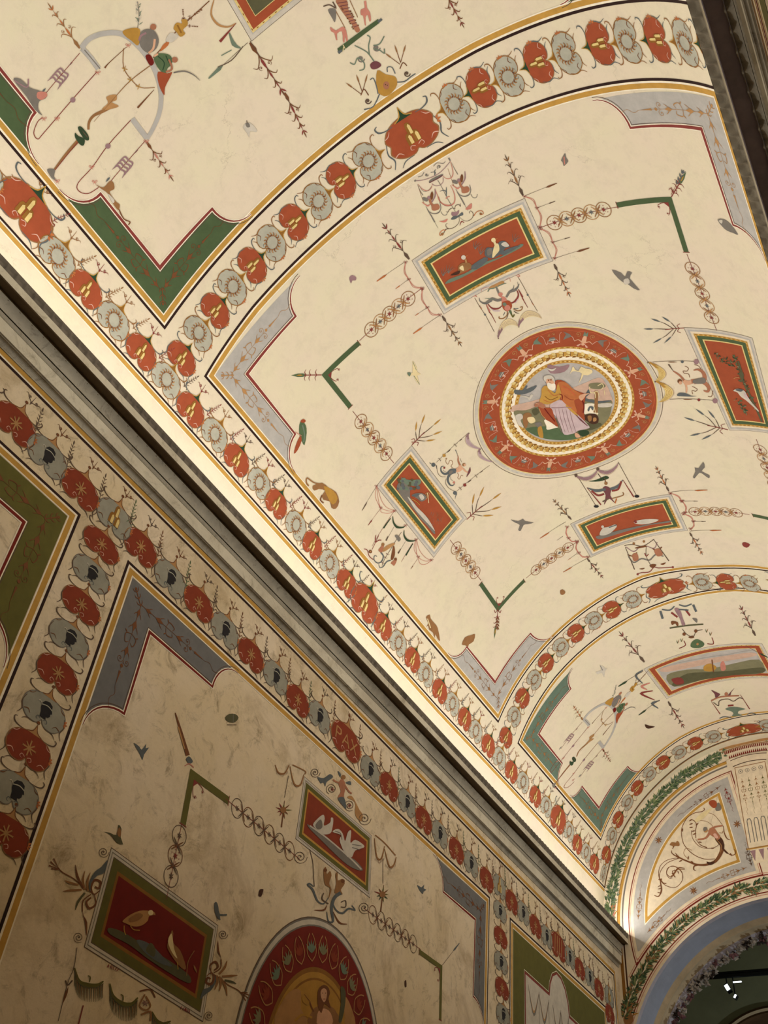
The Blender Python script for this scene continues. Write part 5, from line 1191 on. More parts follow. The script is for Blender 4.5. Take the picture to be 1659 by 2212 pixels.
# yellow canopies and grey ones hanging on the roundel
def canopy(x0, y0, k, quad, col, sh, lab, fr=14):
    a = Fig(VA, ceiling, 'painted_canopy', x0, y0, k, 5, lab)
    for (A, B, d) in quad:
        A, B = PT(A)[0], PT(B)[0]; dx, dy = B[0]-A[0], B[1]-A[1]
        o = lambda t, h: (A[0]+dx*t + d[0]*h, A[1]+dy*t + d[1]*h)
        n = 14; f = lambda t: math.sin(PI*t)**0.8
        up = [o(i/n, 0.62*f(i/n)) for i in range(n+1)]; lo = [o(i/n, 0.30 + 0.9*f(i/n)) if 0 < i < n else o(i/n, 0.22) for i in range(n+1)]
        md = [((p[0]+q[0])/2, (p[1]+q[1])/2) for p, q in zip(up, lo)]
        for i in range(n): a.q.fill([up[i], up[i+1], md[i+1], md[i]], sh if i < 4 else col, 0); a.q.fill([md[i], md[i+1], lo[i+1], lo[i]], col if i > 1 else sh, 0)
        for j in range(4):
            t = (j+1)/5; a.q.line([(u[0]*(1-t)+v[0]*t, u[1]*(1-t)+v[1]*t) for u, v in zip(up, lo)], 6, sh, 1, 0, 2, 2)
        for i in range(fr*2):
            t = (i+0.5)/(fr*2); p = o(t, 0.30+0.9*f(t)); a.q.line([p, (p[0]+d[0]*0.10, p[1]+d[1]*0.10)], 3, 'tan', 0, 0)
        a.q.line([o(0, 0), o(0, 0.3)], 14, sh, 1, 0); a.d(A[0], A[1], 10, 'ink', 2)
    return a.done()
canopy(1020, 580, 9.217, [('520,1390', '920,1160', (-50, -210)), ('930,1160', '1385,1000', (-60, -190))], 'cream', 'mauve', 'cream draped canopy on the near rim of the roundel')
canopy(920, 920, 10.37, [('965,165', '1235,500', (-150, 60)), ('1215,520', '1520,800', (-130, 40))], 'lilac', 'mauve', 'lilac fringed canopy on the left rim of the roundel')
canopy(1400, 670, 6.4054, [('0,720', '85,985', (165, 5)), ('100,985', '140,1270', (190, 0))], 'goldl', 'ochre', 'yellow fringed canopy on the right rim of the roundel')
canopy(1099, 550, 2.9625, [('430,1410', '565,1375', (10, 42)), ('570,1370', '700,1330', (5, 44))], 'greyl', 'mauve', 'grey draped canopy on the far rim of the roundel', 10)
# triton left
a = Fig(VA, ceiling, 'grotesque_triton', 920, 920, 10.37, 4, 'winged sea figure with coiled tails between the left picture and the roundel')
a.f('660,960 720,920 760,850 800,900 830,940 800,990 740,1030 680,1035', 'flesh').l('760,880 720,780 720,700 705,650', 30, 'fleshd', 0, 40, 8).l('830,950 880,1010 960,1050', 32, 'flesh', 0, 40, 20).d(850, 868, 38, 'sepia', 1).d(868, 872, 26, 'flesh', 2).f('990,920 1000,1010 960,1080 905,1145 930,1060 960,980', 'purp', 1)
a.l('680,990 560,990 480,1060 400,1070 340,1010 340,920 400,900', 44, 'slate', 0, 70, 10).d(410, 935, 24, 'wine', 1).l('660,1020 560,1060 500,1140 490,1230 540,1320 610,1330 650,1270', 44, 'slate', 0, 70, 8).d(625, 1265, 26, 'pink', 1).l('390,980 400,1010 450,1020', 8, 'greyd').l('550,1130 560,1200 600,1220', 8, 'greyd').f('520,1010 600,1000 570,1070 520,1080', 'greyd', 1)
a.l('430,740 470,720 440,790 490,860 530,780 580,780 600,840 560,900 600,940', 9, 'sepia').l('700,1050 730,1100 710,1160 750,1190 790,1110 830,1120', 9, 'sepia').l('240,880 260,1040 330,1130 440,1140', 8, 'ink').l('220,870 240,960', 26, 'slate', 0, 10, 6).d(165, 870, 46, 'slate').sp(160, 870, 40, 1.1, 0, 'greend', 10).l('450,1180 440,1290 520,1400 640,1460', 8, 'ink').d(650, 1500, 44, 'slate').l('690,1520 660,1580 650,1640', 14, 'slate', 0, 20, 3).l('80,820 120,850 180,830', 14, 'slate')
for A, B in (((960, 150), (230, 820)), ((1430, 880), (690, 1460))):
    a.q.line([A, B], 6, 'ink', 0, 0)
    an = math.atan2(B[1]-A[1], B[0]-A[0]); L = math.dist(A, B)
    for t, k, r in ((0.2, 'ink', 60), (0.55, 'brownd', 80), (0.34, 'ink', 30)): a.q.leaf(A[0]+L*t*math.cos(an), A[1]+L*t*math.sin(an), an, r*1.6, r*0.22, k, 1)
    for t in (0.42, 0.9):
        x, y = A[0]+L*t*math.cos(an), A[1]+L*t*math.sin(an)
        for g in (1, -1): a.q.line([(x, y), (x+30*math.cos(an+g*1.9), y+30*math.sin(an+g*1.9)), (x+40*math.cos(an+g*1.3), y+40*math.sin(an+g*1.3))], 9, 'ink', 1)
    x, y = A[0]+L*0.76*math.cos(an), A[1]+L*0.76*math.sin(an)
    for j in range(4): a.d(x+20*math.cos(j*PI/2+0.6), y+20*math.sin(j*PI/2+0.6), 20, 'ochre' if A[0] < 1000 else 'wine', 2)
a.l('660,530 720,680', 8, 'slate', 0, 16, 3).l('760,720 800,810', 6, 'ink').done()
a = Fig(VA, ceiling, 'grotesque_triton', 1400, 670, 6.4054, 4, 'brown sea figure with a forked tail right of the roundel')
a.f('480,960 560,970 640,960 620,1010 540,1035 500,1020', 'flesh').l('500,970 440,900 350,840', 26, 'fleshd', 0, 30, 16).l('350,840 285,745', 7, 'ink', 1, 5, 20).d(440, 980, 32, 'brown', 1).d(450, 1000, 24, 'flesh', 2).l('520,1020 535,1080 530,1140', 28, 'flesh', 0, 22, 20).f('405,1180 430,1140 520,1145 600,1180 680,1185 600,1192 500,1190', 'slate', 1)
a.l('600,985 700,970 780,960 770,870 700,820 630,830', 58, 'fleshd', 0, 60, 12).l('640,990 760,990 840,1060 830,1120 770,1110', 50, 'fleshd', 1, 60, 14).f('630,960 760,930 800,960 780,1010 640,1010', 'greyd', 2).l('510,770 560,800 540,840 490,840 500,870 560,880 580,930', 7, 'brown').l('610,1050 680,1090 660,1120 610,1110 620,1160', 7, 'brown').l('830,1190 880,1190 900,1110', 8, 'brown').l('640,750 700,770 740,820', 7, 'brown')
for y0, y1, x1 in ((715, 705, 640), (1230, 1245, 900)):
    a.q.line([(60 if y0 < 900 else 300, y0), (x1, y1)], 5, 'ink', 0, 0); a.q.leaf(270 if y0 < 900 else 480, y0, 0, 140, 14, 'brown', 1); a.d(475 if y0 < 900 else 705, (y0+y1)/2, 20, 'slate' if y0 < 900 else 'wine', 1); a.d(x1+30, y1+5, 36, 'mauve', 1)
a.done()
# winged figure beyond the roundel
a = Fig(VA, ceiling, 'grotesque_figure', 1099, 550, 2.9625, 4, 'dark winged figure under a tree, beyond the roundel')
a.f('600,1500 620,1480 655,1500 650,1540 680,1590 640,1560 610,1600 620,1540', 'purp').d(622, 1462, 11, 'sepia', 1).l('620,1500 560,1510 500,1490', 18, 'slate', 0, 16, 3).l('650,1500 700,1480 730,1440', 18, 'slate', 0, 16, 3).l('620,1455 610,1420', 6, 'brown').f('510,1450 560,1440 620,1415 640,1430 580,1450', 'leafd').l('530,1510 570,1540 610,1530', 12, 'wine').l('660,1510 700,1500 720,1450', 12, 'wine').l('570,1400 600,1440', 5, 'ink')
for A, B in (((435, 1410), (560, 1610)), ((700, 1325), (820, 1545))): a.q.line([A, B], 3, 'ink', 0, 0); a.q.disc(B[0], B[1], 16, 'dark', 1, 9)
a.l('500,1490 590,1600', 7, 'wine', 0, 3, 8).l('730,1440 800,1550', 7, 'wine', 0, 3, 8).l('640,1560 600,1580', 8, 'ink').l('660,1560 730,1540 730,1520', 6, 'sepia').l('680,1590 690,1560', 8, 'orange').done()
# swag group beyond the far picture
a = Fig(VA, ceiling, 'grotesque_swag', 1099, 1100, 2.9625, 4, 'cupids and swags below the goose picture')
a.l('740,232 790,225 860,235 930,190', 4, 'ink').l('750,240 800,270 840,240 880,235 930,250 950,210', 5, 'mauve').l('765,300 800,340 850,315 900,325 940,290 990,300', 8, 'greyd').f('790,290 820,280 830,320 800,330', 'fleshd').f('930,260 970,250 985,290 950,300', 'fleshd').l('760,290 800,300 820,275', 7, 'brown').l('920,250 950,265 980,240', 7, 'brown').l('745,240 805,385', 3, 'ink', 0, 3, 6).l('925,190 1025,330', 3, 'ink', 0, 3, 6)
a.f('810,245 870,230 880,240 820,250', 'brown').f('900,360 920,350 945,355 920,375', 'brown').f('835,380 870,375 855,385', 'brown').f('970,350 1005,340 990,355', 'brown').l('820,415 850,405 900,400 930,370 960,375 1050,370', 5, 'wine').d(825, 415, 7, 'wine').d(1050, 370, 7, 'wine').l('880,240 880,300 910,360', 3, 'ink').l('870,280 880,300 895,285', 5, 'wine').d(800, 218, 8, 'sepia').d(865, 205, 8, 'sepia').done()
# trophy on the far panel (tent with animals)
def trophy(q, s, wings=False):
    pass
a = Fig(VA, ceiling, 'grotesque_trophy', 1099, 1100, 2.9625, 4, 'painted canopy with goats and a green urn on the far panel')
a.f('1060,640 1080,630 1100,650 1115,700 1130,740 1110,745 1095,700', 'mauve').l('1030,760 1245,735', 9, 'hilld').f('1040,715 1080,720 1085,745 1075,745 1065,730 1045,740', 'brown').f('1175,695 1205,700 1205,725 1195,720 1185,710', 'greyd').l('1040,660 1080,690', 12, 'wine').l('1130,640 1160,680', 12, 'wine').l('1085,640 1150,645', 8, 'slate').l('970,650 985,700', 14, 'slate').l('1180,610 1200,655', 14, 'slate').l('980,640 1030,645 1060,620', 8, 'slate').l('1090,610 1130,620 1170,605', 8, 'slate')
a.l('1110,765 1140,800 1180,815 1200,780 1240,770', 4, 'ink').d(1122, 798, 11, 'brown').d(1197, 778, 11, 'brown').f('1150,815 1180,808 1185,822 1160,825', 'brown').f('1165,880 1170,850 1205,830 1250,855 1240,880 1200,888', 'leaf').d(1208, 862, 8, 'tan', 1).l('1090,890 1130,870 1120,840', 5, 'wine').l('1270,860 1310,860 1300,820', 5, 'wine')
for x, y in ((1080, 860), (1105, 850), (1265, 790), (1290, 810)): a.q.leaf(x, y, -1.2, 30, 5, 'sepia'); a.q.leaf(x, y, -1.8, 26, 5, 'leaf')
a.done()
a = Fig(VA, ceiling, 'grotesque_trophy', 550, 0, 2.9625, 4, 'ringed column, two pink goats on a green bar and a yellow masked shell')
a.f('520,0 590,0 600,60 640,130 675,190 650,205 620,150 580,100 545,50', 'fleshd')
for i in range(9): a.l('%d,%d %d,%d' % (530+i*13, 20+i*19, 590+i*9, 10+i*19), 5, 'purp', 1)
for i in range(14): a.d(random.choice((1, -1))*22+575+i*6, 40+i*11, 5, 'brown', 1)
a.f('530,310 790,120 800,145 540,345', 'green', 1, 0).l('535,335 560,320', 16, 'slate', 2, sm=0).l('790,140 815,120', 16, 'slate', 2, sm=0).l('575,300 565,285', 5, 'cream', 2, sm=0).l('580,310 570,300 565,330', 5, 'cream', 2)
for s_ in ('485,170 490,200 510,210 520,250 530,255 528,215 560,200 565,260 575,270 580,230 590,280 598,270 585,190 560,170 520,195', '700,10 715,5 720,50 740,80 745,130 735,135 725,95 710,110 712,160 705,155 695,100 680,95 680,60 705,50'): a.f(s_, 'pink', 0, 2)
a.l('440,40 480,30 520,50 500,10', 8, 'ink').f('470,60 520,60 515,140 500,120', 'greyd').l('520,70 580,180', 4, 'sepia').l('610,0 660,110', 4, 'sepia').l('640,290 700,320 735,350 790,430', 7, 'tealm').l('735,350 730,290 740,240 720,225', 7, 'tealm').sp(680, 375, 24, 1.3, 0, 'greyd', 9).sp(780, 305, 24, 1.3, 0, 'greyd', 9).l('610,400 640,410 660,370 700,400 700,440 670,450', 7, 'tealm').l('760,290 800,280 830,230', 7, 'tealm').l('760,310 800,320 830,340 830,310', 7, 'tealm')
a.f('740,410 770,390 800,400 810,420 780,440 750,440', 'purp').f('785,450 840,475 900,490 912,540 880,590 840,615 800,600 780,560', 'ochre').d(843, 545, 20, 'fleshd', 1, 26).d(838, 540, 3, 'brownd', 2).d(850, 545, 3, 'brownd', 2).l('740,510 760,500 780,550 790,600', 6, 'slate').l('850,460 850,430 880,430 900,470', 6, 'slate')
for x, y, an in ((690, 590, -1.9), (690, 590, -1.3), (935, 400, -1.9), (935, 400, -1.3), (930, 410, -2.5), (680, 600, -2.5)): a.q.line([(x, y), (x+70*math.cos(an), y+70*math.sin(an))], 4, 'brown', 0, 0); a.q.leaf(x+60*math.cos(an), y+60*math.sin(an), an, 62, 11, 'sepia')
for x, y in ((725, 645), (975, 470)): a.sp(x, y, 22, 1.1, 0, 'ink', 9)
a.l('700,700 760,680 800,600', 7, 'slate').l('910,525 960,520 1000,490 1030,470', 7, 'slate').l('680,610 700,570 730,610', 6, 'brown').l('930,440 950,400 975,420', 6, 'brown').done()
# tondo arch with smoking altar on the near panel
def arch_fig(X, lab, big=True):
    a = X
    a.l('520,310 570,250 660,215 770,215 860,270 940,360 1000,470 1030,600 1020,720 980,820 940,890', 34, 'grey', 0, 34, 24).l('525,310 580,370 630,440', 34, 'grey', 0, sm=0).l('940,885 890,820 845,760', 34, 'grey', 0, sm=0).l('540,320 640,440', 6, 'greyd', 1, sm=0)
    a.l('620,460 460,640 280,850 240,890 215,850 240,780 270,755', 5, 'wine').l('835,770 690,930 590,1070 500,1170 500,1220 560,1240 630,1200', 5, 'wine')
    for x, y in ((465, 640), (690, 935)): a.d(x, y, 17, 'mauve', 1)
    for x, y in ((365, 760), (280, 760), (585, 1070), (605, 1165), (625, 465), (820, 290), (365, 1160), (935, 905)):
        bow(a.q, x, y, 15, 3, 'pink')
    a.l('345,1085 420,990 500,900', 18, 'sepia', 0, 8, 24).l('350,1090 500,905', 5, 'wine', 1, sm=0).f('480,850 500,870 540,890 535,930 510,925 480,880', 'leafd', 1).f('498,815 520,812 560,860 568,895 545,895 510,850', 'leafd', 1).l('510,820 560,880', 5, 'ink', 2).f('300,1085 350,1085 345,1130 365,1160 330,1140', 'greyd', 1)
    a.l('565,830 570,780 600,740 660,710 710,680', 18, 'sepia', 0, 14, 26).f('650,700 690,660 680,620 740,605 745,640 715,655 760,680 700,700', 'tan', 0)
    a.l('470,630 465,640', 5, 'ink').l('345,740 760,290', 0.1, 'pink').l('600,780 720,640 830,520 960,420', 5, 'sepia', 0, 2, 6)
    a.l('790,310 790,430 840,510 900,560 990,560', 5, 'sepia').l('810,300 700,400 670,435', 5, 'brown', 0, 3, 12).l('985,575 880,690', 5, 'brown', 0, 3, 12)
    for x, y in ((797, 440), (832, 510), (886, 555)):
        for j in range(4): a.q.leaf(x, y, j*PI/2+0.3, 22, 7, 'ochre', 1)
    a.stem(510, 310, 305, 20, 'sepia', 6, 0.8, 0, 'orange').stem(935, 905, 1110, 1160, 'brown', 6, 0.8, 0, 'pink')
    for A, B in (((510, 340), (290, 600)), ((930, 900), (700, 1170))):
        a.q.line([A, B], 4, 'wine', 0, 0); mx, my = A[0]*0.4+B[0]*0.6, A[1]*0.4+B[1]*0.6; an = math.atan2(B[1]-A[1], B[0]-A[0])
        for t in (-45, -20, 5, 30):
            for g in (1, -1): a.q.line([(mx+t*math.cos(an), my+t*math.sin(an)), (mx+t*math.cos(an)+32*math.cos(an+g*1.7), my+t*math.sin(an)+32*math.sin(an+g*1.7)), (mx+t*math.cos(an)+56*math.cos(an+g*0.85), my+t*math.sin(an)+56*math.sin(an+g*0.85))], 11, 'mauve', 1, 4, 10, 2)
        a.q.leaf(A[0]*0.8+B[0]*0.2, A[1]*0.8+B[1]*0.2, an, 40, 8, 'purp', 1); a.q.leaf(A[0]*0.1+B[0]*0.9-20, A[1]*0.1+B[1]*0.9-10, an, 44, 14, 'slate', 1)
    # the two seated figures, vase and finial
    a.f('785,200 840,180 895,190 885,290 840,260 800,230', 'ochre', 2).f('890,230 920,190 980,190 1015,250 1000,310 950,340 900,300', 'greyd', 2).d(980, 172, 20, 'fleshd', 3).l('935,210 900,230 890,260', 14, 'mauve', 3).l('990,250 980,310 950,340', 14, 'flesh', 3)
    a.f('985,378 1002,346 1040,340 1085,352 1100,378 1098,410 1070,440 1062,468 1030,455 1005,425', 'leaf', 2).l('1010,360 1050,400 1040,450', 6, 'greend', 3).l('1060,355 1080,400', 6, 'greend', 3).d(1118, 382, 19, 'fleshd', 3).f('1010,460 1070,470 1100,460 1090,490 1055,560 1050,610 1015,540', 'red', 2).f('930,360 960,350 985,400 960,420', 'redd', 2).l('985,360 1010,345', 12, 'flesh', 3).l('1080,380 1100,440 1060,460', 12, 'fleshd', 3).l('1110,465 1180,455 1240,480 1280,515', 8, 'greyd', 2, 10, 2)
    a.l('880,180 890,100 880,10', 4, 'greyd')
    for i in range(16): a.q.leaf(885+random.uniform(-6, 6), 160-i*9, -PI/2+random.choice((1, -1))*random.uniform(0.4, 1.1), 34-i, 6, 'greyl' if i % 2 else 'tealm', 1)
    a.l('980,370 1050,290 1090,240 1150,180 1280,60 1340,5', 6, 'brown').f('1025,330 1040,290 1080,260 1075,290', 'orange', 1).f('1060,260 1090,210 1140,230 1100,270', 'greyl', 1).f('1110,180 1130,145 1165,150 1160,125 1195,125 1200,160 1170,190 1185,215 1155,235 1130,205', 'ochre', 1).l('1135,160 1160,210', 10, 'goldd', 2)
    for A, B in (((1175, 130), (1170, 60)), ((1200, 165), (1265, 170)), ((1200, 125), (1290, 60))): a.stem(A[0], A[1], B[0], B[1], 'brown', 4, 1.0, 2)
a = Fig(VA, ceiling, 'grotesque_arch', 0, 0, 2.9625, 4, 'grey open arch with seated figures and a smoking altar on the near panel'); arch_fig(a, '')
a.f('85,510 130,505 190,560 250,580 300,600 290,630 250,650 245,700 270,740 220,700 170,620', 'greyd', 1).f('240,590 290,590 300,615 265,640 235,625', 'pink', 2).l('90,515 170,560 180,505', 8, 'mauve', 2)
a.f('610,1180 660,1200 700,1160 725,1170 730,1210 700,1230 740,1290 765,1310 755,1345 720,1300 690,1240 650,1210', 'sepia', 1).l('760,1340 790,1400 830,1420 820,1440', 7, 'brown', 1).f('690,1240 730,1280 720,1300', 'greyl', 2)
a.done()
# the same on the far panel, smaller: mapped by three points
a = Fig(VA, ceiling, 'grotesque_arch', 0, 0, 2.9625, 4, 'small grey open arch with seated figures on the far panel')
def aff(src, dst):
    (x0, y0), (x1, y1), (x2, y2) = src; det = (x1-x0)*(y2-y0)-(x2-x0)*(y1-y0)
    def T(q):
        s = ((q[0]-x0)*(y2-y0)-(x2-x0)*(q[1]-y0))/det; t = ((x1-x0)*(q[1]-y0)-(q[0]-x0)*(y1-y0))/det
        return (dst[0][0]+s*(dst[1][0]-dst[0][0])+t*(dst[2][0]-dst[0][0]), dst[0][1]+s*(dst[1][1]-dst[0][1])+t*(dst[2][1]-dst[0][1]))
    return T
tf = aff([(525, 310), (940, 885), (1030, 600)], [(480, 1345), (605, 1525), (683, 1370)])
a.q = Pen(a.p, lambda q: VA.pick(1099 + tf(q)[0]/2.9625, 1100 + tf(q)[1]/2.9625), 4)
arch_fig(a, ''); a.done()
# sphinxes under the left picture, swags and tassels
a = Fig(VA, ceiling, 'grotesque_sphinxes', 780, 950, 6.9125, 4, 'two winged sphinxes with garlands below the left picture')
for t, k in (('255,1640 290,1600 310,1560 340,1570 330,1620 310,1680 270,1670', 'fleshd'), ('440,1840 480,1800 500,1780 530,1790 520,1830 490,1880 460,1860', 'fleshd')): a.f(t, k, 1)
a.d(322, 1562, 24, 'sepia', 2).d(510, 1782, 22, 'brown', 2).f('310,1650 380,1580 480,1540 500,1560 420,1620 340,1670', 'tan', 1).f('440,1780 460,1660 480,1580 500,1620 500,1720 470,1790', 'brown', 1)
a.l('290,1680 330,1740 300,1820 240,1840 190,1790 200,1730 235,1745', 14, 'slate', 0, 20, 8).l('260,1860 280,1910 330,1890 380,1820 440,1800', 14, 'slate', 0, 6, 18)
a.l('40,1630 90,1650 120,1740 180,1790', 10, 'wine').d(135, 1670, 26, 'brown', 1).d(135, 1670, 10, 'tan', 2).l('160,1640 210,1540 260,1430', 7, 'wine').l('210,1540 210,1470 220,1420', 14, 'wine', 0, 8, 6).l('220,1530 260,1500 300,1500', 12, 'wine')
a.l('310,1880 350,1780 430,1650 520,1500 600,1380', 6, 'ink').f('500,1430 540,1420 590,1480 560,1520 530,1480', 'greyd', 1)
for x, y in ((395, 1720), (365, 1770), (325, 1850)): a.q.leaf(x, y, -2.3, 44, 10, 'purp', 1); a.q.leaf(x, y, -0.2, 30, 8, 'brown', 1)
for x0, y0, x1, y1 in ((490, 1070, 100, 1700), (770, 1540, 540, 1930)): a.q.line([(x0, y0), (x1+60, y1-110)], 4, 'wine', 0, 0)
for x0, y0, x1, y1, k in ((440, 1170, 330, 1320, 'leafd'), (770, 1550, 665, 1725, 'leafd'), (400, 1440, 370, 1505, 'ink'), (590, 1630, 550, 1695, 'ink')): a.l('%d,%d %d,%d' % (x0, y0, x1, y1), 30, k, 1, 10, 22, 0)
for s_ in ('470,1140 480,1230 530,1300 610,1310 650,1290', '640,1350 640,1430 690,1500 770,1510 810,1500'): a.l(s_, 34, 'leafd', 1, 8, 8)
a.l('490,1300 380,1500', 4, 'greyd', sm=0).l('660,1520 560,1690', 4, 'greyd', sm=0)
for s_ in ('230,690 250,860 290,1010 400,1060 500,1070', '240,700 300,900 380,1010 500,1060', '230,700 210,850 280,1010', '290,1030 300,1080 400,1100 490,1070', '820,1500 820,1640 850,1750 950,1810 1050,1800', '830,1500 870,1650 960,1760 1050,1800', '810,1500 790,1640 850,1740', '850,1770 880,1850 960,1860 1050,1800'): a.l(s_, 6, 'pink')
for x, y in ((225, 690), (290, 1015), (500, 1060), (660, 1280), (820, 1490), (850, 1750), (1050, 1795), (775, 40)):
    bow(a.q, x, y, 22, 4, 'wine')
a.stem(220, 710, 10, 1060, 'brownd', 6, 0.6, 1, 'ink').stem(280, 1040, 100, 1280, 'wine', 6, 0.8, 1).stem(840, 1780, 740, 1930, 'wine', 6, 0.8, 1, 'brown')
a.done()
# tasselled ribbons either side of the crown pictures, spikes at corners: (crop pen) strings
rb = Fig(VA, ceiling, 'ribbons', 0, 0, 1.0, 4, 'thin pink ribbons, arrows and leafy spikes round the pictures', True)
def ribbon(pts):
    for A, B, d in pts:
        for s_ in (0.5, 0.75):
            mx, my = (A[0]+B[0])/2 + d[0]*s_, (A[1]+B[1])/2 + d[1]*s_; rb.q.line([A, (mx, my), B], 1.1, 'pink', 0, 6)
        for x, y in (A, B):
            bow(rb.q, x, y, 3.6, 0.7, 'wine')
# duck picture
ribbon([((876, 566), (883, 603), (-9, 4)), ((883, 603), (912, 622), (-6, 10)), ((912, 625), (923, 664), (-9, 4)), ((923, 664), (950, 680), (-6, 10)),
        ((1133, 424), (1160, 449), (8, -8)), ((1160, 449), (1166, 490), (10, -2)), ((1168, 494), (1194, 523), (8, -8)), ((1194, 523), (1198, 558), (10, -2))])
for A, B, k in (((874, 566), (813, 608), 'orange'), ((883, 603), (854, 624), 'orange'), ((922, 665), (896, 682), 'orange'), ((948, 682), (892, 721), 'orange'), ((1136, 422), (1204, 395), 'brown'), ((1160, 449), (1200, 434), 'ink'), ((1195, 523), (1232, 512), 'ink'), ((1198, 558), (1274, 535), 'brown')): rb.stem(A[0], A[1], B[0], B[1], 'ink', 1.2, 0.8, 1, k)
for A, B, k in (((884, 560), (826, 482), 'wine'), ((955, 682), (997, 748), 'sepia'), ((1130, 422), (1091, 334), 'sepia'), ((1197, 570), (1232, 641), 'orange'), ((1234, 1122), (1194, 1078), 'sepia'), ((1268, 1206), (1303, 1249), 'wine'), ((1445, 1061), (1416, 1006), 'orange'), ((1490, 1150), (1518, 1198), 'orange'), ((1392, 1430), (1337, 1364), 'wine'), ((1443, 1515), (1478, 1573), 'wine'), ((1632, 1373), (1598, 1307), 'wine')): rb.stem(A[0], A[1], B[0], B[1], 'ink', 1.6, 1.0, 0, k)
ribbon([((1225, 1138), (1228, 1162), (-6, 2)), ((1228, 1162), (1246, 1169), (-3, 6)), ((1246, 1172), (1250, 1194), (-6, 2)), ((1250, 1194), (1270, 1203), (-3, 6)), ((1448, 1065), (1472, 1082), (8, -3)), ((1474, 1082), (1480, 1107), (8, 1)), ((1476, 1110), (1498, 1126), (8, -3)), ((1498, 1126), (1492, 1142), (6, 3))])
for A, B, k in (((1222, 1127), (1166, 1163), 'orange'), ((1216, 1158), (1203, 1167), 'ink'), ((1247, 1195), (1226, 1210), 'orange'), ((1270, 1205), (1216, 1236), 'orange'), ((1452, 1062), (1529, 1058), 'orange'), ((1478, 1082), (1508, 1082), 'ink'), ((1490, 1147), (1559, 1145), 'orange'), ((1495, 1126), (1525, 1126), 'ink')): rb.stem(A[0], A[1], B[0], B[1], 'ink', 1.0, 0.6, 1, k)
# corner sprays of the side pictures
def spray(x, y, an, s, k):
    q = rb.q.at(x, y, an)
    q.line([(0, 0), (s*0.5, 0)], 1.4, 'wine', 0, 0)
    for t, g, l in ((0.35, 0.7, 0.55), (0.35, -0.7, 0.55), (0.5, 0.15, 0.5), (0.25, 1.1, 0.35), (0.25, -1.1, 0.35)):
        x1, y1 = s*t + s*l*0.6*math.cos(g), s*l*0.6*math.sin(g); q.line([(s*t*0.8, 0), ((s*t+x1)/2, y1*0.7), (x1, y1)], 1.4, 'ink', 0, 4, 1.4, 0.5); q.leaf(x1, y1, g*0.6, s*0.28, s*0.045, k)
    for g in (1, -1): q.line([(s*0.12, 0), (s*0.18, g*s*0.07), (s*0.1, g*s*0.12)], 1.1, 'wine', 0, 3)
spray(889, 962, -0.80, 80, 'ochre'); spray(1008, 1122, -0.72, 88, 'ochre'); spray(1478, 708, 3.05, 82, 'slate'); spray(1573, 928, 3.35, 92, 'slate')
for A, B, k in (((1075, 1312), (1074, 1358), 'brown'), ((1450, 420), (1476, 370), 'slate')): rb.stem(A[0], A[1], B[0], B[1], 'wine', 1.5, 1.2, 2, k)
# near panel hanging stems
for A, B in (((540, 92), (618, 210)), ((615, 200), (662, 296)), ((960, -20), (1003, 60))): rb.stem(A[0], A[1], B[0], B[1], 'brown', 2.2, 0.9, 0, 'wine')
rb.q.line([(540, 88), (632, 232)], 1.2, 'ink', 0, 0); rb.stem(535, 92, 450, 170, 'ink', 1.6, 1.0, 1, 'tealm')
rb.l('462,0 456,30 470,52 492,58 510,50', 5, 'tan', 0, 2, 2).l('495,70 505,95 520,104', 9, 'tealm', 0, 2, 2).l('510,50 475,90', 2, 'wine', 0, 1, 6).l('525,100 500,130 470,145', 2, 'ink').l('478,120 500,108', 10, 'tealm', 1, 2, 2, 0)
# far panel swags and spikes
for i, (A, B, d, k) in enumerate((((1389, 1447), (1374, 1464), (-4, 4), 'slate'), ((1404, 1475), (1384, 1478), (-4, 6), 'pink'), ((1410, 1492), (1400, 1500), (-10, 2), 'wine'), ((1425, 1513), (1408, 1518), (-4, 4), 'slate'))): rb.q.line([A, ((A[0]+B[0])/2+d[0]*2, (A[1]+B[1])/2+d[1]), (B[0]+14, B[1]+12)], 5, k, 0, 5, 1.5, 1.5)
for A, B in (((1389, 1450), (1335, 1483)), ((1425, 1512), (1379, 1545)), ((1610, 1395), (1659, 1420))): rb.stem(A[0], A[1], B[0], B[1], 'ink', 1.4, 1.0, 1, 'leafd')
rb.done()
# grotesque beyond the landscape, near the crown of the far panel
a = Fig(VA, ceiling, 'grotesque_fountain', 1259, 1500, 4.1475, 4, 'winged figure over a grey fountain bowl below the landscape picture')
a.l('1150,55 1240,20 1400,10', 12, 'fleshd').l('1170,70 1215,100 1225,55 1300,40 1350,60 1400,30 1440,40', 7, 'ink').l('1150,60 1230,175', 4, 'wine', 0, 3, 8).l('1410,0 1495,130', 4, 'wine', 0, 3, 8).f('1190,30 1230,0 1200,-20 1150,-40 1180,-5', 'purp').f('1300,5 1360,-60 1330,-20 1320,10', 'purp').d(1285, -5, 16, 'fleshd').f('1275,130 1330,110 1400,115 1455,130 1400,145 1390,170 1430,185 1340,195 1350,170 1330,150', 'tealm', 1).l('1300,100 1350,95', 14, 'wine', 1).l('1225,215 1260,200 1330,205', 8, 'slate').l('1470,180 1510,165 1560,180', 8, 'slate').done()
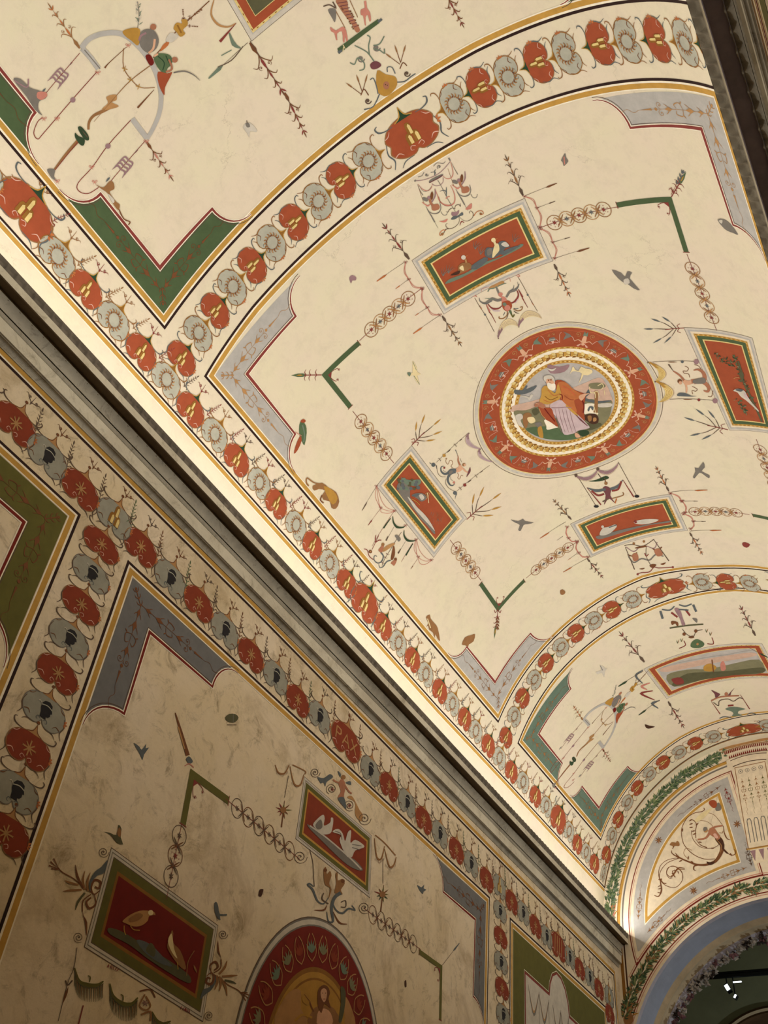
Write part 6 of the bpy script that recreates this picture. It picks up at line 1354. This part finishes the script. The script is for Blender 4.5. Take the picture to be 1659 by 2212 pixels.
# archer in the spandrel of the end wall
SPO = [o for o in wall_end.children if o.name.startswith('spandrel')][-1]
a = Fig(EW, SPO, 'painted_archer', 1400, 1640, 8.295, 12, 'naked archer whose tail turns into a brown acanthus scroll')
a.l('1200,1790 1000,1790 800,1700 650,1540 605,1380 610,1230 700,1060 830,970 960,945 1010,910 1000,875', 11, 'brown', 0, 12, 14).l('1040,955 1180,1000 1280,1110 1340,1190', 7, 'brown').l('780,1280 800,1420 900,1550 1020,1600 1140,1600 1240,1560 1290,1500', 9, 'brown').l('880,1130 940,1105 1050,1120 1140,1180 1165,1220', 7, 'sepia')
a.l('420,1640 440,1700 560,1770 700,1830 860,1890 1000,1900 1100,1880 1210,1830 1290,1720 1330,1600 1310,1480 1260,1420', 40, 'brown', 1, 10, 90).l('900,1900 830,1920 820,1980 860,2000', 22, 'brown', 1, 30, 8).f('1050,1840 1100,1850 1180,1840 1200,1800 1180,1880 1090,1900', 'brownd', 2)
a.f('1200,1430 1290,1400 1340,1460 1370,1540 1370,1620 1440,1690 1400,1690 1330,1610 1280,1540', 'brownd', 2).l('1370,1620 1460,1710 1540,1720 1575,1660 1540,1620', 14, 'brown', 1, 12, 10).l('1220,1440 1320,1560 1290,1700', 20, 'sepia', 3, 10, 10)
a.f('1080,1290 1130,1240 1190,1240 1240,1310 1300,1400 1250,1450 1180,1400 1130,1370 1100,1340', 'fleshd', 2).l('1110,1270 1200,1220 1340,1195', 34, 'fleshd', 2, 44, 26).l('1110,1320 1030,1420 890,1445', 34, 'fleshd', 2, 50, 28).d(1035, 1280, 40, 'tan', 3).f('990,1260 1010,1220 1060,1230 1060,1270 1010,1300', 'greyd', 4).f('1170,1350 1220,1340 1260,1410 1210,1420', 'pinkl', 3)
a.l('860,1420 850,1300 870,1180 830,1110 780,1090', 11, 'brown', 2).l('860,1440 940,1540 1060,1590', 12, 'brown', 1, 6, 18).l('1350,1200 1370,1330 1420,1430 1480,1450', 20, 'brown', 2, 8, 5).l('1280,1320 1330,1330 1345,1290', 10, 'sepia', 2)
for x, y, an in ((780, 1090, 2.6), (790, 1160, 2.8), (790, 1225, 3.0), (830, 1290, 2.9), (850, 1340, 2.8), (870, 1180, -0.7), (920, 1490, 0.2), (1140, 1600, 0), (620, 1260, 1.7), (720, 1790, -1.4), (600, 1820, 2.6), (780, 1840, 0.6), (1480, 1700, 1.0)): a.q.leaf(x-20*math.cos(an), y-20*math.sin(an), an, 75, 26, 'brown', 3)
a.l('490,1680 540,1750 620,1790', 26, 'brown', 2, 4, 8).l('790,1640 700,1600 650,1640 650,1720 740,1800', 7, 'sepia', 1).f('390,1540 430,1490 500,1500 520,1470 560,1500 560,1560 480,1560 450,1600 440,1560', 'sepia', 2).l('470,1560 440,1610', 14, 'brown', 2)
a.l('620,1780 480,1780 330,1820 220,1920 190,2060 215,2180', 9, 'brown').l('620,2150 610,2030 520,1940 420,1920 350,1980 335,2070 390,2140 440,2130', 8, 'brown').l('430,2120 500,2000 560,1950 660,1960', 24, 'brown', 2, 8, 8).l('470,2080 440,2010 520,2000', 12, 'brown', 2)
a.f('1090,790 1120,745 1190,740 1235,790 1225,860 1180,880 1130,850', 'red', 2).f('1210,860 1260,780 1310,850 1300,920 1220,930', 'greyd', 1).f('830,1110 950,980 1130,885 1150,890 1000,1060 880,1130', 'cream', 1).done()
a = Fig(EW, SPO, 'painted_scroll', 1259, 1850, 4.1475, 12, 'brown leaf scroll in the lower point of the panel')
a.l('860,20 760,60 700,130 690,200 740,260 830,280 890,220 890,150 830,95 770,100 750,150 780,185', 5, 'brown').l('640,350 680,360 705,310 700,250 690,200', 13, 'brown', 1, 4, 6).l('700,210 720,240 750,245', 8, 'brown', 1).l('680,210 710,205', 10, 'brown', 1).l('770,190 820,160 850,120 915,120', 10, 'sepia', 1, 3, 4).l('800,150 830,190', 8, 'brown', 1)
for x, y, an in ((800, 170, 2.0), (830, 150, -1.8), (850, 130, 1.2), (700, 330, 3.3), (705, 290, 3.0), (700, 260, 2.6)): a.q.leaf(x, y, an, 34, 9, 'brown', 2)
a.done()
# ---------------------------------------------------------------- grotesques of the left wall
a = Fig(WL, wall_left, 'grotesque_crest', 550, 1652, 2.9625, 4, 'winged girl between a goat and a hound on the dove picture')
a.f('535,120 555,90 575,110 580,150 570,200 580,270 550,250 530,210 550,170', 'fleshd').d(566, 80, 15, 'sepia', 1).l('560,120 520,110 500,95', 10, 'fleshd', 1).l('575,130 600,170 620,185', 10, 'fleshd', 1).f('545,80 530,40 550,60', 'slate', 1).f('580,115 610,105 615,130', 'slate', 1).f('400,80 440,85 480,60 500,80 460,110 450,140 440,115 420,120 415,110', 'slate').f('590,210 620,200 650,250 670,290 690,320 685,360 660,350 640,310 640,240', 'tan').f('530,215 570,210 585,280 560,260', 'slate', 1)
for x, y, r, a0 in ((385, 50, 34, 0), (490, 155, 36, 2), (605, 260, 38, 1), (700, 345, 44, 0), (290, 590, 46, 0), (700, 915, 40, 1)): a.sp(x, y, r, 2.0, a0, 'ink', 4)
for x, y in ((497, 158), (605, 262)): 
    for j in range(5): a.q.leaf(x, y, j*1.256, 16, 5, 'wine', 1)
a.done()
a = Fig(WL, wall_left, 'grotesque_scroll', 550, 1652, 2.9625, 4, 'two tritons on leaf scrolls above the oval')
a.f('440,670 455,655 460,700 480,680 490,710 475,760 490,800 470,860 480,790 450,770 440,720', 'sepia').f('515,700 530,690 530,740 560,730 575,760 550,800 560,830 510,820 520,760', 'sepia').d(562, 745, 13, 'brown', 1).d(450, 675, 12, 'brown', 1)
a.l('550,820 510,850 490,920 500,1000 470,1000 460,940', 16, 'slate', 0, 24, 4).l('470,850 440,890 400,870 370,800 340,770 350,760 375,780', 14, 'slate', 0, 4, 6).l('440,820 430,860 470,890', 8, 'ink').l('490,870 520,930 560,950 600,920 640,930 620,900', 13, 'slate', 0, 6, 5).l('550,880 580,870 580,910 550,910', 6, 'ink').l('380,930 440,930 460,900', 12, 'brown', 0, 4, 4).l('350,540 370,620 375,700 380,780', 4, 'ink').l('500,940 540,1010 590,1020', 12, 'brown', 0, 4, 3).done()
a = Fig(WL, wall_left, 'painted_swags', 550, 1652, 2.9625, 4, 'fringed ribbon swags beside the dove picture')
for s_ in ('130,0 150,50 190,55 220,0', '225,10 250,120 290,130 315,60', '765,470 780,590 810,600 830,520', '830,540 860,650 890,640 905,590'): a.l(s_, 12, 'sepia', 0, 4, 4)
for x0, x1, y in ((140, 210, 75), (235, 305, 145), (770, 825, 630), (835, 900, 670)):
    for i in range(9): x = x0+(x1-x0)*i/8; yy = y - 6*abs(i-4); a.q.line([(x, yy-10), (x-1, yy+6)], 1.6, 'brown', 0, 0)
a.l('215,70 190,210', 3, 'ink', sm=0).l('820,600 820,760', 3, 'ink', sm=0).l('240,0 320,40 320,60', 7, 'sepia').l('770,450 830,500 900,580', 7, 'sepia')
for cx, cy in ((180, 290), (815, 830)):
    a.l('%d,%d %d,%d' % (cx+10, cy-60, cx-10, cy+110), 8, 'brown', 0, 3, 8, 0)
    for i in range(9): a.q.leaf(cx, cy, i*0.7, random.uniform(40, 62), 9, random.choice(('olive', 'brown', 'wine', 'leafd')), 1)
    a.d(cx, cy, 20, 'sepia', 2)
a.done()
a = Fig(WL, wall_left, 'painted_scroll', 0, 1652, 2.9625, 4, 'blue and brown acanthus scrolls flanking the large wall picture')
for mir in (0, 1):
    def m(t):
        if not mir: return t
        return ' '.join('%g,%g' % (1350+(600-x)*0.84, 1355+(800-y)*0.78) for x, y in PT(t))
    a.f(m('685,610 665,690 620,710 580,760 575,810 565,760 600,690 650,650'), 'slate', 1).f(m('525,900 530,960 555,1010 550,1100 540,1010 525,950'), 'brown', 1)
    a.l(m('640,800 600,830 580,790 600,740 640,750 630,790 605,780'), 16, 'brown', 1, 4, 10).l(m('600,830 610,890 570,920 550,880 580,850'), 15, 'brown', 1, 4, 9).l(m('590,820 540,790 470,730 400,690 370,660'), 7, 'brown').l(m('580,830 530,870 525,940'), 7, 'brown')
    for x, y, x2, y2 in ((540, 800, 540, 680), (530, 790, 480, 640), (500, 770, 410, 740), (520, 800, 400, 810), (540, 820, 480, 930), (560, 810, 575, 690)): a.l(m('%d,%d %g,%g %d,%d' % (x, y, (x+x2)/2-12, (y+y2)/2, x2, y2)), 15, random.choice(('brown', 'hilld', 'sepia')), 1, 12, 3)
    for x, y in ((340, 600), (320, 620), (310, 645), (325, 665), (350, 670)): a.l(m('375,670 %d,%d' % (x, y)), 9, 'brown', 1, 3, 9, 0)
    if not mir:
        a.sp(660, 560, 36, 2, 0, 'ink', 4).sp(500, 1105, 36, 2, 1, 'ink', 4)
    else: a.sp(1425, 1085, 32, 2, 0, 'ink', 4).sp(1335, 1605, 32, 2, 1, 'ink', 4)
a.done()
a = Fig(WL, wall_left, 'painted_swags', 0, 1652, 2.9625, 4, 'olive fringed swags hanging below the large wall picture')
for pts in ('475,1300 500,1380 550,1410 620,1410 660,1385', '700,1400 720,1480 780,1530 840,1530 880,1490', '970,1580 1000,1640 1040,1660 1090,1640'):
    P_ = PT(pts); a.q.line(P_, 34, 'olive', 0, 5, 8, 8); a.q.line([(x, y+14) for x, y in P_], 8, 'hilld', 1, 5, 3, 3)
    c = cr(P_, 6)
    for x, y in c[1:-1]: a.q.line([(x, y+14), (x-2, y+105 if 1 else y)], 5, 'hilld', 0, 0, w2=2)
    for x, y in c[2:-2:2]: a.q.line([(x+5, y+14), (x+3, y+85)], 4, 'sepia', 0, 0, w2=2)
a.l('490,1170 470,1300 430,1400 370,1640', 4, 'ink').l('530,1540 500,1660', 8, 'wine').lf(435, 1420, 1.9, 120, 18, 'brown', 1).l('415,1380 430,1410 460,1380', 9, 'ink', 1).l('570,1390 575,1360 560,1350', 7, 'olive').l('785,1510 785,1480 770,1470', 7, 'olive').l('890,1450 960,1440 990,1490', 9, 'brown').l('925,1470 890,1540 930,1570 960,1540 930,1480', 10, 'sepia').l('900,1600 960,1580 960,1640', 12, 'sepia')
for j in range(6): a.q.leaf(925, 1525, j*1.05, 26, 7, 'purp', 2)
for x, y in ((680, 1300), (1150, 1570)): 
    for j in range(7): a.q.leaf(x+10*j, y+4*j, -1.2+random.uniform(-0.5, 0.5), 34, 6, 'wine', 1)
a.done()
# small creatures: each one its own painted part
def critter(surf, par, name, lab, x0, y0, k, shapes):
    a = Fig(surf, par, name, x0, y0, k, 4, lab)
    for s_ in shapes:
        if s_[0] == 'f': a.f(s_[1], s_[2], s_[3] if len(s_) > 3 else 0, 2)
        elif s_[0] == 'l': a.l(s_[1], s_[2], s_[3], 1)
        else: a.d(*s_[1:])
    a.done()
C1 = (0, 0, 2.9625); C2 = (1099, 550, 2.9625); C3 = (550, 550, 2.9625); C4 = (1099, 0, 2.9625); C5 = (550, 1100, 2.9625); C6 = (1099, 1100, 2.9625); C7 = (0, 1100, 2.9625); C8 = (0, 1652, 2.9625); C9 = (550, 1652, 2.9625)
critter(VA, ceiling, 'painted_bird', 'small grey bird perched alone on the near panel', *C1, [('f', '1555,815 1570,790 1600,785 1640,825 1640,845 1600,840 1595,880 1580,850', 'greyl'), ('f', '1570,790 1590,785 1600,810 1580,815', 'greyd', 1), ('l', '1578,770 1582,790', 4, 'ink')])
critter(VA, ceiling, 'painted_bird', 'large grey bird with spread wings near the right chain', *C2, [('f', '660,95 720,115 745,140 760,105 790,115 775,150 840,225 800,215 760,185 740,180 700,150', 'greyd'), ('f', '735,160 765,150 775,180 745,190', 'greyl', 1)])
critter(VA, ceiling, 'painted_bird', 'grey bird in flight at the right, beyond the roundel', *C2, [('f', '1190,1360 1215,1365 1245,1325 1255,1360 1235,1385 1285,1410 1280,1430 1245,1405 1220,1395 1190,1430 1180,1420 1195,1385', 'greyd')])
critter(VA, ceiling, 'painted_bird', 'pale cream dove with open wings left of the roundel', *C3, [('f', '1010,680 1035,720 1040,750 1065,765 1040,775 1055,830 1030,805 1015,770 990,780 975,765 1010,755', 'cream'), ('l', '1012,685 1035,740', 3, 'tealm'), ('l', '1055,830 1020,775', 3, 'tealm'), ('f', '975,755 1000,755 990,780', 'tealm', 1)])
critter(VA, ceiling, 'painted_butterfly', 'grey butterfly left of the duck picture', *C3, [('f', '605,145 625,130 650,145 645,165 625,165 618,185 610,170', 'mauve')])
critter(VA, ceiling, 'painted_butterfly', 'small butterfly above the right green bracket', *C4, [('f', '335,1025 350,995 362,978 368,1005 382,1030 362,1055 352,1060 345,1035', 'greyd'), ('l', '355,1000 358,1050', 8, 'pink')])
critter(VA, ceiling, 'painted_owl', 'grey owl perched on the grey corner at the right', *C4, [('f', '1338,1405 1375,1400 1420,1430 1470,1500 1440,1490 1400,1475 1370,1450', 'greyd'), ('f', '1345,1410 1370,1405 1365,1430', 'greyl', 1)])
critter(VA, ceiling, 'painted_parrot', 'green parrot with a red head and tail on the grey corner', *C3, [('f', '285,1090 300,1065 325,1090 332,1140 318,1220 300,1190 285,1150', 'leaf'), ('f', '292,1065 310,1052 326,1062 318,1075 300,1075', 'red', 1), ('f', '290,1160 300,1190 275,1250 250,1275 262,1220', 'red', 0), ('l', '305,1090 318,1150 312,1200', 8, 'tealm'), ('l', '258,1135 300,1160', 4, 'pink')])
critter(VA, ceiling, 'painted_monkey', 'brown spotted monkey like animal climbing the gold border', *C3, [('f', '370,1480 430,1460 470,1490 520,1520 540,1580 520,1625 490,1620 480,1580 440,1570 430,1540 450,1510 410,1500 380,1510', 'sepia'), ('f', '440,1480 500,1510 530,1560 500,1600 470,1560', 'ochre', 1), ('l', '440,1470 380,1460 335,1430 330,1460 345,1480', 8, 'sepia'), ('l', '430,1540 420,1570 440,1590', 8, 'brown')])
critter(VA, ceiling, 'painted_dog', 'brown hound standing on the border near the far corner', *C5, [('f', '1095,690 1120,675 1125,700 1150,730 1170,760 1185,840 1170,830 1155,800 1150,825 1140,790 1115,770 1110,745 1095,755 1110,730', 'sepia'), ('l', '1105,700 1125,760', 6, 'cream')])
critter(VA, ceiling, 'painted_owl', 'small brown owl on the far grey corner', *C5, [('f', '1325,865 1345,820 1385,805 1410,800 1400,845 1370,865 1365,880 1345,870', 'sepia')])
critter(VA, ceiling, 'painted_bird', 'grey dove in flight before the goose picture', *C6, [('f', '12,65 60,75 90,60 105,75 160,85 120,95 95,100 75,138 60,130 70,100 40,85', 'greyd')])
critter(VA, ceiling, 'painted_bird', 'pale bird flying on the far panel', *C6, [('f', '555,1040 590,1030 580,995 610,1010 615,1020 630,1018 615,1035 610,1075 595,1045 570,1055', 'greyl'), ('l', '585,1000 600,1030', 4, 'greyd')])
critter(VA, ceiling, 'painted_butterfly', 'dark brown butterfly on the far panel', *C6, [('f', '870,1375 900,1385 935,1390 905,1402 880,1400', 'brownd')])
critter(VA, ceiling, 'painted_butterfly', 'little brown moth under the left bracket chain', *C6, [('f', '328,520 345,512 362,528 352,545 332,545', 'sepia')])
critter(VA, ceiling, 'painted_butterfly', 'little red moth by the right edge', *C6, [('f', '1495,215 1515,210 1545,225 1525,245 1500,235', 'wine')])
critter(WL, wall_left, 'painted_bird', 'blue grey swallow diving on the wall panel', *C7, [('f', '852,1495 890,1520 905,1540 935,1500 930,1530 952,1525 920,1570 910,1605 895,1570', 'slate')])
critter(WL, wall_left, 'painted_butterfly', 'olive butterfly near the top of the wall panel', *C7, [('f', '1438,1335 1465,1310 1505,1312 1525,1335 1500,1365 1460,1362', 'hilld'), ('l', '1450,1380 1510,1380', 4, 'ink'), ('l', '1490,1310 1490,1370', 3, 'greyd')])
critter(WL, wall_left, 'painted_bird', 'dark bird alighting above the large wall picture', *C8, [('f', '662,430 700,435 745,450 755,385 775,410 770,465 785,510 745,500 715,460 690,440', 'hilld'), ('f', '745,440 760,400 772,430 765,465', 'sepia', 1)])
critter(WL, wall_left, 'painted_bird', 'small blue grey bird perched right of the large wall picture', *C8, [('f', '1370,885 1385,880 1395,910 1405,955 1448,955 1445,968 1405,968 1410,995 1385,975 1370,930', 'slate'), ('l', '1385,970 1388,1000', 3, 'ink')])
critter(WL, wall_left, 'painted_bird', 'little grey bird in flight right of the dove picture', *C9, [('f', '1038,768 1065,785 1085,765 1080,790 1098,800 1080,812 1075,828 1055,805', 'slate')])
critter(WL, wall_left, 'painted_beetle', 'dark insect on the wall below the first chain', *C9, [('f', '22,835 30,800 45,795 55,800 45,835 35,845', 'brownd')])
critter(WL, wall_left, 'painted_beetle', 'small dark insect right of the oval', *C9, [('f', '958,1385 968,1380 970,1420 960,1420', 'brownd')])
a = Fig(WL, wall_left, 'painted_torch', 0, 0, 1.0, 4, 'thin brown torch painted above the olive bracket')
a.l('378,1540 390,1580 405,1632', 6, 'brown', 0, 2, 9).l('384,1570 398,1618', 3, 'tan', 1).f('401,1640 408,1634 416,1645 408,1650', 'slate').l('398,1655 408,1650 418,1658', 2, 'pink').stem(955, 2085, 992, 2037, 'ink', 1.5, 0.8, 1, 'slate').stem(1023, 1962, 1020, 1961, 'ink', 1, 1, 1).done()
# ---------------------------------------------------------------- spotlights on a bar in the room beyond
mat('black_metal', (24, 28, 28), 0.1, 5, 0.4)
def emis(name, col, st):
    m = bpy.data.materials.new(name); m.use_nodes = True; N = m.node_tree.nodes; b = N['Principled BSDF']; b.inputs['Base Color'].default_value = (1, 1, 1, 1)
    b.inputs['Emission Color'].default_value = col + (1,); b.inputs['Emission Strength'].default_value = st; MATS[name] = m
emis('lamp_glow', (0.9, 0.97, 1.0), 5.0); emis('lamp_dim', (0.8, 0.95, 0.95), 2.2)
YS = TE + 2.6
def box(x0, x1, y0, y1, z0, z1, rot=0, c=None):
    v = [Vector((x, y, z)) for x in (x0, x1) for y in (y0, y1) for z in (z0, z1)]
    if rot: 
        R_ = Matrix.Rotation(rot, 3, 'Y'); cc = Vector(c); v = [cc + R_ @ (p-cc) for p in v]
    return [tuple(p) for p in v], [(0, 1, 3, 2), (4, 6, 7, 5), (0, 4, 5, 1), (2, 3, 7, 6), (0, 2, 6, 4), (1, 5, 7, 3)]
bl = plane_y(1541, 2108, YS); br = plane_y(1659, 2108, YS)
bar = bpy.data.objects.new('lighting_bar', None); link(bar); bar.location = (bl[0], YS, bl[1]); bar['label'] = 'black lighting bar spanning the dim room beyond the archway'; bar['category'] = 'bar'
def local(vs, o): return [(x-o.location[0], y-o.location[1], z-o.location[2]) for x, y, z in vs]
for nm, z0, z1, m in (('upper_rail', 0.015, 0.05, 'black_metal'), ('lower_rail', -0.05, 0.005, 'black_metal')):
    v, f = box(-4.5, 4.5, YS-0.03, YS+0.03, bl[1]+z0, bl[1]+z1); solid(nm, local(v, bar), f, MATS[m], parent=bar)
def lamp(px, py, w, h, rot, lab, glow, slats):
    x, z = plane_y(px, py, YS); o = bpy.data.objects.new('spotlight', None); link(o); o.location = (x, YS-0.02, z); o['label'] = lab; o['category'] = 'spotlight'; o['group'] = 'spotlights on the bar beyond the archway'
    v, f = box(x-w*1.25, x+w*1.25, YS, YS+0.12, z-h*1.15, z+h*1.15, rot, (x, YS, z)); solid('housing', local(v, o), f, MATS['black_metal'], parent=o)
    v, f = box(x-0.01, x+0.01, YS, YS+0.02, z, bl[1]-0.04); solid('bracket', local(v, o), f, MATS['black_metal'], parent=o)
    for i in range(slats):
        zz = z - h + 2*h*(i+0.5)/slats; v, f = box(x-w, x+w, YS-0.012, YS, zz-h/slats*0.8, zz+h/slats*0.8, rot, (x, YS, z)); solid('lens', local(v, o), f, MATS[glow], parent=o)
lamp(1571, 2133, 0.034, 0.062, -0.45, 'bright white spotlight hanging from the bar, left of the two', 'lamp_glow', 1)
lamp(1588, 2152, 0.016, 0.034, 0.6, 'smaller slatted spotlight below and right of the bright one', 'lamp_glow', 3)
x_, z_ = plane_y(1593, 2121.5, YS); v, f = box(x_-0.075, x_+0.075, YS-0.02, YS, z_-0.008, z_+0.010); o = solid('light_tube', v, f, MATS['lamp_glow'], label='short white light tube just under the bar', cat='lamp')
l = bpy.data.lights.new('room_fill_light', 'POINT'); l.energy = 240; l.shadow_soft_size = 0.4; l.color = (0.85, 0.95, 1.0); l.shadow_soft_size = 0.05  # added lamp that brightens the room beyond, set apart from the spotlights
o = bpy.data.objects.new('room_fill_light', l); link(o); o.location = (1.2, TE+3.4, -2.6)
